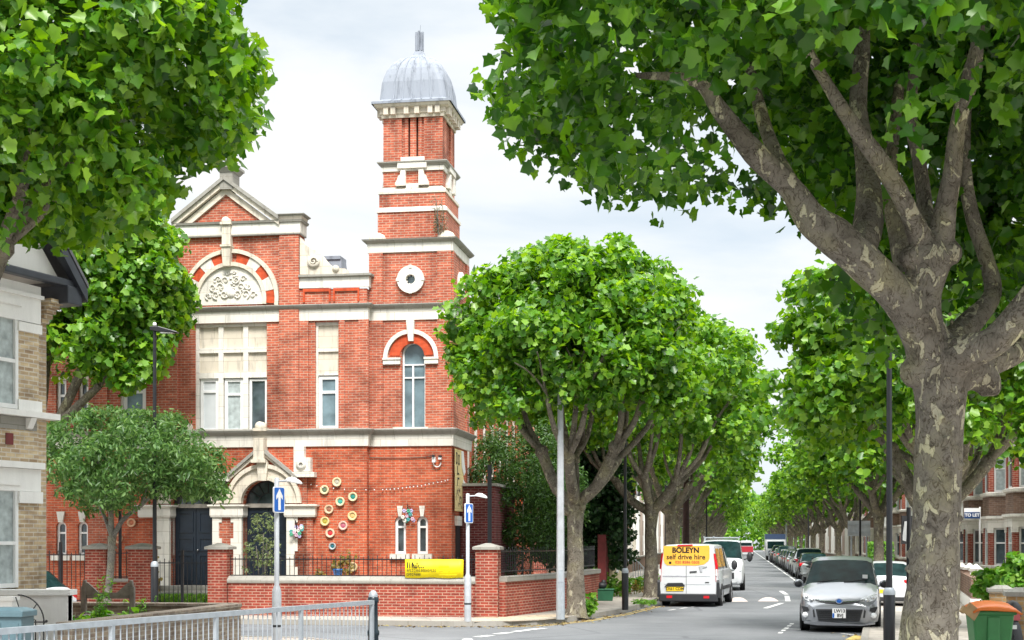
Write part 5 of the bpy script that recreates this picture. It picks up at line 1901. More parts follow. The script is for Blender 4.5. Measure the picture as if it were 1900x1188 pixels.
limb(mb, sl_pts([(201, 1150), (200, 1110), (205, 1060), (207, 1020), (208, 995)]), [.13, .105, .10, .105, .125], 10, .1)
limb(mb, sl_pts([(208, 1000), (228, 965), (262, 938), (300, 905), (350, 880)]), [.075, .063, .052, .037, .019], 8, .08)
limb(mb, sl_pts([(208, 1000), (206, 950), (215, 900), (240, 850), (250, 800)]), [.087, .07, .056, .037, .015], 8, .08)
limb(mb, sl_pts([(208, 1000), (190, 950), (165, 910), (140, 870)], .3), [.06, .045, .03, .012], 8, .08)
limb(mb, sl_pts([(206, 960), (190, 900), (180, 840), (190, 790)], -.4), [.05, .035, .025, .01], 8, .08)
limb(mb, sl_pts([(262, 938), (280, 890), (310, 840), (330, 800)], -.3), [.035, .025, .018, .008], 7, .05)
mb.build('trunk', M['bark_grey'], ts_)
ctr = P(243, 868, YS) - ts_loc


def keep_s(q):
    w_ = Vector(q) + ts_loc
    px = CX + w_.x / w_.y * F
    py = HY - (w_.z - EH) / w_.y * F
    lim = np.interp(px, [80, 110, 140, 190, 230, 300, 410], [895, 900, 948, 962, 950, 925, 925])
    top = np.interp(px, [80, 120, 200, 260, 330, 400], [800, 775, 755, 762, 772, 830])
    return top + 6 < py < lim - 6


p, nn = crown_points(ctr, (2.42, 2.0, 1.68), 600, 34, .30, zmin=-.95, ex=2.6, inner=.45, keep=keep_s, lump=.1, seed=17)
leaves('crown', p, nn, .165, M['leaf_small'], ts_, 'lance', droop=.6)

# --- shrubby trees behind the side wall
def shrub(name, loc, label, c, r, ncl, nlf, lsz, lm, cat='shrub', kind='lance', rc=.4, group=None, seed=0, zmin=-.9, stems=4, stem_m='bark_grey', ex=2.2):
    t = thing(name, loc, 0, label, cat, group)
    mb = MB()
    q_ = random.Random(seed)
    for k in range(stems):
        a = q_.uniform(0, 6.28)
        e = (c[0] + r[0] * .5 * math.cos(a), c[1] + r[1] * .5 * math.sin(a), c[2] + r[2] * q_.uniform(-.1, .5))
        limb(mb, [(.12 * math.cos(a) * r[0], .12 * math.sin(a) * r[1], 0), (e[0] * .45, e[1] * .45, e[2] * .5), e], [.05 * max(.3, r[0] / 2), .035 * max(.3, r[0] / 2), .012], 6, .1)
    mb.build('stem', M[stem_m], t)
    p, nn = crown_points(c, r, ncl, nlf, rc, zmin=zmin, ex=ex, inner=.3, lump=.13, seed=seed)
    ok = p[:, 2] > .02
    leaves('foliage', p[ok], nn[ok], lsz, M[lm], t, kind)
    return t


shrub('shrub', S(-6.9, 45.6, .2), 'tall feathery green shrub tree behind the side railings, beside the hall flank', (0, 0, 3.3), (1.75, 1.9, 2.5), 520, 52, .13, 'leaf_yew', 'shrub', rc=.36, seed=3)
shrub('shrub', S(-5.7, 52.0, .2), 'dark glossy shrub beside the oxblood gate, behind the corner plane tree', (0, 0, 3.0), (1.8, 1.8, 2.2), 420, 48, .15, 'leaf_dark', 'shrub', kind='quad', rc=.38, seed=6)
shrub('olive_bush', hp(fx(472, -3) , -2.4, .3), 'slender grey green bush in front of the right navy door', (0, 0, 1.45), (.40, .36, 1.2), 42, 26, .10, 'leaf_olive', 'bush', rc=.17, seed=8, stems=5)
for i, (px_, ly_, lb, h_) in enumerate(((640, -.7, 'climbing plant with yellowing leaves right of the white planter', 1.5), (600, -.7, 'low climbing plant with yellowing leaves left of the white planter', .9), (285, -1.2, 'leafy climber with orange leaves behind the little railing between the brick piers', 1.4))):
    t = thing('climber', hp(fx(px_, ly_), ly_, .3), 0, lb, 'plant', 'climbers in the hall garden')
    mb = MB(); q_ = random.Random(i + 30); pp_ = []
    for s in range(7):
        pts = [Vector((q_.uniform(-.1, .1), 0, 0))]
        for j in range(5):
            pts.append(pts[-1] + Vector((q_.uniform(-.13, .13), q_.uniform(-.05, .05), h_ / 5 * q_.uniform(.7, 1.2))))
        mb.tube(pts, [.012, .01, .009, .008, .006, .003], 5)
        for j in range(34):
            f_ = q_.uniform(.3, 4.99); a_ = int(f_)
            v_ = pts[a_].lerp(pts[a_ + 1], f_ - a_)
            pp_.append((v_.x + q_.gauss(0, .06), v_.y + q_.gauss(0, .05), v_.z + q_.gauss(0, .05)))
    mb.build('stem', M['bark_grey'], t)
    pp_ = np.array(pp_)
    leaves('foliage', pp_, unit(len(pp_)) + np.array([0, -.6, .4]), .10, M['leaf_dry'], t, 'quad')


def weeds(loc, label, n, spread, h, lsz=.12, lm='leaf_weed', seed=0, kind='lance', name='weed_clump', cat='weeds', group='weeds and young plants'):
    t = thing(name, loc, 0, label, cat, group)
    mb = MB(); q_ = random.Random(seed); pp_, nn_ = [], []
    for s in range(n):
        a = q_.uniform(0, 6.28); d = spread * math.sqrt(q_.random())
        b = Vector((d * math.cos(a), d * math.sin(a), 0))
        hh_ = h * q_.uniform(.5, 1.1)
        e = b + Vector((q_.gauss(0, .12 * h), q_.gauss(0, .12 * h), hh_))
        mb.tube([b, b.lerp(e, .5) + Vector((q_.gauss(0, .02), 0, 0)), e], [.008, .006, .003], 4)
        for j in range(int(9 + hh_ * 16)):
            f_ = q_.uniform(.15, 1.0)
            v_ = b.lerp(e, f_)
            pp_.append((v_.x, v_.y, v_.z)); nn_.append((q_.gauss(0, .6), q_.gauss(0, .6), .9))
    mb.build('stem', M['leaf_weed'], t)
    leaves('foliage', np.array(pp_), np.array(nn_), lsz, M[lm], t, kind, droop=.1)
    return t


weeds(G(1086, 1141, PZ), 'bright green sprouts at the foot of the corner plane tree', 16, .22, .55, .17, seed=1, kind='quad')
weeds(at(1138, 51, PZ), 'tall weeds behind the green recycling box', 16, .4, .95, .16, seed=2, kind='quad')
weeds(at(1100, 49, PZ), 'weeds growing against the oxblood gate', 14, .35, .5, .14, seed=3, kind='quad')
weeds(at(1165, 54, PZ), 'dry grass tuft by the cream wall beyond the recycling box', 26, .9, .45, .14, 'leaf_dry', seed=4)
weeds(at(1196, 57, PZ), 'green weeds by the low wall left of the second plane trunk', 20, .6, .6, .14, seed=5, kind='quad')
weeds(at(180, 26.5, PZ + .25), 'tall yellow green flowering weed beside the weathered bench', 9, .12, 1.0, .10, seed=6)
weeds(at(215, 26.8, PZ + .2), 'low lush weeds in front of the weathered bench', 40, .5, .42, .15, seed=7, kind='quad')
weeds(at(165, 26.6, PZ + .2), 'broad leaved weeds at the foot of the bench post', 24, .35, .35, .15, seed=8, kind='quad')
weeds(at(258, 28.4, PZ + .3), 'pale flowering weeds at the far end of the bench', 14, .3, .6, .10, seed=9)
weeds(S(-2.95, 45.0, PZ), 'grass tufts sprouting along the kerb in front of the hire van', 34, .35, .16, .10, seed=10)
gr = MB()
tag(slab('lawn', [hp(fx(280, -3.2), -3.2, 0), hp(fx(690, -3.2), -3.2, 0), hp(fx(690, -.4), -.4, 0), hp(fx(280, -.4), -.4, 0)], PZ, .36, M['soil']), kind='structure')
n_ = 5200
gx = rng.uniform(fx(283), fx(440), n_); gy = rng.uniform(-3.4, -1.3, n_)
pp_ = np.array([tuple(hp(a, b_, .37)) for a, b_ in zip(gx, gy)])
nn = unit(n_) * .8 + np.array([0, -.7, .1])
o = leaves('grass', pp_, nn, .2, M['leaf_weed'], None, 'lance', droop=-1.6)
tag(o, 'rough green grass in front of the navy doors behind the gate', 'grass', kind='stuff')

# the street closes in a far belt of trees
n_ = 26000
q = np.stack([rng.uniform(-95, 95, n_), rng.uniform(325, 350, n_), np.abs(rng.normal(0, 1, n_))], 1)
q[:, 2] = rng.uniform(0, 1, n_) ** .8 * (11 + 3 * np.sin(q[:, 0] * .21) + 2 * np.sin(q[:, 0] * .57 + 1))
q = np.array([tuple(S(a, b_, c_)) for a, b_, c_ in q])
o = leaves('far_trees', q, unit(n_) + np.array([0, -.5, .6]), 1.0, M['leaf_plane'], None, 'quad')
tag(o, 'distant belt of green trees closing the end of the street', 'trees', kind='stuff')

# dry leaves gathered along the kerbs
lp = []
for pts_, nn_ in ((kl[1:9], 260), (kr[2:7], 160)):
    for _ in range(nn_):
        i = rng.integers(0, len(pts_) - 1)
        q = pts_[i].lerp(pts_[i + 1], rng.random())
        sgn_ = 1 if pts_ is not None else 1
        off = abs(rng.normal(0, .3)) + .03
        d_ = (pts_[i + 1] - pts_[i]).normalized(); nv = Vector((d_.y, -d_.x, 0)) * (1 if pts_[0] == kl[1] else -1)
        lp.append(tuple(q + nv * off)[:2] + (.012,))
lp = np.array(lp)
o = leaves('leaf_litter', lp, unit(len(lp)) * .25 + np.array([0, 0, 1]), .09, leafmat('dead_leaves', (.16, .10, .04), (.26, .18, .08), (.30, .26, .10), trans=.1), None, 'quad', droop=0)
tag(o, 'dry fallen leaves scattered along the kerbs', 'leaf litter', kind='stuff')
# ================================================================== vehicles (front is -y in their own frame)
def loft(stations, types, paint, parent, front_cap=True):
    body, glass = MB(), MB()
    rows = []
    for (y, hw, zb, belt, hwt, top) in stations:
        h = [(0, zb), (hw * .82, zb), (hw * .965, zb + .07), (hw, zb + .38 * (belt - zb)), (hw * .985, belt - .05), (hw * .955, belt), (hwt, top - .05), (hwt * .84, top), (hwt * .45, top + .018), (0, top + .025)]
        rows.append([(x, y, z) for x, z in h])
    K = len(rows[0])
    for i in range(len(rows) - 1):
        for j in range(K - 1):
            g = (types[i] == 's' and j == 5) or (types[i] in 'wW' and j >= 6) or (types[i] == 'W' and j == 5)
            tgt = glass if g else body
            a, b_, c_, d = rows[i][j], rows[i + 1][j], rows[i + 1][j + 1], rows[i][j + 1]
            tgt.add([a, b_, c_, d], [(3, 2, 1, 0)], 0, True)
            mrr = [(-p[0], p[1], p[2]) for p in (a, b_, c_, d)]
            tgt.add(mrr, [(0, 1, 2, 3)], 0, True)
    for r_, fl in ((rows[0], False), (rows[-1], True)):
        ring_ = r_ + [(-p[0], p[1], p[2]) for p in r_[-2:0:-1]]
        body.add(ring_, [list(range(len(ring_)))[::(1 if not fl else -1)]], 0, False)
    out = []
    for b_, nm, m in ((body, 'body', paint), (glass, 'window_glass', M['screen'])):
        if not b_.f: continue
        o = b_.build(nm, m, parent)
        import bmesh
        bm = bmesh.new(); bm.from_mesh(o.data)
        bmesh.ops.remove_doubles(bm, verts=bm.verts, dist=.0005)
        bmesh.ops.recalc_face_normals(bm, faces=bm.faces)
        bm.to_mesh(o.data); bm.free()
        o.data.set_sharp_from_angle(angle=R(28))
        out.append(o)
    return out


def wheels(parent, ys, hw, r=.31, wd=.2, spokes=7, arch=True):
    for sx in (-1, 1):
        for y in ys:
            if arch:
                a = MB(); a.lathe([(0, .0), (r + .055, .0), (r + .055, -.03)], (0, 0, 0), 24, 0, 'x')
                a.v = [(sx * (hw + .004) + (v[0] if sx > 0 else -v[0]), v[1] + y, v[2] + r) for v in a.v]
                a.build('wheel_arch_shade', M['rubber'], parent)  # dark disc painted for the shaded hollow; no arch is cut
            t = MB()
            pr = [(r * .62, -.0), (r * .66, .012), (r * .92, .016), (r, -.02), (r, -wd + .02), (r * .9, -wd)]
            t.lathe(pr, (0, 0, 0), 24, 0, 'x')
            t.v = [(sx * (hw + .006 + v[0]), v[1] + y, v[2] + r) for v in t.v]
            if sx < 0: t.f = [f[::-1] for f in t.f]
            to = t.build('wheel', M['rubber'], parent)
            q = MB()
            q.lathe([(0, .0), (r * .18, .004), (r * .2, -.02), (r * .66, -.035)], (0, 0, 0), 20, 0, 'x')
            for k in range(spokes):
                an = 6.283 * k / spokes
                q.bar((-.006, r * .12 * math.cos(an), r * .12 * math.sin(an)), (-.004, r * .63 * math.cos(an), r * .63 * math.sin(an)), r * .15, .03, 0, (1, 0, 0))
            q.lathe([(r * .58, -.01), (r * .6, .006), (r * .66, .006), (r * .66, -.03)], (0, 0, 0), 24, 0, 'x')
            q.v = [(sx * (hw + .006 + v[0]), v[1] + y, v[2] + r) for v in q.v]
            q.build('rim', M['rim'], to)


def car(name, loc, rz, paint, label, kind='hatch', group=None, cat='car', away=True):
    t = thing(name, loc, rz + (math.pi if away else 0), label, cat, group)
    L, W, H = {'hatch': (4.0, 1.72, 1.46), 'estate': (4.5, 1.78, 1.47), 'suv': (4.5, 1.84, 1.68), 'saloon': (4.5, 1.76, 1.43)}[kind]
    sx, sy, sz = W / 1.72, L / 4.0, H / 1.47
    st = [(-2.0, .62, .34, .58, .56, .62), (-1.94, .74, .24, .70, .67, .73), (-1.76, .82, .20, .78, .74, .82), (-1.25, .86, .18, .88, .80, .92), (-.98, .86, .18, .93, .82, .98),
          (-.32, .86, .18, .95, .62, 1.41), (.30, .86, .18, .95, .65, 1.46), (.38, .86, .18, .95, .65, 1.46), (1.10, .86, .18, .97, .64, 1.45), (1.42, .86, .18, .98, .62, 1.41),
          (1.84, .845, .2, .98, .70, 1.03), (1.96, .80, .24, .90, .72, .95), (2.0, .74, .34, .72, .66, .76)]
    ty = ['b', 'b', 'b', 'b', 'w', 's', 'b', 's', 'b', 'w', 'b', 'b']
    if kind in ('estate', 'suv'):
        st[9] = (1.70, .855, .18, .98, .62, 1.42); st[8] = (1.2, .86, .18, .97, .64, 1.45)
        st[10] = (1.90, .845, .2, .98, .70, 1.0)
        ty[8] = 's'
    if kind == 'saloon':
        st[8] = (.85, .86, .18, .96, .64, 1.42); st[9] = (1.0, .86, .18, .97, .62, 1.38); st[10] = (1.50, .85, .2, .98, .72, 1.02)
        st[11] = (1.94, .81, .24, .92, .74, .98)
    st = [(y * sy, hw * sx, zb, be * sz, ht * sx, tp * sz) for y, hw, zb, be, ht, tp in st]
    bo = loft(st, ty, M[paint], t)[0]
    wheels(t, (-1.28 * sy, 1.22 * sy), .86 * sx, .31 if kind != 'suv' else .35)
    hw = .86 * sx
    for s_ in (-1, 1):
        a = MB(); a.box(s_ * hw * .62, s_ * hw * .93, 1.86 * sy, 1.985 * sy, .74 * sz, .93 * sz); a.build('tail_light', M['red_light'], t, bevel=.02)
        a = MB(); a.box(s_ * hw * .52, s_ * hw * .86, -1.955 * sy, -1.80 * sy, .62 * sz, .74 * sz); a.build('headlight', M['lens'], t, bevel=.03)
        a = MB(); a.ball((s_ * (hw + .09), -.78 * sy, .98 * sz), (.10, .06, .07), 10); a.build('wing_mirror', M[paint], t)
    a = MB(); a.box(-.26, .26, 1.985 * sy, 2.012 * sy, .52 * sz, .63 * sz); a.build('number_plate', M['plate_yellow'], t)
    a = MB(); a.box(-.62 * sx, .62 * sx, 1.88 * sy, 2.015 * sy, .27, .40); a.build('bumper', M['plastic_dark'], t, bevel=.02)
    a = MB(); a.box(-.5 * sx, .5 * sx, -2.012 * sy, -1.9 * sy, .36, .5); a.build('grille', M['plastic_dark'], t, bevel=.02)
    a = MB(); a.box(-.62 * sx, .62 * sx, -1.5 * sy, 1.5 * sy, .14, .22); a.build('underside', M['rubber'], t)
    return t


# ---- silver people carrier, nose to the camera
mpv_c = at(1557, 32.8)
MPV_YAW = R(14.5)
mv = thing('people_carrier', (mpv_c.x + 2.38 * math.sin(MPV_YAW), mpv_c.y + 2.38 * math.cos(MPV_YAW), 0), -MPV_YAW, 'silver people carrier parked facing the camera in the bay by the black lamp post', 'car')
st = [(-2.39, .60, .30, .56, .55, .60), (-2.36, .70, .22, .62, .64, .66), (-2.28, .80, .19, .68, .73, .715), (-2.12, .865, .18, .76, .80, .80), (-1.85, .895, .18, .86, .83, .90), (-1.45, .90, .18, .98, .83, 1.02), (-1.12, .90, .18, 1.02, .82, 1.10),
      (-.22, .90, .18, 1.04, .70, 1.62), (.15, .90, .18, 1.04, .71, 1.69), (.22, .90, .18, 1.04, .71, 1.70), (1.25, .90, .18, 1.05, .71, 1.70), (1.33, .90, .18, 1.05, .71, 1.70), (2.05, .895, .18, 1.06, .70, 1.66), (2.28, .88, .2, 1.05, .72, 1.5), (2.39, .85, .25, .95, .75, 1.0)]
loft(st, ['b', 'b', 'b', 'b', 'b', 'b', 'w', 's', 'b', 's', 'b', 's', 'w', 'b'], M['car_silver'], mv)
wheels(mv, (-1.46, 1.44), .90, .325, .21, 10)
def onnose(x, z):
    """y of the nose at (x, z): interpolated over the front stations"""
    ys = None
    best = -2.39
    for (y, hw, zb, be, ht, tp) in st[:7]:
        wq = hw if z < be else ht
        if zb - .02 <= z <= tp + .01 and abs(x) <= wq * (.99 if z > zb + .1 else .9):
            return y
    return -1.6


def patch(mbx, pts, off=.012, mi=0):
    """face laid just proud of the nose through (x, z) corners"""
    mbx.add([(x, onnose(x, z) - off, z) for x, z in pts], [list(range(len(pts)))[::-1]], mi)


def slabpoly(name, pts3, th, m, parent, bev=0.0):
    """thin moulded piece: polygon of 3D points thickened backwards"""
    b_ = MB(); n_ = len(pts3)
    vs = list(pts3) + [(p[0] * .98, p[1] + th, p[2]) for p in pts3]
    b_.add(vs, [list(range(n_)), list(range(n_, 2 * n_))[::-1]] + [[i + n_, (i + 1) % n_ + n_, (i + 1) % n_, i] for i in range(n_)])
    import bmesh
    o = b_.build(name, m, parent, bevel=bev)
    bm = bmesh.new(); bm.from_mesh(o.data); bmesh.ops.recalc_face_normals(bm, faces=bm.faces); bm.to_mesh(o.data); bm.free()
    return o


for s_ in (-1, 1):
    hl_ = slabpoly('headlight', [(s_ * .40, -2.345, .66), (s_ * .60, -2.31, .67), (s_ * .78, -2.20, .75), (s_ * .85, -2.02, .865), (s_ * .82, -2.05, .90), (s_ * .66, -2.16, .845), (s_ * .48, -2.28, .765)], .12, M['lens'], mv, .012)
    a = MB(); a.ball((s_ * .62, -2.28, .74), (.06, .04, .05), 10); a.ball((s_ * .74, -2.19, .80), (.045, .04, .04), 10); a.build('lamp', M['chrome'], hl_)
    slabpoly('fog_lamp_recess', [(s_ * .61, -2.372, .33), (s_ * .835, -2.20, .33), (s_ * .855, -2.16, .59), (s_ * .66, -2.335, .56)], .1, M['car_silver'], mv, .01)
    slabpoly('air_vent', [(s_ * .68, -2.40, .50), (s_ * .80, -2.32, .46), (s_ * .86, -2.25, .60), (s_ * .70, -2.375, .575)], .08, M['plastic_dark'], mv, .006)
    slabpoly('air_vent', [(s_ * .535, -2.41, .35), (s_ * .575, -2.405, .35), (s_ * .60, -2.385, .55), (s_ * .56, -2.39, .55)], .05, M['plastic_dark'], mv)
    a = MB(); a.lathe([(0, -.03), (.05, -.025), (.066, -.01), (.066, .08)], (s_ * .765, -2.355, .40), 16, 0, 'y'); a.build('fog_lamp', M['lens'], mv)
    a = MB(); a.ball((s_ * 1.0, -.86, 1.08), (.12, .07, .10), 12); a.bar((s_ * .86, -.85, 1.03), (s_ * .98, -.86, 1.05), .05); wm = a.build('wing_mirror', M['car_silver'], mv)
    a = MB(); a.ball((s_ * 1.0, -.90, 1.07), (.095, .045, .075), 10); a.build('mirror_housing', M['plastic_dark'], wm)
slabpoly('lower_grille', [(-.46, -2.425, .27), (.46, -2.425, .27), (.53, -2.405, .54), (-.53, -2.405, .54)], .08, M['plastic_dark'], mv, .01)
gl = MB()
for z in (.31, .36, .41, .46, .50): gl.bar((-.47, -2.428, z), (.47, -2.428, z), .012, .014)
gl.build('grille_bar', M['black'], mv)
slabpoly('upper_grille', [(-.56, -2.30, .745), (-.3, -2.375, .665), (0, -2.39, .645), (.3, -2.375, .665), (.56, -2.30, .745), (.3, -2.355, .70), (0, -2.375, .695), (-.3, -2.355, .70)], .06, M['plastic_dark'], mv)
slabpoly('bonnet_trim', [(-.56, -2.29, .765), (-.3, -2.365, .712), (0, -2.38, .70), (.3, -2.365, .712), (.56, -2.29, .765), (.3, -2.35, .73), (0, -2.365, .72), (-.3, -2.35, .73)], .05, M['chrome'], mv)
a = MB(); a.lathe([(0, -.015), (.05, -.012), (.062, 0)], (0, -2.385, .725), 18, 0, 'y'); a.v = [(v[0] * 1.3, v[1], (v[2] - .725) + .725) for v in a.v]; eo = a.build('emblem', M['sign_blue'], mv)
a = MB(); a.ring(0, .725, .045, .058, 0, 360, -2.408, -2.395, 18); a.v = [(v[0] * 1.3, v[1], v[2]) for v in a.v]; a.build('emblem_ring', M['chrome'], eo)
slabpoly('bumper_lip', [(-.80, -2.27, .26), (-.5, -2.40, .255), (.5, -2.40, .255), (.80, -2.27, .26), (.80, -2.26, .19), (.5, -2.40, .165), (-.5, -2.40, .165), (-.80, -2.26, .19)], .2, M['car_silver'], mv, .015)
a = MB(); a.box(-.66, .66, -2.3, 2.2, .12, .20); a.build('underside', M['rubber'], mv)
pl = MB(); pl.box(-.15, .15, -2.455, -2.425, .34, .56); po_ = pl.build('number_plate', M['sign_white'], mv)
text('lettering', 'LW13', .105, M['ink'], po_, (.01, -2.458, .50), (R(90), 0, 0), bold=.003, xs=.95)
text('lettering', 'BVJ', .105, M['ink'], po_, (.025, -2.458, .395), (R(90), 0, 0), bold=.003, xs=.95)
a = MB(); a.box(-.147, -.105, -2.457, -2.452, .345, .45); a.build('plate_band', M['sign_blue'], po_)
for x0, x1 in ((-.55, .02), (.08, .60)):
    a = MB(); a.bar((x0, -1.14, 1.125), (x1, -.98, 1.19), .02, .02); a.build('wiper', M['black'], mv)
a = MB(); a.box(.50, .62, -.94, -.93, 1.21, 1.30); a.build('permit', M['sign_white'], mv)

# ---- white hire van, tail to the camera
VY = R(14.5)
vr = at(1277, 45.7)
VL = 4.9
van = thing('hire_van', (vr.x + VL / 2 * math.sin(VY), vr.y + VL / 2 * math.cos(VY), 0), -VY + math.pi, 'white hire van with orange lettered rear window parked tail on by the second plane tree', 'van')
st_v = [(-2.48, .70, .35, .75, .66, .80), (-2.40, .85, .28, .95, .80, 1.0), (-2.1, .93, .25, 1.08, .86, 1.14), (-1.62, .955, .25, 1.16, .86, 1.26), (-.75, .96, .25, 1.20, .76, 1.92), (-.68, .96, .25, 1.2, .76, 1.94),
        (-.05, .96, .25, 1.2, .79, 1.985), (.05, .96, .25, 1.2, .79, 1.985), (1.15, .955, .25, 1.2, .80, 1.985), (2.33, .94, .25, 1.2, .80, 1.98), (2.42, .925, .26, 1.2, .795, 1.96), (2.455, .90, .28, 1.18, .78, 1.92)]
loft(st_v, ['b', 'b', 'b', 'w', 'b', 's', 'b', 'b', 'b', 'b', 'b'], M['car_white'], van)
wheels(van, (-1.55, 1.38), .955, .335, .22, 8)
YR = 2.458
def vx(p): return (486 - p) / 440
def vz(p): return (1085 - p) / 440


def rear(name, pts, th, m, y0=YR, parent=None, bev=0.0):
    b_ = MB(); b_.prism([(vx(x), vz(y)) for x, y in pts], y0 - .002, y0 + th)
    return b_.build(name, m, parent or van, bevel=bev)


wv = rear('rear_window', [(140, 232), (785, 222), (785, 400), (770, 440), (705, 490), (600, 505), (190, 505), (150, 470), (138, 420)], .006, M['sticker'])
for t_, sz_, x_, y_, xs_, bo_ in (('BOLEYN', .235, 450, 294, .98, .010), ('self drive hire', .225, 453, 388, 1.0, .004), ('020 8586 0505', .115, 475, 462, 1.12, .002)):
    text('lettering', t_, sz_, M['ink'] if sz_ > .2 else M['car_red'], wv, (vx(x_), YR + .008, vz(y_)), (R(90), 0, R(180)), bold=bo_, xs=xs_)
text('lettering', 'www.boleynselfdrive.com', .075, mat('grey_print', (.32, .30, .38), .5, var=0), van, (vx(300), YR + .002, vz(658)), (R(90), 0, R(180)))
a = rear('phone_mark', [(215, 450), (250, 450), (250, 485), (215, 485)], .008, M['ink'], parent=wv)
rear('brake_light', [(335, 216), (550, 210), (550, 228), (335, 238)], .03, M['red_light'])
for x_ in (456,):
    rear('door_seam', [(x_, 250 + 260), (x_ + 5, 510), (x_ + 5, 905), (x_, 905)], .004, M['plastic_dark'])
rear('door_seam', [(130, 652), (790, 652), (790, 656), (130, 656)], .004, M['galv'])
rear('door_seam', [(150, 768), (800, 768), (800, 772), (150, 772)], .004, M['galv'])
rear('plate_recess', [(155, 800), (200, 752), (405, 748), (440, 790), (420, 800)], .035, M['plastic_dark'])
po2 = rear('number_plate', [(180, 806), (420, 802), (420, 862), (180, 866)], .02, M['plate_yellow'])
text('lettering', 'EX61 CDM', .125, M['ink'], po2, (vx(300), YR + .022, vz(834)), (R(90), 0, R(180)), bold=.002)
rear('handle', [(508, 588), (606, 580), (606, 600), (508, 606)], .02, M['plastic_dark'])
rear('handle', [(640, 512), (750, 500), (750, 526), (690, 540), (680, 596), (655, 590)], .025, M['galv_light'], bev=.008)
rear('latch', [(722, 735), (780, 733), (780, 745), (722, 747)], .012, M['plastic_dark'])
bm_ = MB(); bm_.box(-.93, .93, 2.30, 2.56, .17, .42); bm_.build('bumper', M['plastic_dark'], van, bevel=.03)
for s_ in (-1, 1):
    a = MB(); a.box(s_ * .68, s_ * .50, 2.556, 2.568, .28, .36); a.build('reflector', M['red_light'], van)
    a = MB(); a.prism([(2.25, .30), (2.485, .30), (2.485, .78), (2.44, .86), (2.3, .62), (2.0, .5), (2.0, .3)], s_ * .90, s_ * .985, 0, 'x'); a.build('corner_cladding', M['plastic_dark'], van)
    lt = slabpoly('tail_light', [(s_ * .935, 2.30, .80), (s_ * .88, 2.478, .80), (s_ * .86, 2.478, 1.30), (s_ * .80, 2.46, 1.70), (s_ * .86, 2.40, 1.70), (s_ * .93, 2.34, 1.32)], -.05, M['red_light'], van)
    a = MB(); a.box(s_ * .875, s_ * .925, 2.42, 2.485, 1.0, 1.2); a.build('reversing_lamp', M['sign_white'], lt)
    for q, (y0, y1) in enumerate(((.18, 1.10), (1.22, 2.20))):
        a = MB()
        xw = [(s_ * (.90), 1.26), (s_ * .80, 1.86)]
        a.add([(xw[0][0] + s_ * .035, y0, 1.26), (xw[0][0] + s_ * .03, y1, 1.26), (xw[1][0] + s_ * .018, y1 - .04, 1.86), (xw[1][0] + s_ * .018, y0 + .02, 1.86)], [(0, 1, 2, 3) if s_ > 0 else (3, 2, 1, 0)])
        a.build('side_window', M['sticker_tint'], van)
    a = MB(); a.box(s_ * .955, s_ * .985, -.9, 1.0, .52, .64); a.build('side_moulding', M['plastic_dark'], van, bevel=.01)
    a = MB(); a.ball((s_ * 1.09, -1.25, 1.28), (.11, .08, .17), 10); a.build('wing_mirror', M['plastic_dark'], van)
    a = MB(); a.box(s_ * .955, s_ * .962, 1.08, 1.10, .5, 1.9); a.build('door_seam', M['plastic_dark'], van)
a = MB(); a.box(-.7, .7, -2.2, 2.4, .16, .26); a.build('underside', M['rubber'], van)
a = MB(); a.tube([(-.3, 2.2, .24), (-.3, 2.52, .22)], .03, 8); a.build('exhaust', M['galv'], van)

# ---- second van facing us, with a roof rack
v2 = thing('parked_van', S(-.75, 63.5), -SA, 'white van facing the camera with a roof rack, parked ahead of the hire van', 'van')
sv2 = [(y, hw * 1.02, zb, be * 1.06, ht * 1.02, tp * 1.08) for y, hw, zb, be, ht, tp in st_v]
loft(sv2, ['b', 'b', 'b', 'w', 'b', 's', 'b', 'b', 'b', 'b', 'b'], M['car_white'], v2)
wheels(v2, (-1.55, 1.38), .98, .34)
for s_ in (-1, 1):
    a = MB(); a.ball((s_ * 1.20, -1.2, 1.42), (.13, .09, .22), 10); a.bar((s_ * .95, -1.2, 1.3), (s_ * 1.15, -1.2, 1.35), .05); a.build('wing_mirror', M['plastic_dark'], v2)
    a = MB(); a.box(s_ * .55, s_ * .84, -2.46, -2.3, .82, 1.0); a.build('headlight', M['lens'], v2, bevel=.03)
a = MB(); a.box(-.55, .55, -2.50, -2.35, .50, .78); a.build('grille', M['plastic_dark'], v2, bevel=.03)
a = MB()
for y in (-.4, .8, 2.0): a.box(-.78, .78, y - .03, y + .03, 2.22, 2.27); a.box(-.76, -.72, y - .03, y + .03, 2.08, 2.25); a.box(.72, .76, y - .03, y + .03, 2.08, 2.25)
for x in (-.78, -.35, .35, .78): a.box(x - .02, x + .02, -.45, 2.05, 2.27, 2.31)
a.build('roof_rack', M['galv'], v2)
a = MB(); a.box(-.26, .26, -2.51, -2.48, .38, .50); a.build('number_plate', M['sign_white'], v2)

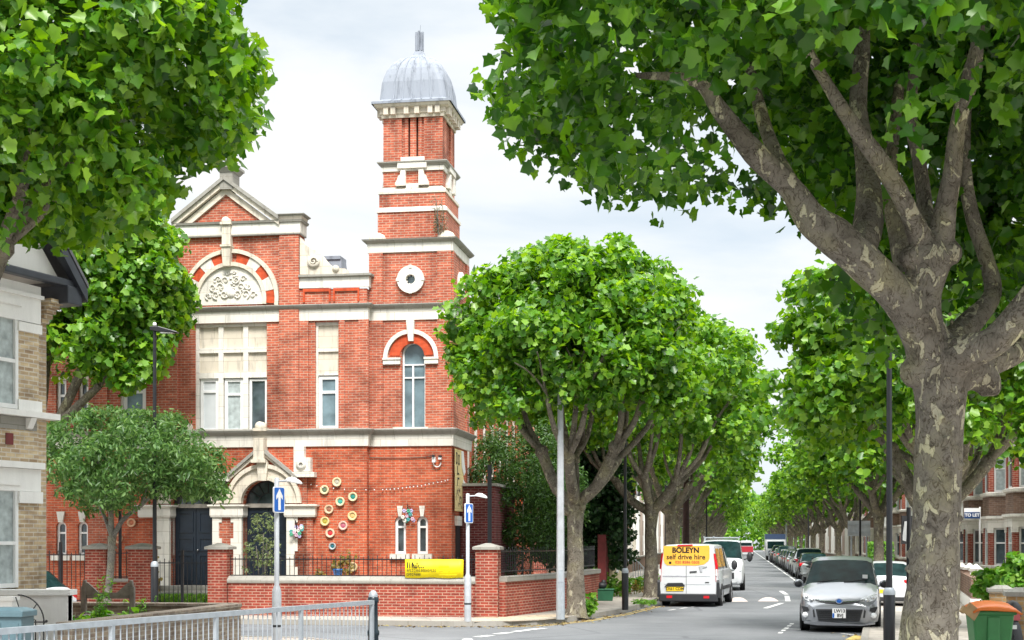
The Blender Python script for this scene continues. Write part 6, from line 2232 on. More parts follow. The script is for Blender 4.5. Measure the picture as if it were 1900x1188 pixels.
GR = 'cars parked along the right of the far street'
GL = 'cars parked along the left of the far street'
rzs = -SA
car('parked_car', S(-1.25, 56.0), rzs - R(3), 'car_pale', 'pale silver hatchback tucked between the hire van and the white van', 'hatch', GL)
car('parked_car', S(-1.9, 72.0), rzs, 'car_grey', 'grey hatchback parked out of the way behind the racked white van', 'hatch', GL)
car('parked_car', N(1.05 - 1.5, 47.0) + Vector((.15, 0, 0)), -NA, 'car_white', 'white hatchback with pink red tail light, behind the silver people carrier', 'hatch', GR)
seq = [(57.5, 'car_blue', 'saloon', False, 'dark blue saloon facing the camera, just beyond the people carrier windscreen'),
       (80.5, 'car_black', 'hatch', True, 'black hatchback with a bright tail light behind the pale motor scooter'),
       (86.5, 'car_pale', 'suv', True, 'tall silver four by four with a long roof behind the black hatchback'),
       (92.5, 'car_pale', 'hatch', False, 'pale silver hatchback facing the camera beyond the tall four by four'),
       (99, 'car_silver', 'estate', True, 'silver estate car with its red tail light showing mid row'),
       (105.5, 'car_black', 'hatch', True, 'black hatchback parked just past the silver estate car'),
       (111.5, 'car_grey', 'hatch', True, 'dark grey hatchback, two cars beyond the silver estate'),
       (117.5, 'car_pale', 'saloon', False, 'whitish saloon facing the camera, three cars beyond the silver estate'),
       (124, 'car_green', 'suv', True, 'dark green four by four in the middle of the far row'),
       (130, 'car_grey', 'hatch', True, 'dark grey hatchback parked beyond the green four by four'),
       (136.5, 'car_silver', 'hatch', True, 'silver hatchback, two cars beyond the green four by four'),
       (143, 'car_black', 'suv', True, 'black four by four near the far white lorry'),
       (150, 'car_blue', 'hatch', True, 'dark blue hatchback parked next to the far white lorry')]
for b_, pt_, kd, aw_, lb in seq:
    car('parked_car', S(4.0, b_), rzs, pt_, lb, kd, GR, away=aw_)
car('parked_car', at(-36, 33.0), -SA - R(90), 'car_white', 'white car whose windscreen shows beyond the pale house wall', 'hatch', None, away=False)

# ---- motor scooter
sc_ = thing('motor_scooter', S(3.35, 71.5), -SA + R(200), 'pale grey motor scooter parked at the front of the row of cars', 'scooter')
for y in (-.62, .62):
    a = MB()
    a.lathe([(.12, -.06), (.22, -.07), (.27, -.03), (.27, .03), (.22, .07), (.12, .06)], (0, y, .27), 18, 0, 'x'); w_ = a.build('wheel', M['rubber'], sc_)
    a = MB(); a.lathe([(0, -.05), (.13, -.05), (.13, .05), (0, .05)], (0, y, .27), 14, 0, 'x'); a.build('rim', M['rim'], w_)
a = MB()
limb(a, [(0, -.62, .62), (0, -.5, .75), (0, -.42, .95)], [.16, .2, .14], 10, 0)
a.prism([(-.2, .35), (-.45, .45), (-.5, .9), (-.4, .95), (-.3, .5), (.1, .36), (.2, .75), (.85, .82), (.9, .6), (.5, .33)], -.17, .17, 0, 'x')
a.ball((0, -.62, .52), (.12, .3, .1), 10)
a.build('fairing', M['car_pale'], sc_, bevel=.03)
a = MB(); a.box(-.15, .15, .05, .85, .80, .90); a.build('seat', M['plastic_dark'], sc_, bevel=.04)
a = MB(); a.tube([(-.36, -.30, 1.08), (-.15, -.4, 1.04), (.15, -.4, 1.04), (.36, -.30, 1.08)], .018, 8); a.build('handlebar', M['black'], sc_)
for s_ in (-1, 1):
    a = MB(); a.tube([(s_ * .28, -.34, 1.06), (s_ * .36, -.38, 1.22)], .01, 6); a.ball((s_ * .38, -.38, 1.25), (.06, .02, .045), 8); a.build('mirror', M['black'], sc_)
a = MB(); a.ball((0, -.52, .92), (.1, .05, .08), 10); a.build('headlight', M['lens'], sc_)
a = MB(); a.box(-.17, .17, .75, 1.08, .9, 1.2); a.build('top_box', M['car_pale'], sc_, bevel=.05)
a = MB(); a.box(-.08, .08, .88, .93, .7, .78); a.build('tail_light', M['red_light'], sc_)

# ---- far lorry and delivery van
lo = thing('lorry', S(3.9, 160), -SA, 'small white lorry with dark box top facing the camera far down the row', 'lorry')
a = MB(); a.prism([(-2.9, .5), (-2.95, 1.2), (-2.6, 2.2), (-1.3, 2.25), (-1.3, .5)], -1.0, 1.0, 0, 'x'); a.build('cab', M['car_white'], lo, bevel=.06)
a = MB(); a.prism([(-2.955, 1.3), (-2.66, 2.05), (-2.64, 2.05), (-2.93, 1.3)], -.88, .88, 0, 'x'); a.build('windscreen', M['screen'], lo)
a = MB(); a.box(-1.1, 1.1, -1.2, 3.0, .8, 2.85); a.build('box_body', M['car_white'], lo, bevel=.03)
a = MB(); a.box(-1.1, 1.1, -1.26, -1.22, 2.3, 2.86); a.build('box_front', M['car_blue'], lo)
a = MB(); a.box(-.75, .75, -3.0, -2.9, .55, .8); a.build('bumper', M['plastic_dark'], lo)
wheels(lo, (-2.1, 1.6), .95, .38, arch=False)
dv_ = thing('delivery_van', S(1.0, 205), -SA + math.pi, 'distant red and white van in the road at the end of the street', 'van')
loft(sv2, ['b', 'b', 'b', 'w', 'b', 's', 'b', 'b', 'b', 'b', 'b'], M['car_white'], dv_)
wheels(dv_, (-1.55, 1.38), .98, .34)
a = MB(); a.box(-.93, .93, 2.46, 2.50, .55, 1.35); a.build('rear_panel', M['car_red'], dv_)
a = MB(); a.box(-.75, .75, 2.46, 2.5, 1.45, 1.85); a.build('rear_window', M['screen'], dv_)
# ================================================================== walls, railings, street furniture
# ---- the hall's brick boundary: piers, dwarf wall, coping (points along the street corner)
BY = -4.55                                       # boundary line in the hall's frame


def bx_(px): return fx(px, BY)


bw = thing('boundary_wall', (HC.x, HC.y, 0), -SA, 'low red brick boundary wall with stone coping and capped corner piers in front of the hall', 'wall')
a = MB(); a.box(bx_(423), bx_(884), BY, BY + .34, 0.05, .98); a.build('wall', M['brick_dark'], bw)
a = MB()
a.prism([(BY - .05, .98), (BY + .39, .98), (BY + .39, 1.07), (BY + .2, 1.17), (BY + .12, 1.17), (BY - .05, 1.07)], bx_(421), bx_(884), 0, 'x'); a.build('coping', M['coping'], bw, bevel=.02)


def pier(x0, x1, ztop, y0=BY - .07, y1=BY + .45):
    a = MB(); a.box(x0, x1, y0, y1, .04, ztop); o_ = a.build('pier', M['brick_dark'], bw)
    cx_, cy_, w_, d_ = (x0 + x1) / 2, (y0 + y1) / 2, x1 - x0, y1 - y0
    a = MB(); a.box(cx_ - w_ / 2 - .07, cx_ + w_ / 2 + .07, cy_ - d_ / 2 - .07, cy_ + d_ / 2 + .07, ztop, ztop + .07)
    a.frustum(cx_, cy_, ztop + .07, ztop + .17, w_ + .14, d_ + .14, .1, .1); a.build('pier_cap', M['coping'], o_)


ZP = FP(905, 1020, BY)[1]
pier(bx_(883), bx_(924), ZP)
pier(bx_(387), bx_(422), ZP)
pier(bx_(240), bx_(280), ZP)
pier(bx_(160), bx_(198), ZP)
a = MB(); a.box(bx_(198), bx_(240), BY + .02, BY + .32, .05, 1.0); a.box(bx_(-30), bx_(160), BY, BY + .34, .05, .45); a.build('wall', M['brick_dark'], bw)
a = MB(); a.box(bx_(190), bx_(242), BY - .06, BY + .36, 1.0, 1.08); a.build('coping', M['coping'], bw)
# wall running back along the street
pA = S(-6.75, 39.5); 
side_pts = [G(926, 1145, PZ), G(1034, 1131, PZ), S(-4.75, 47.5, PZ), S(-4.65, 54.0, PZ)]
sw_ = thing('side_boundary_wall', side_pts[0], 0, 'brick wall with stone coping running back along the street from the corner pier', 'wall')
for i, (nm, m, zb_, zt_, wd) in enumerate((('wall', 'brick_dark', -.1, .92, .17), ('coping', 'coping', .92, 1.05, .22))):
    a = MB()
    for j in range(2):
        p0, p1 = side_pts[j] - side_pts[0], side_pts[j + 1] - side_pts[0]
        d = (p1 - p0).normalized(); nn_ = Vector((d.y, -d.x, 0))
        off = nn_ * wd
        q = [p0 + off, p1 + off, p1 - off, p0 - off]
        a.prism([(v.x, v.y) for v in q], zb_, zt_ + j * .002, 0, 'z')
    a.build(nm, M[m], sw_)


def railing(name, pts, z0, z1, label, step=.125, cat='railing', group=None, tall=2, spear=True, posts=(), bar=.016, fr=0.0):
    """iron railing along plan points: top and bottom rails and separate uprights"""
    o0 = Vector(pts[0])
    t = thing(name, o0, 0, label, cat, group)
    rl = MB(); ub = MB()
    up = 0
    for j in range(len(pts) - 1):
        p0, p1 = Vector(pts[j]) - o0, Vector(pts[j + 1]) - o0
        L_ = (p1 - p0).length
        rl.bar(p0 + Vector((0, 0, z0 + .06)), p1 + Vector((0, 0, z0 + .06)), .03, .03)
        rl.bar(p0 + Vector((0, 0, z1 - .13)), p1 + Vector((0, 0, z1 - .13)), .03, .03)
        n_ = max(2, int(L_ / step))
        for k in range(n_ + 1):
            q = p0.lerp(p1, k / n_)
            zt = z1 if (k % tall == 0) else z1 - .06
            ub.bar(q + Vector((0, 0, z0)), q + Vector((0, 0, zt - .05)), bar, bar)
            if spear: ub.frustum(q.x, q.y, zt - .05, zt, bar * 1.7, bar * 1.7, .003, .003)
            up += 1
    rl.build('rail', M['black'], t)
    ub.build('bars', M['black'], t)['kind'] = 'stuff'
    for q in posts:
        v_ = Vector(q) - o0
        a = MB(); a.bar(v_ + Vector((0, 0, 0)), v_ + Vector((0, 0, z1 + .12)), .07, .07); a.build('post', M['black'], t)
    return t


railing('iron_railing', [hp(bx_(424), BY + .17, 0), hp(bx_(882), BY + .17, 0)], 1.12, FP(650, 1029, BY)[1], 'black spiked iron railing on the front dwarf wall of the hall', group='iron railings of the hall')
railing('iron_railing', [side_pts[0] + Vector((-.05, .2, 0)), side_pts[1], side_pts[2]], 1.12, 1.83, 'black spiked iron railing along the side wall by the street trees', group='iron railings of the hall')
railing('iron_railing', [hp(bx_(70), BY + .17, 0), hp(bx_(160), BY + .17, 0)], .42, 1.85, 'black iron railing between the pale house and the left brick pier', group='iron railings of the hall', posts=[hp(bx_(107), BY + .17, .1)])
railing('iron_railing', [hp(bx_(199), BY + .2, 0), hp(bx_(239), BY + .2, 0)], 1.06, 1.9, 'short black railing filling the gap between two brick piers', group='iron railings of the hall', posts=[hp(bx_(217), BY + .2, .9)])
gt = railing('iron_gate', [hp(bx_(283), BY + .2, 0), hp(bx_(385), BY + .2, 0)], .16, FP(330, 1036, BY)[1], 'pair of black iron bar gates in front of the left navy door', cat='gate', posts=[hp(bx_(333), BY + .2, .1), hp(bx_(284), BY + .2, .1)])

# ---- yellow banner tied to the railing
yb = thing('yellow_banner', hp(bx_(752), BY - .02, 0), -SA, 'bright yellow banner with black stencil lettering tied to the front railing', 'banner')
x1_ = bx_(860) - bx_(752)
zt_, zb_ = FP(805, 1038, BY)[1], FP(805, 1072.5, BY)[1]
a = MB()
nx = 12
vs = []
for k in range(nx + 1):
    u = x1_ * k / nx
    w_ = .012 * math.sin(k * 1.3)
    vs += [(u, w_, zb_ - .01 * math.sin(k * .9)), (u, w_ * .5, zt_ - .006 * math.sin(k * 1.7))]
a.add(vs, [(2 * k, 2 * k + 2, 2 * k + 3, 2 * k + 1) for k in range(nx)], 0, True)
sh = a.build('sheet', M['yellow'], yb)
md = sh.modifiers.new('thick', 'SOLIDIFY'); md.thickness = .006
a = MB()
def by_(px, py): return x1_ * (px - 165) / 1470, zt_ + (zb_ - zt_) * (py - 180) / 460
def blk(x0, y0, x1, y1):
    p, q = by_(x0, y0), by_(x1, y1)
    a.box(p[0], q[0], -.024, -.018, q[1], p[1])
for x in (215, 275, 332): blk(x, 250, x + 30, 395)
blk(350, 262, 378, 300); blk(366, 300, 392, 330); blk(372, 365, 378, 395)
for x, y in ((395, 330), (400, 375), (445, 330), (428, 375), (472, 275), (465, 375), (500, 330), (525, 378), (575, 378), (628, 378)): blk(x - 17, y - 16, x + 17, y + 16)
r2 = random.Random(14)
for row, y0, n_ in ((0, 425, 17), (1, 528, 8)):
    for k in range(n_):
        x = 212 + k * 44.5
        v = r2.randrange(4)
        blk(x, y0, x + 9, y0 + 62)
        if v != 0: blk(x + 9, y0, x + 27, y0 + 12)
        if v in (1, 3): blk(x + 22, y0 + 12, x + 31, y0 + 38)
        if v in (2, 3): blk(x + 9, y0 + 50, x + 30, y0 + 62)
        if v == 0: blk(x + 20, y0, x + 30, y0 + 62)
a.build('printing', M['ink'], yb)
a = MB()
for x, y, w2 in ((1020, 335, 250), (1030, 435, 100), (1250, 440, 60), (1040, 540, 440)):
    k = 0
    while k < w2:
        blk(x + k, y, x + k + 14, y + 34); k += 22
a.build('faint_printing', M['yellow_dim'], yb)

# ---- white planter against the wall, with a painted pot
pl = thing('planter', hp(fx(628, -.5), MY - .45, .3), -SA, 'white painted planter box behind the railings under the basket plates', 'planter')
a = MB(); a.box(-.29, .29, -.2, .2, 0, .68); a.build('box', M['render'], pl, bevel=.01)
a = MB(); a.box(-.33, .33, -.24, .24, .68, .74); a.build('rim', M['render'], pl, bevel=.01)
pt = thing('painted_pot', hp(fx(631, -.5), MY - .45, 1.04), -SA, 'small blue painted flower pot standing on the white planter', 'pot')
a = MB(); a.lathe([(0, 0), (.10, 0), (.15, .2), (.165, .2), (.165, .25), (.14, .25), (.13, .2)], (0, 0, 0), 16); a.build('pot', mat('pot_blue', (.03, .14, .42), .4, var=.3, scale=14), pt)
q_ = np.array([(rng.normal(0, .07), rng.normal(0, .06), .26 + abs(rng.normal(0, .08))) for _ in range(60)])
leaves('foliage', q_, unit(60) + np.array([0, 0, .6]), .08, M['leaf_dry'], pt, 'quad')
a = MB()

# ---- pedestrian guard rail with bollard
g0, g1 = Vector((-7.35, 11.45, PZ)), at(690, 22.9, PZ)
gd = thing('guard_rail', g1, 0, 'galvanised steel pedestrian guard rail running along the near pavement edge', 'railing')
L_ = (g0 - g1).length
dg_ = (g0 - g1).normalized()
zT = 1.0
npan = 6
posts_px = [583, 465, 315, 142]
for k in range(npan + 1):
    q = dg_ * (L_ * k / npan)
    a = MB(); a.bar(q + Vector((0, 0, -.05)), q + Vector((0, 0, zT - .02)), .055, .055, 0, dg_); a.build('post', M['galv'], gd)
for k in range(npan):
    q0, q1 = dg_ * (L_ * (k + .02) / npan), dg_ * (L_ * (k + .98) / npan)
    a = MB(); a.bar(q0 + Vector((0, 0, zT)), q1 + Vector((0, 0, zT)), .05, .06); a.bar(q0 + Vector((0, 0, .12)), q1 + Vector((0, 0, .12)), .035, .035)
    n_ = 17
    for j in range(1, n_):
        q = q0.lerp(q1, j / n_)
        a.bar(q + Vector((0, 0, .12)), q + Vector((0, 0, zT - .02)), .014, .014)
    a.build('panel', M['galv'], gd)
a = MB(); a.bar(dg_ * -.03 + Vector((0, 0, zT)), dg_ * L_ + Vector((0, 0, zT)), .06, .07); a.build('top_rail', M['galv'], gd)
bo = thing('bollard', at(692.5, 23.1, PZ), 0, 'dark blue black ringed iron bollard at the end of the guard rail', 'bollard')
a = MB(); a.lathe([(.10, 0), (.10, .12), (.085, .15), (.085, .45), (.10, .47), (.10, .52), (.08, .55), (.072, .98), (.09, 1.0), (.09, 1.06), (.075, 1.08)], (0, 0, 0), 18); a.build('post', mat('bollard_paint', (.015, .028, .038), .35, var=.1), bo)
a = MB(); a.lathe([(.075, 1.08), (.075, 1.12), (.05, 1.16), (.03, 1.18), (.0, 1.185)], (0, 0, 0), 18); a.build('cap', M['galv'], bo)


def sign_post(px, Y, ztop, label, px_sign, zs0, zs1, yaw, lamp=.32, r=.045):
    base = at(px, Y, PZ)
    t = thing('sign_post', base, 0, label, 'road sign', 'one way sign posts')
    a = MB(); a.lathe([(.085, 0), (.085, 1.05), (.07, 1.12), (r, 1.18), (r, ztop - PZ), (0, ztop - PZ + .01)], (0, 0, 0), 16); a.build('pole', M['galv_light'], t)
    a = MB(); a.lathe([(.089, .42), (.089, .46)], (0, 0, 0), 16); a.build('clip', M['plastic_dark'], t)
    zz = (zs0 + zs1) / 2 - PZ
    h = zs1 - zs0
    off = at(px_sign, Y, 0) - at(px, Y, 0)
    s = MB(); hw = .15
    def rr(w, hh_, rad):
        o = []
        for cx_, cz_, a0 in ((w - rad, hh_ - rad, 0), (-w + rad, hh_ - rad, 90), (-w + rad, -hh_ + rad, 180), (w - rad, -hh_ + rad, 270)):
            for k in range(5): o.append((cx_ + rad * math.cos(R(a0 + 22.5 * k)), cz_ + rad * math.sin(R(a0 + 22.5 * k))))
        return o
    s.prism(rr(hw, h / 2, .04), -.012, .012); so_ = s.build('sign_plate', M['sign_white'], t)
    so_.location = (off.x, -.075, zz); so_.rotation_euler = (0, 0, yaw)
    b2 = MB(); b2.prism(rr(hw - .018, h / 2 - .018, .03), -.016, -.010); b2.build('sign_face', M['sign_blue'], so_)
    a2 = MB(); k = h / .55
    a2.prism([(-.032, -.22 * k), (.032, -.22 * k), (.032, .06 * k), (.085, -.0 * k), (.085, .08 * k), (0, .235 * k), (-.085, .08 * k), (-.085, 0), (-.032, .06 * k)], -.020, -.015); a2.build('arrow', M['sign_white'], so_)
    l_ = MB(); l_.tube([(0, 0, ztop - PZ - .06), (lamp * .5, -.03, ztop - PZ - .05)], .018, 8); lo_ = l_.build('lamp_arm', M['galv_light'], t)
    l2 = MB(); l2.prism([(0, .01), (.06, .045), (.16, .04), (.26, -.02), (.30, -.07), (.27, -.085), (.10, -.05), (.0, -.03)], -.06, .06); h_ = l2.build('lamp_head', M['sign_white'], lo_, bevel=.015); h_.location = (lamp * .45, -.03, ztop - PZ - .03)
    return t


sign_post(513.5, 26.0, 3.24, 'grey sign post with blue one way arrow in front of the right navy door', 518.5, 2.61, 3.08, R(58), .38)
sign_post(868, 35.2, 3.26, 'grey sign post with blue one way arrow at the corner by the yellow banner', 870, 2.54, 3.02, R(52), .42)


def lamp_post(px, Y, ztop, label, name='lamp_post', r=.055, rb=.10, zb=1.35, head=1, m='black', taper=.8, cat='street lamp', head_z=0):
    t = thing(name, at(px, Y, PZ), 0, label, cat, 'street lamp posts')
    a = MB(); a.lathe([(rb, 0), (rb, zb), (r * 1.15, zb + .06), (r, zb + .1), (r * taper, ztop - PZ)], (0, 0, 0), 16); a.build('column', M[m], t)
    a = MB(); a.lathe([(rb * 1.05, zb - .04), (rb * 1.05, zb + .03), (r * 1.3, zb + .1)], (0, 0, 0), 16); a.build('collar', M['galv'], t)
    if head:
        z = ztop - PZ
        a = MB()
        a.prism([(-.10 * head, .02), (-.10 * head, .12), (.12 * head, .12), (.62 * head, -.02), (.60 * head, -.05), (.1 * head, -.02)], -.12, .12); h_ = a.build('lamp_head', M[m], t, bevel=.015); h_.location = (0, 0, z)
        a = MB(); a.lathe([(0, .14), (.05, .14), (.05, .2), (.03, .23), (0, .235)], (0, 0, 0), 10); c_ = a.build('photocell', M['sign_white'], h_)
        a = MB(); a.box(.16 * head, .5 * head, -.09, .09, -.055, -.03); a.build('lens', M['lens'], h_)
    return t


lamp_post(287, 37.4, EH + (HY - 615) / F * 37.4, 'tall black lamp post with flat head in front of the left navy door')
lamp_post(1650, 28.0, EH + (HY - 490) / F * 28.0, 'tall black lamp post beside the great near plane trunk', r=.062, rb=.115, zb=.97, head=-.4)
lamp_post(1160, 41.2, 7.2, 'slim black lamp post between the corner plane and the hire van', r=.05, rb=.095, zb=1.1, head=.6)
lamp_post(1596, 66, 7.4, 'thin black post in front of the backs of the street signs', r=.05, rb=.08, zb=1.2, head=.6)
lamp_post(1500, 118, 7.4, 'thin black lamp post among the distant right hand planes', r=.06, rb=.09, zb=1.2, head=.6)
lamp_post(1459, 150, 7.4, 'pale grey lamp post far down the right row', r=.09, rb=.12, zb=1.2, head=.6, m='galv_light')
lamp_post(1311, 92, 7.2, 'thin black lamp post above the second van roof', r=.05, rb=.09, zb=1.2, head=.6)
lamp_post(1236, 74, 5.2, 'short dark post beside the thick plane trunk behind the hire van', r=.09, rb=.11, zb=1.2, head=0, cat='post')
t = thing('telegraph_pole', at(1273, 68, PZ), 0, 'dark brown wooden pole with a white band behind the hire van', 'pole')
a = MB(); a.lathe([(.17, 0), (.145, 4), (.12, 8.0), (0, 8.0)], (0, 0, 0), 14); a.build('pole', mat('creosote', (.045, .022, .02), .85, var=.3, scale=6), t)
a = MB(); a.lathe([(.16, .7), (.158, 1.75)], (.07, -.07, 0), 8); a.v = [(v[0] * .6 + .04, v[1] * .6 - .05, v[2]) for v in a.v]; a.build('cable_cover', M['sign_white'], t)
for k in range(9):
    s_ = 1 if k % 2 else -1
    a = MB(); a.tube([(s_ * .1, 0, 2.6 + k * .45), (s_ * .26, 0, 2.62 + k * .45)], .015, 6); a.build('step', M['galv'], t)
t = thing('steel_column', at(1040, 36.2, PZ), 0, 'tall plain grey tapered steel column standing at the corner kerb', 'column')
a = MB(); a.lathe([(.105, 0), (.10, 1.4), (.07, 6.25), (.068, 6.25), (0, 6.27)], (0, 0, 0), 8, sm=False); a.build('column', M['galv_light'], t)
a = MB(); a.lathe([(.112, 0), (.110, .95)], (0, 0, 0), 8, sm=False); a.build('base', M['galv'], t)
a = MB(); a.box(-.05, .05, -.108, -.10, .95, 1.25); a.build('door', M['galv'], t)
t = thing('black_pole', at(908.5, 38.4, PZ), 0, 'plain black square pole rising behind the corner pier', 'pole')
a = MB(); a.box(-.055, .055, -.055, .055, 0, EH + (HY - 864) / F * 38.4 - PZ); a.build('pole', M['black'], t)
a = MB(); a.box(-.065, .065, -.065, .065, 4.0, 4.02); a.build('cap', M['plastic_dark'], t)

# ---- road sign backs, black finger post, hedge
t = thing('road_sign', S(5.6, 69.5, PZ), -SA, 'grey back of a wide rectangular road sign left of the pale plane trunk', 'road sign')
zc_ = EH + (HY - 986) / F * 70
a = MB(); a.box(-.52, .52, -.012, .012, zc_ - .36, zc_ + .36); a.build('panel', M['galv_light'], t)
a = MB(); a.box(-.52, .52, -.03, -.014, zc_ + .16, zc_ + .2); a.box(-.52, .52, -.03, -.014, zc_ - .2, zc_ - .16); a.build('brace', M['galv'], t)
a = MB(); a.tube([(-.35, .05, 0), (-.35, .05, zc_ + .3)], .04, 8); a.tube([(.35, .05, 0), (.35, .05, zc_ + .3)], .04, 8); a.build('pole', M['galv'], t)
t = thing('parking_sign', at(1686, 38, PZ), 0, 'black sign post seen edge on between the lamp post and the near trunk', 'road sign')
a = MB(); a.tube([(0, 0, 0), (0, 0, EH + (HY - 950) / F * 38)], .06, 8); a.build('pole', M['black'], t)
a = MB(); a.box(-.015, .015, -.25, .2, 1.9, 2.65); p_ = a.build('sign_plate', M['black'], t); p_.rotation_euler = (0, 0, R(-62))
a = MB(); a.prism([(-.13, -.25), (-.02, -.28), (.0, .25), (-.06, .25)], -.02, -.01); f_ = a.build('paper_notice', M['sign_white'], t); f_.location = (-.08, -.1, 2.25)
def hedge(loc, L_, W_, H_, label, seed):
    t = thing('hedge', loc, -SA, label, 'hedge')
    a = MB(); a.box(-W_ / 2 + .06, W_ / 2 - .06, .06, L_ - .06, 0, H_ - .06); a.build('core', M['hedge'], t)
    n_ = int(900 * (L_ * H_ + W_ * L_ + W_ * H_) / 3)
    q = []; nn_ = []
    for _ in range(n_):
        f = rng.integers(0, 4)
        x, y, z = rng.uniform(-W_ / 2, W_ / 2), rng.uniform(0, L_), rng.uniform(.05, H_)
        if f == 0: z = H_ + rng.normal(0, .02); nv = (0, 0, 1)
        elif f == 1: y = rng.normal(0, .02); nv = (0, -1, .3)
        elif f == 2: x = -W_ / 2 + rng.normal(0, .02); nv = (-1, 0, .3)
        else: x = W_ / 2 + rng.normal(0, .02); nv = (1, 0, .3)
        q.append((x, y, z)); nn_.append(nv)
    leaves('foliage', np.array(q), np.array(nn_) + unit(n_) * .6, .09, M['leaf_weed'], t, 'quad')


hedge(S(7.1, 74, PZ), 2.0, 1.1, 1.9, 'neatly clipped bright green hedge behind the people carrier roof', 1)
hedge(S(-6.2, 61, PZ), 3.0, 1.0, 1.35, 'low green hedge beside the thick plane trunk on the left', 2)

# ---- left of the street: oxblood gate, cream wall, grey fence, steps
t = thing('oxblood_gate', S(-4.75, 50.2, PZ), -SA, 'tall oxblood painted timber gate beside the corner plane trunk', 'gate')
a = MB(); a.box(-.10, .10, 0, 1.2, 0, 2.05); a.build('leaf', M['wood_red'], t)
a = MB()
for k in range(7): a.box(.1, .115, .05 + k * .165, .17 + k * .165, .1, 1.95)
a.build('board', M['wood_red'], t)
for y_ in (-.12, 1.2):
    a = MB(); a.box(-.14, .14, y_, y_ + .12, 0, 2.2); a.build('post', M['wood_red'], t)
t = thing('cream_wall', S(-4.72, 51.7, PZ), -SA, 'cream rendered garden wall with blocked up panels beyond the oxblood gate', 'wall')
a = MB(); a.box(-.15, .10, 0, 5.4, 0, 2.0); a.build('wall', M['cream'], t)
a = MB(); a.box(-.19, .14, -.02, 5.42, 2.0, 2.07); a.build('coping', M['coping'], t)
a = MB(); a.box(.10, .125, 2.6, 3.7, .75, 1.15); a.box(.10, .12, 2.8, 3.5, 1.35, 1.9); a.build('panel', M['render'], t)
t = thing('timber_fence', S(-4.7, 57.3, PZ), -SA, 'grey weathered close boarded fence behind the slim black lamp post', 'fence')
for k in range(3):
    a = MB(); a.box(-.05, .05, k * 1.6, k * 1.6 + .1, 0, 2.2); a.build('post', M['wood_grey'], t)
a = MB()
for k in range(24): a.box(.0 + .004 * (k % 2), .025 + .008 * (k % 2), .1 + k * .145, .235 + k * .145, .05, 2.05)
a.build('boards', M['wood_grey'], t)['kind'] = 'stuff'
t = thing('handrail', S(-4.1, 57.0, PZ), -SA, 'grey metal handrail sloping beside the fence', 'railing')
a = MB(); a.tube([(-.3, 0, 1.2), (0, 1.2, 1.2), (.25, 2.6, .8), (.3, 3.2, .4)], .03, 8); a.build('rail', M['galv'], t)
for k in range(6):
    a = MB(); y = .6 + k * .45; a.tube([(-.1 + k * .07, y, 0), (-.1 + k * .07, y, 1.2 - max(0, k - 1.5) * .13)], .012, 6); a.build('bar', M['galv'], t)
t = thing('recycling_box', at(1118, 47.5, PZ), -SA + .1, 'dark green recycling box on the pavement by the oxblood gate', 'box')
a = MB(); a.frustum(0, 0, 0, .36, .66, .4, .74, .46); a.build('tub', M['box_green'], t, bevel=.02)
a = MB(); a.box(-.39, .39, -.25, .25, .36, .40); a.build('rim', M['box_green'], t, bevel=.012)
t = thing('refuse_sack', at(1117, 47.6, PZ + .40), 0, 'small black refuse sack lying on the green recycling box', 'bag')
a = MB(); a.ball((0, 0, .10), (.17, .15, .12), 12); a.ball((.05, 0, .2), (.08, .07, .1), 8)
a.v = [(v[0] * (1 + .15 * noise.noise(Vector(v) * 14)), v[1] * (1 + .15 * noise.noise(Vector(v) * 11)), v[2]) for v in a.v]; a.build('sack', M['plastic_dark'], t)

# ---- right foreground: wheelie bin, bags, brick piers
bi = thing('wheelie_bin', at(1836, 21.6, PZ), R(-8), 'green wheelie bin with a bulging orange lid on the right pavement', 'bin')
a = MB(); a.frustum(0, 0, .06, .90, .44, .50, .60, .66); a.build('body', M['bin_green'], bi, bevel=.03)
a = MB(); a.box(-.33, .33, -.36, .36, .88, .945); a.build('rim', M['bin_green'], bi, bevel=.02)
a = MB(); a.box(-.09, .09, -.345, -.30, .2, .86); a.build('front_rib', M['bin_green'], bi, bevel=.02)
a = MB()
vs = []
for i in range(9):
    for j in range(9):
        u, v = -1 + i / 4, -1 + j / 4
        z = 1.0 + .08 * (1 - u * u) * (1 - v * v) ** .5 + .02 * noise.noise(Vector((u * 2, v * 2, 1)))
        vs.append((.36 * u, .39 * v, z - .05 * (abs(u) ** 6)))
a.add(vs, [(i * 9 + j, (i + 1) * 9 + j, (i + 1) * 9 + j + 1, i * 9 + j + 1) for i in range(8) for j in range(8)], 0, True)
lid = a.build('lid', M['bin_orange'], bi); md = lid.modifiers.new('s', 'SOLIDIFY'); md.thickness = .03
lid.rotation_euler = (R(4), R(2), 0)
for s_ in (-1, 1):
    a = MB(); a.lathe([(0, -.03), (.1, -.03), (.1, .03), (0, .03)], (s_ * .22, .30, .1), 14, 0, 'x'); a.build('wheel', M['rubber'], bi)
a = MB(); a.tube([(-.25, .36, .93), (.25, .36, .93)], .018, 8); a.build('handle', M['bin_green'], bi)
t = thing('cardboard', at(1803, 21.2, PZ + .95), .3, 'scrap of brown cardboard sticking out under the orange lid', 'cardboard')
a = MB(); a.box(-.10, .12, -.01, .01, -.10, .08); a.box(-.16, -.10, -.03, .03, -.12, -.02); o_ = a.build('sheet', mat('cardboard_brown', (.33, .22, .11), .9, var=.2), t); o_.rotation_euler = (0, R(35), 0)
t = thing('refuse_sack', at(1874, 21.9, PZ), 0, 'heap of dark refuse sack squeezed between the green bin and the yellow brick pier', 'bag')
a = MB(); a.ball((0, 0, .42), (.20, .25, .42), 14); a.ball((.02, -.05, .9), (.14, .15, .18), 10)
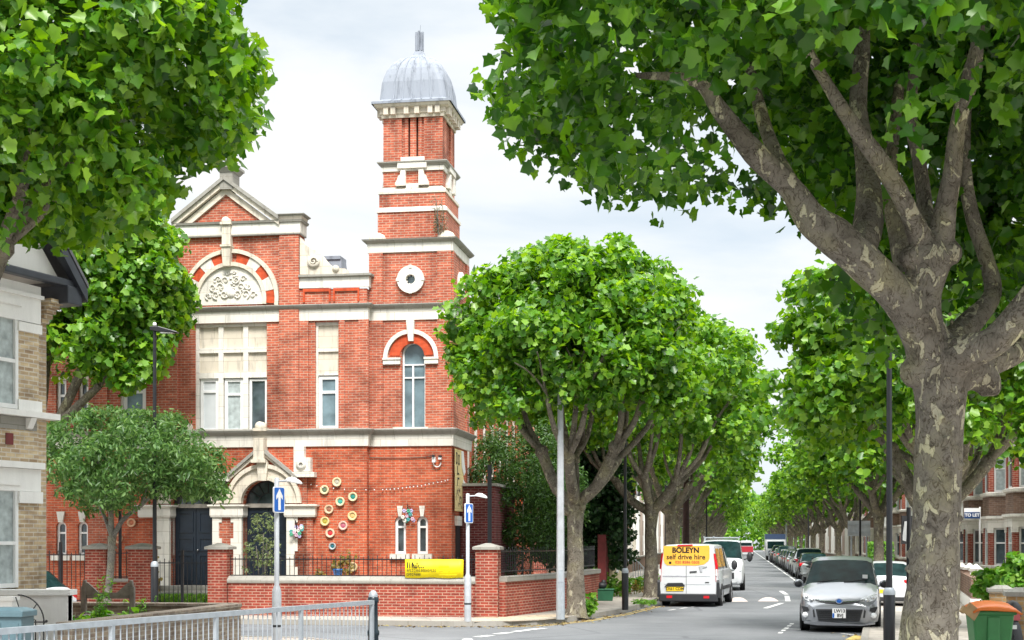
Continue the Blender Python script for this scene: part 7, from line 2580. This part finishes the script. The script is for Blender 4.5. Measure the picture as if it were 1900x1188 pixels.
a.v = [(v[0] * (1 + .25 * noise.noise(Vector(v) * 9)), v[1] * (1 + .25 * noise.noise(Vector(v) * 8)), v[2]) for v in a.v]; a.build('sack', M['plastic_dark'], t)
a = MB()
for k in range(5): a.box(-.12 + .04 * (k % 3), -.04 + .05 * (k % 2), -.27, -.25, .2 + k * .15, .26 + k * .15)
a.build('label', M['sign_white'], t)
a = MB(); a.box(-.06, .06, -.275, -.262, .78, .92); a.build('red_packet', M['car_red'], t)


def brick_pier(loc, rz, w_, h_, label, m='brick_yellow', cap=True, name='brick_pier'):
    t = thing(name, loc, rz, label, 'pier', 'front garden piers')
    a = MB(); a.box(-w_ / 2, w_ / 2, -w_ / 2, w_ / 2, -.1, h_); a.build('shaft', M[m], t)
    a = MB(); a.box(-w_ / 2 - .05, w_ / 2 + .05, -w_ / 2 - .05, w_ / 2 + .05, h_, h_ + .07); a.frustum(0, 0, h_ + .07, h_ + .13, w_, w_, w_ * .5, w_ * .5); a.build('cap', M['coping'], t)
    return t


brick_pier(at(1898, 22.4, PZ), -NA, .46, 1.12, 'nearest yellow brick pier with grey cap, right of the green bin')
brick_pier(at(1858, 27.5, PZ), -NA, .42, 1.0, 'yellow brick pier with grey cap seen above the orange bin lid')
lw = thing('garden_wall', at(1905, 24.0, PZ), -NA, 'low brick garden wall between the two yellow brick piers', 'wall')
a = MB(); a.box(-.12, .12, -1.2, 3.0, -.1, .62); a.build('wall', M['brick_dark'], lw)
a = MB(); a.box(-.16, .16, -1.25, 3.05, .62, .69); a.build('coping', M['coping'], lw)
shrub('garden_plant', at(1868, 32, PZ), 'leafy light green garden plant behind the yellow brick piers', (0, 0, .98), (.62, .6, .34), 80, 26, .13, 'leaf_weed', 'plant', kind='quad', rc=.15, seed=12)
shrub('garden_plant', at(1900, 30, PZ), 'bushy garden plant at the picture edge in front of the white bay window', (0, 0, 1.15), (.4, .5, .5), 60, 26, .13, 'leaf_weed', 'plant', kind='quad', rc=.15, seed=14)
for i, (px_, Y_, lb) in enumerate(((1784, 47.5, 'dark brick pier with pointed white cap just right of the near trunk'), (1799, 46.5, 'second dark brick pier with pointed white cap by the near trunk'), (1811, 44.5, 'white painted gate pier with rounded cap below the letting board'))):
    t = brick_pier(at(px_, Y_, PZ), -NA, .36, 1.05, lb, 'brick_brown' if i < 2 else 'render')
    a = MB(); a.frustum(0, 0, 1.1, 1.27, .40, .40, .03, .03); a.build('finial', M['stone_clean'], t)
lw = thing('garden_wall', at(1787, 48.0, PZ), -NA, 'dark brick front garden wall with white base beyond the near trunk', 'wall')
a = MB(); a.box(-.12, .12, -8.0, 9.0, .35, .95); a.build('wall', M['brick_brown'], lw)
a = MB(); a.box(-.14, .14, -8.0, 9.0, -.1, .35); a.build('plinth', M['render'], lw)
lw = thing('garden_wall', S(7.9, 58, PZ), -SA, 'long low brick front garden wall behind the parked cars on the right', 'wall')
a = MB(); a.box(-.12, .12, 0, 90, -.1, .85); a.build('wall', M['brick_brown'], lw)
a = MB(); a.box(-.16, .16, 0, 90, .85, .93); a.build('coping', M['coping'], lw)
lw = thing('garden_wall', S(-6.9, 64, PZ), -SA, 'long low front garden wall behind the left street trees', 'wall')
a = MB(); a.box(-.12, .12, 0, 90, -.1, .85); a.build('wall', M['brick_brown'], lw)
a = MB(); a.box(-.16, .16, 0, 90, .85, .93); a.build('coping', M['coping'], lw)

# ---- left foreground: old garden wall, bench, pale rendered wall, iron gate, cabinet
wa, wb_ = at(120, 21.6, 0), at(436, 28.2, 0)
gw = thing('old_garden_wall', wa, 0, 'low old grey brick garden wall behind the guard rail', 'wall')
d_ = (wb_ - wa); d_.z = 0
n_ = Vector((d_.y, -d_.x, 0)).normalized() * .12
a = MB(); q = [n_, d_ + n_, d_ - n_, -n_]
a.prism([(v.x, v.y) for v in q], 0, .80, 0, 'z')
e_ = Vector((-math.cos(SA), math.sin(SA), 0)) * 5.5
m_ = Vector((-e_.y, e_.x, 0)).normalized() * .12
q = [d_ - m_, d_ + e_ - m_, d_ + e_ + m_, d_ + m_]
a.prism([(v.x, v.y) for v in q], 0, .80, 0, 'z'); a.build('wall', M['brick_grey'], gw)
a = MB()
for (s0, s1, nn2) in ((Vector(), d_, n_ * 1.3), (d_, d_ + e_, m_ * 1.3)):
    q = [s0 + nn2, s1 + nn2, s1 - nn2, s0 - nn2]
    a.prism([(v.x, v.y) for v in q], .802, .875 + (.003 if nn2 is m_ else 0), 0, 'z')
a.build('coping', M['brick_grey'], gw, bevel=.02)
tag(slab('garden_soil', [wa + Vector((-3, .3, 0)), wa + Vector((.1, .3, 0)), wb_ + Vector((-.2, 0, 0)), wb_ + Vector((-6, .9, 0))], PZ, .45, M['soil']), kind='structure')
be = thing('garden_bench', at(202, 27.4, .45), R(-6), 'weathered grey wooden bench with a broken back among the weeds', 'bench')
sp_ = 27.4 / F
for x in (-48, 45):
    a = MB(); a.box(x * sp_ - .05, x * sp_ + .05, -.04, .04, 0, .78); a.frustum(x * sp_ + (.02 if x < 0 else -.02), 0, .78, .90, .10, .08, .05, .08); a.build('post', M['wood_bench'], be, bevel=.01)
    a = MB(); a.prism([(x * sp_, .62), (x * sp_ + (.3 if x < 0 else -.3), .60), (x * sp_ + (.3 if x < 0 else -.3), .66), (x * sp_ + (.1 if x < 0 else -.1), .84), (x * sp_, .88)], -.03, .03); a.build('bracket', M['wood_bench'], be)
a = MB(); a.box(-48 * sp_ + .06, 45 * sp_ - .06, -.025, .025, .55, .665); a.build('back_rail', M['wood_bench'], be)
a = MB(); a.box(-48 * sp_ + .06, 45 * sp_ - .06, -.5, .0, .2, .25); a.build('seat', M['wood_bench'], be)
# ================================================================== houses
# ---- the pale bay-fronted house at the left edge
PA = R(22)
PO = at(86, 25.3)
ph = thing('terraced_house', (PO.x, PO.y, 0), R(68), 'pale bay fronted house of yellow stock brick and white stone at the left edge', 'house')
sA, cA = math.sin(PA), math.cos(PA)


def HX(px, py, yo=0.0):
    """pixel -> (local x, z) on the plane yo behind (negative: in front of) the facade"""
    t = (px - CX) / F
    ox, oy = PO.x - yo * cA, PO.y + yo * sA
    lx = (t * oy - ox) / (sA - t * cA)
    return lx, EH + (HY - py) / F * (oy + lx * cA)


BYo = -.10
def hx(px, yo=BYo): return HX(px, 0, yo)[0]
def hz(py, px=50, yo=BYo): return HX(px, py, yo)[1]


xc0, xe = hx(72), hx(86, 0)
XW = -5.2
a = MB()
a.box(XW, xe, 0, .3, 0, hz(560)); a.box(xe - .3, xe, .3, 7, 0, hz(560)); a.box(XW, XW + .3, .3, 7, 0, hz(560))
a.build('wall', M['brick_stock'], ph)
a = MB()                                          # brick piers of the bay, upper and lower
wx = hx(33)
for z0, z1 in ((hz(743), hz(617)), (hz(1092), hz(934)), (hz(858), hz(800))):
    if z1 > 4.0 or z0 < 2: a.box(wx, xc0, BYo, .02, z0, z1)
a.box(XW, xc0 - .004, BYo, .02, hz(858), hz(776))
a.box(XW, xc0, BYo, .02, 0, hz(1092))
a.build('bay_wall', M['brick_stock'], ph)
a = MB()
a.box(XW, xc0 + .02, BYo - .03, .02, hz(598), hz(528)); a.box(wx - .02, xc0 + .03, BYo - .05, .02, hz(617), hz(600))
a.box(XW, xc0 + .05, BYo - .08, .02, hz(552), hz(545)); a.box(XW, wx + .05, BYo - .06, .02, hz(572), hz(562))
a.box(wx - .02, xc0 + .04, BYo - .04, .02, hz(764), hz(743))
a.box(XW, xe + .06, BYo - .16, .02, hz(775), hz(764))
a.box(XW, xc0 + .05, BYo - .10, .02, hz(870), hz(858)); a.box(XW, xc0 + .02, BYo - .03, .02, hz(912), hz(870.5)); a.box(wx - .02, xc0 + .04, BYo - .06, .02, hz(934), hz(912.5))
a.box(XW, wx + .03, BYo - .05, .02, hz(902), hz(897))
for px_ in (52,):
    x_ = hx(px_); a.prism([(BYo - .14, hz(776)), (BYo - .0, hz(776)), (BYo - .0, hz(797)), (BYo - .05, hz(795))], x_ - .07, x_ + .07, 0, 'x')
a.build('stone_dressing', M['render'], ph)
a = MB(); a.box(XW, xc0 - .06, BYo - .012, BYo + .01, hz(799), hz(776)); a.build('string_band', M['stone_grey'], ph)
a = MB(); x_ = hx(17); a.box(x_ - .09, x_ + .09, BYo - .014, BYo + .01, hz(828), hz(807)); a.build('air_brick', M['wood_red'], ph)
for z0, z1, tr in ((hz(757, 15), hz(571, 15), hz(668, 15)), (hz(1091, 15), hz(903, 15), hz(1008, 15))):
    f_ = window_m(wx - 1.15, wx, z0, z1, BYo + .035, trans=(tr,), mull=(), fw=.075, pane='curtain', parent=ph)
    window_m(wx - 2.4, wx - 1.17, z0, z1, BYo + .035, trans=(tr,), fw=.075, pane='curtain', parent=ph)
for k in range(5):
    a = MB(); z_ = hz(592) + k * .085; a.box(hx(74, 0) , xe + .02 + k * .03, -.05 - k * .05, .1, z_, z_ + .08); a.build('corbel', M['brick_stock'], ph)
ze = hz(522)
a = MB(); a.box(XW, xe + .30, -.42, -.25, ze, ze + .13); a.box(xe + .02, xe + .42, -.45, .5, ze - .30, ze + .02); a.build('gutter', M['tar'], ph, bevel=.02)
gxm = (XW + xe) / 2 - .3
a = MB(); a.prism([(XW, ze + .1), (xe + .1, ze + .1), (gxm, ze + 3.3)], -.22, 6); a.build('gable', M['render'], ph)
a = MB()
for s_, xq in ((1, xe + .5), (-1, XW - .4)):
    rake(a, xq, ze - .02, gxm, ze + 3.75, -.02, .20, -.5, -.36, 0)
a.build('bargeboard', M['tar'], ph)
a = MB()
for xq in (xe + .55, XW - .45): rake(a, xq, ze + .02, gxm, ze + 3.85, -.1, -.02, -.48, 7, 0)
a.build('roof', M['slate'], ph)
a = MB(); rake(a, xe + .62, ze + .12, gxm + .1, ze + 3.85, -.16, -.08, -.2, .3, 0); a.build('verge', M['wood_grey'], ph)

# white rendered wall, gate post, scrolled gate, cabinet
YW = 23.9
rw = thing('rendered_wall', at(0, YW, 0), 0, 'white rendered garden wall with flat coping beside the pale house', 'wall')
xr = at(130, YW).x - at(0, YW).x
zc_ = P(60, 1094, YW).z
a = MB(); a.box(-3, xr, -.1, .1, 0, zc_ - .09); a.build('wall', M['cream_wall'] if 'cream_wall' in M else M['render'], rw)
a = MB(); a.box(xr - .27, xr, -.14, .14, 0, zc_ - .092); a.build('end_pier', M['render'], rw)
a = MB(); a.box(-3, xr + .06, -.2, .2, zc_ - .09, zc_); a.build('coping', M['render'], rw)
gp = thing('gate_post', at(8, 22.2, 0), 0, 'white gate post with small pink number plaque at the left edge', 'post')
a = MB(); a.box(-.28, .17, -.13, .13, 0, 1.18); a.build('post', M['render'], gp)
a = MB(); a.box(-.3, .19, -.16, .16, 1.18, 1.24); a.build('cap', M['render'], gp)
a = MB(); a.box(-.27, -.03, -.142, -.13, .98, 1.12); q_ = a.build('number_plaque', mat('plaque_pink', (.62, .42, .40), .6, var=.1), gp)
text('lettering', '2', .11, M['wood_red'], q_, (-.075, -.145, 1.05), (R(90), 0, 0))
ig = thing('scrolled_gate', at(30, 21.9, 0), 0, 'thin black wrought iron garden gate with curved top before the white wall', 'gate')
s_ = 21.9 / F
def gp_(px, py): return ((px - 30) * s_, 0, EH + (HY - py) * s_)
a = MB()
a.tube([gp_(33 + 49 * math.sin(R(q)), 1157 - 53 * math.cos(R(q))) for q in range(0, 91, 9)], .011, 6)
a.bar(gp_(40, 1154.5), gp_(86, 1154.5), .02, .02); a.tube([gp_(29, 1108), gp_(36, 1130), gp_(40.5, 1144)], .008, 5)
a.tube([gp_(68, 1121), gp_(58, 1136), gp_(52, 1146), gp_(54, 1152)], .009, 5)
a.tube([gp_(58 + (6 - q * .22) * math.cos(q * .5), 1148.5 + (5 - q * .2) * math.sin(q * .5)) for q in range(22)], .007, 5)
for px_ in (47, 66, 81): a.bar(gp_(px_, 1150), gp_(px_, 1290), .016, .016)
a.ball(gp_(86, 1153), .025, 6)
a.build('ironwork', M['black'], ig)
cb_ = thing('utility_cabinet', at(12, 18.8, PZ), R(-4), 'blue grey steel utility cabinet behind the guard rail at the picture corner', 'cabinet')
a = MB(); a.box(-.35, .20, 0, .42, 0, .98); a.build('body', M['teal_grey'], cb_, bevel=.01)
a = MB(); a.box(-.38, .23, -.04, .46, .98, 1.06); a.frustum(-.075, .21, 1.06, 1.10, .60, .5, .4, .3); a.build('lid', M['teal_grey'], cb_, bevel=.012)
a = MB(); a.box(-.30, -.08, -.012, 0, .1, .9); a.box(-.06, .16, -.012, 0, .1, .9); a.build('door', M['teal_grey'], cb_)


# ---- terraced houses
def segbox(mb, p0, p1, u0, u1, v0, v1, z0, z1, mi=0):
    p0, p1 = Vector((*p0, 0)), Vector((*p1, 0))
    d = (p1 - p0).normalized(); n_ = Vector((d.y, -d.x, 0))
    q = [p0 + d * u0 + n_ * v0, p0 + d * u1 + n_ * v0, p0 + d * u1 + n_ * v1, p0 + d * u0 + n_ * v1]
    mb.prism([(v.x, v.y) for v in q], z0, z1, mi, 'z')


def make_house(label, wallm, pierm, roofm, trim='stone_clean', group='terraced houses along the street', gable=False):
    h = thing('terraced_house', (0, 0, 0), 0, label, 'house', group)
    W, D, E = 5.2, 8.0, 6.1
    a = MB()
    a.wall(0, W, 0, E, 0, .3, [(3.75, 4.75, .1, 2.55, False), (3.8, 4.7, 3.95, 5.45, False)]); a.box(0, .25, .3, D, 0, E); a.box(W - .25, W, .3, D, 0, E)
    a.build('wall', M[wallm], h)
    x0, x1, pj = .45, 3.05, .75
    plan = [(x0, .0), (x0 + .55, -pj), (x1 - .55, -pj), (x1, .0)]
    for fl, (z0, z1) in enumerate(((1.0, 2.5), (3.95, 5.5))):
        a = MB()
        for j in range(3):
            L_ = math.dist(plan[j], plan[j + 1])
            segbox(a, plan[j], plan[j + 1], 0, L_, -.22, 0, (0 if fl == 0 else 3.0), z0)
        a.build('bay_panel', M['brick_brown' if wallm != 'render' else 'render'], h)
        for j in range(3):
            L_ = math.dist(plan[j], plan[j + 1])
            w_ = .26 if j == 1 else .2
            for u0 in (0, L_ - w_):
                a = MB(); segbox(a, plan[j], plan[j + 1], u0, u0 + w_, -.2, .004, z0, z1); a.build('bay_pier', M[pierm], h)
        a = MB()
        a.sweep(plan, [(0, z0 - .18), (.10, z0 - .14), (.12, z0 - .04), (0, z0)])
        a.build('bay_sill', M[trim], h); a = MB()
        a.sweep(plan, [(0, z1), (.04, z1), (.05, z1 + .32), (.14, z1 + .38), (.14, z1 + .48), (-.3, z1 + .5)])
        for j in range(3):
            L_ = math.dist(plan[j], plan[j + 1])
            for u in (0.0, L_ - .22): segbox(a, plan[j], plan[j + 1], u, u + .22, -.1, .05, z1 - .2, z1 + .002)
        a.build('bay_band', M[trim], h)
        for j in range(3):
            L_ = math.dist(plan[j], plan[j + 1]); w_ = .26 if j == 1 else .2
            m0 = MB()
            f0, f1 = w_, L_ - w_
            fw = .07
            zt = z0 + (z1 - z0) * .6
            for (u0, u1, za, zb2) in ((f0, f0 + fw, z0, z1), (f1 - fw, f1, z0, z1), (f0 + fw, f1 - fw, z0, z0 + fw), (f0 + fw, f1 - fw, z1 - fw, z1), (f0 + fw, f1 - fw, zt - .03, zt + .03)):
                segbox(m0, plan[j], plan[j + 1], u0, u1, -.12, -.05, za, zb2)
            fo = m0.build('window', M['white'], h)
            m1 = MB(); segbox(m1, plan[j], plan[j + 1], f0 + .03, f1 - .03, -.10, -.085, z0 + .03, z1 - .03); m1.build('pane', M['curtain' if (j + fl) % 2 else 'glass'], fo)
    window_m(3.8, 4.7, 3.95, 5.45, .10, trans=(4.85,), fw=.07, pane='glass', parent=h)
    a = MB(); a.box(3.82, 4.68, .12, .16, .1, 2.0); do = a.build('door', M['car_blue' if wallm == 'render' else 'wood_red'], h)
    a = MB(); a.box(4.55, 4.6, .09, .12, 1.0, 1.1); a.build('handle', M['chrome'], do)
    a = MB(); a.box(3.82, 4.68, .13, .15, 2.05, 2.5); a.build('fanlight', M['glass'], h)
    a = MB()
    a.box(3.6, 3.75, -.06, .02, 0, 2.55); a.box(4.75, 4.9, -.06, .02, 0, 2.55); a.box(3.5, 5.0, -.1, .02, 2.55, 2.95)
    a.box(3.7, 4.8, -.05, .02, 3.8, 3.95); a.box(3.7, 4.8, -.04, .02, 5.45, 5.7)
    a.box(3.1, W, -.03, .02, 3.02, 3.12); a.box(0.003, W - .003, -.12, .02, E - .2, E)
    a.box(3.2, 3.38, -.05, .02, 0, E - .2)
    a.build('dressing', M[trim], h)
    a = MB(); a.tube([(W - .1, -.07, .1), (W - .1, -.07, E)], .045, 8); a.build('downpipe', M['galv_light'], h)
    a = MB(); a.prism([(-.3, E + .0), (-.3, E + .1), (D / 2, E + 3.0), (D + .3, E + .1), (D + .3, E)], 0.003, W - .003, 0, 'x')
    if gable:
        pass
    ro = a.build('roof', M[roofm], h)
    a = MB(); a.box(W - .5, W + .4 - .41, D / 2 - .8, D / 2 + .8, E + 1.5, E + 3.9)
    for k in range(4): a.lathe([(.09, E + 3.9), (.08, E + 4.25), (0, E + 4.25)], (W - .26, D / 2 - .55 + .37 * k, 0), 8)
    a.build('chimney', M['brick_brown'], ro)
    a = MB()
    a.prism([(x0 - .1, 6.05), (x1 + .1, 6.05), ((x0 + x1) / 2, 7.6)], -pj - .1, .3); a.build('bay_gable', M['render' if wallm != 'brick_dark' else 'pebble'], h)
    a = MB()
    for xq in (x0 - .3, x1 + .3): rake(a, xq, 6.0, (x0 + x1) / 2, 7.85, -.1, .02, -pj - .35, 1.6, 0)
    a.build('gable_roof', M[roofm], h)
    return h


ordh = ['first', 'second', 'third', 'fourth', 'fifth', 'sixth', 'seventh', 'eighth', 'ninth', 'tenth', 'eleventh', 'twelfth', 'thirteenth', 'fourteenth', 'fifteenth', 'sixteenth', 'seventeenth', 'eighteenth']
protos = [make_house('', 'pebble', 'brick_dark', 'slate'), make_house('', 'render', 'stone', 'slate'), make_house('', 'brick_dark', 'stone_clean', 'slate_red')]
stylew = ['pebbledashed', 'white rendered', 'red brick']
RZr, RZl = -SA - R(90), -SA + R(90)
used = set()


def place_house(i, loc, rz, label):
    h = protos[i] if i not in used else copy_tree(protos[i])
    used.add(i)
    h.location = loc; h.rotation_euler = (0, 0, rz)
    h['label'] = label


patt = [0, 0, 1, 2, 0, 1, 0, 2, 1, 0, 2, 0, 1, 2]
for k in range(14):
    i = patt[k]
    place_house(i, S(10.7, 62.6 + k * 5.2, PZ), RZr, ['%s terraced house with bay windows at the right picture edge' % stylew[i], '%s terraced house with red brick piers behind the letting board' % stylew[i]][k] if k < 2 else '%s bay fronted house, %s from the letting board along the right side' % (stylew[i], ordh[k - 1]))
for k in (1, 2):
    place_house(k - 1, S(10.7, 62.6 - k * 5.2, PZ), RZr, ['pebbledashed terraced house just outside the right picture edge', 'white rendered terraced house nearest on the right, out of the picture'][k - 1])
pl2 = [2, 0, 1, 1, 2, 0, 2, 1, 0, 2, 1]
for k in range(11):
    i = pl2[k]
    place_house(i, S(-9.8, 73 + k * 5.2, PZ), RZl, '%s bay fronted house, %s past the timber fence on the left side' % (stylew[i], ordh[k]))

# the rest of both terraces, further than their windows can be told apart
def far_house(label, m, rm):
    h = thing('terraced_house', (0, 0, 0), 0, label, 'house', 'far terraced houses')
    a = MB(); a.box(0, 5.2, 0, 8, 0, 6.1); a.prism([(.4, 0), (.9, -.75), (2.5, -.75), (3.05, 0)], 0, 6.1, 0, 'z'); a.build('wall', M[m], h)
    a = MB(); a.prism([(-.3, 6.1), (-.3, 6.2), (4, 9.1), (8.3, 6.2), (8.3, 6.1)], 0, 5.19, 0, 'x'); a.build('roof', M[rm], h)
    for x, z in ((1.2, 1.0), (1.2, 3.9)):
        a = MB(); a.box(x, x + 1.0, -.78, -.74, z, z + 1.5); a.build('window', M['white'], h)
    a = MB(); a.box(3.8, 4.7, -.03, .0, .1, 2.4); a.build('door', M['car_blue'], h)
    return h


fp = [far_house('', 'pebble', 'slate'), far_house('', 'render', 'slate_red')]
for k in range(18):
    for sd_, (a_, rz_, b0) in enumerate(((10.7, RZr, 62.6 + 14 * 5.2), (-9.8, RZl, 73 + 11 * 5.2))):
        h = fp[(k + sd_) % 2] if k == 0 else copy_tree(fp[(k + sd_) % 2])
        h.location = S(a_, b0 + k * 5.2, PZ); h.rotation_euler = (0, 0, rz_)
        h['label'] = 'distant terraced house hidden in the trees at the far end of the street'

# letting board
tb = thing('letting_board', at(1818, 57.5, PZ), R(-6), 'white and navy letting board on a thin pole right of the near trunk', 'sign')
a = MB(); a.box(-.03, .03, -.03, .03, 0, 3.35); a.build('pole', M['white'], tb)
z0_ = EH + (HY - 962.5) / F * 57.5 - PZ
a = MB(); a.box(-.62, -.0, -.05, -.03, z0_, z0_ + .42); bd = a.build('board', M['sign_white'], tb)
a = MB(); a.box(-.615, -.005, -.056, -.05, z0_ + .005, z0_ + .26); a.build('band', M['blue_navy'], bd)
text('lettering', 'TO LET', .175, M['sign_white'], bd, (-.31, -.058, z0_ + .135), (R(90), 0, 0), bold=.006, xs=1.0)
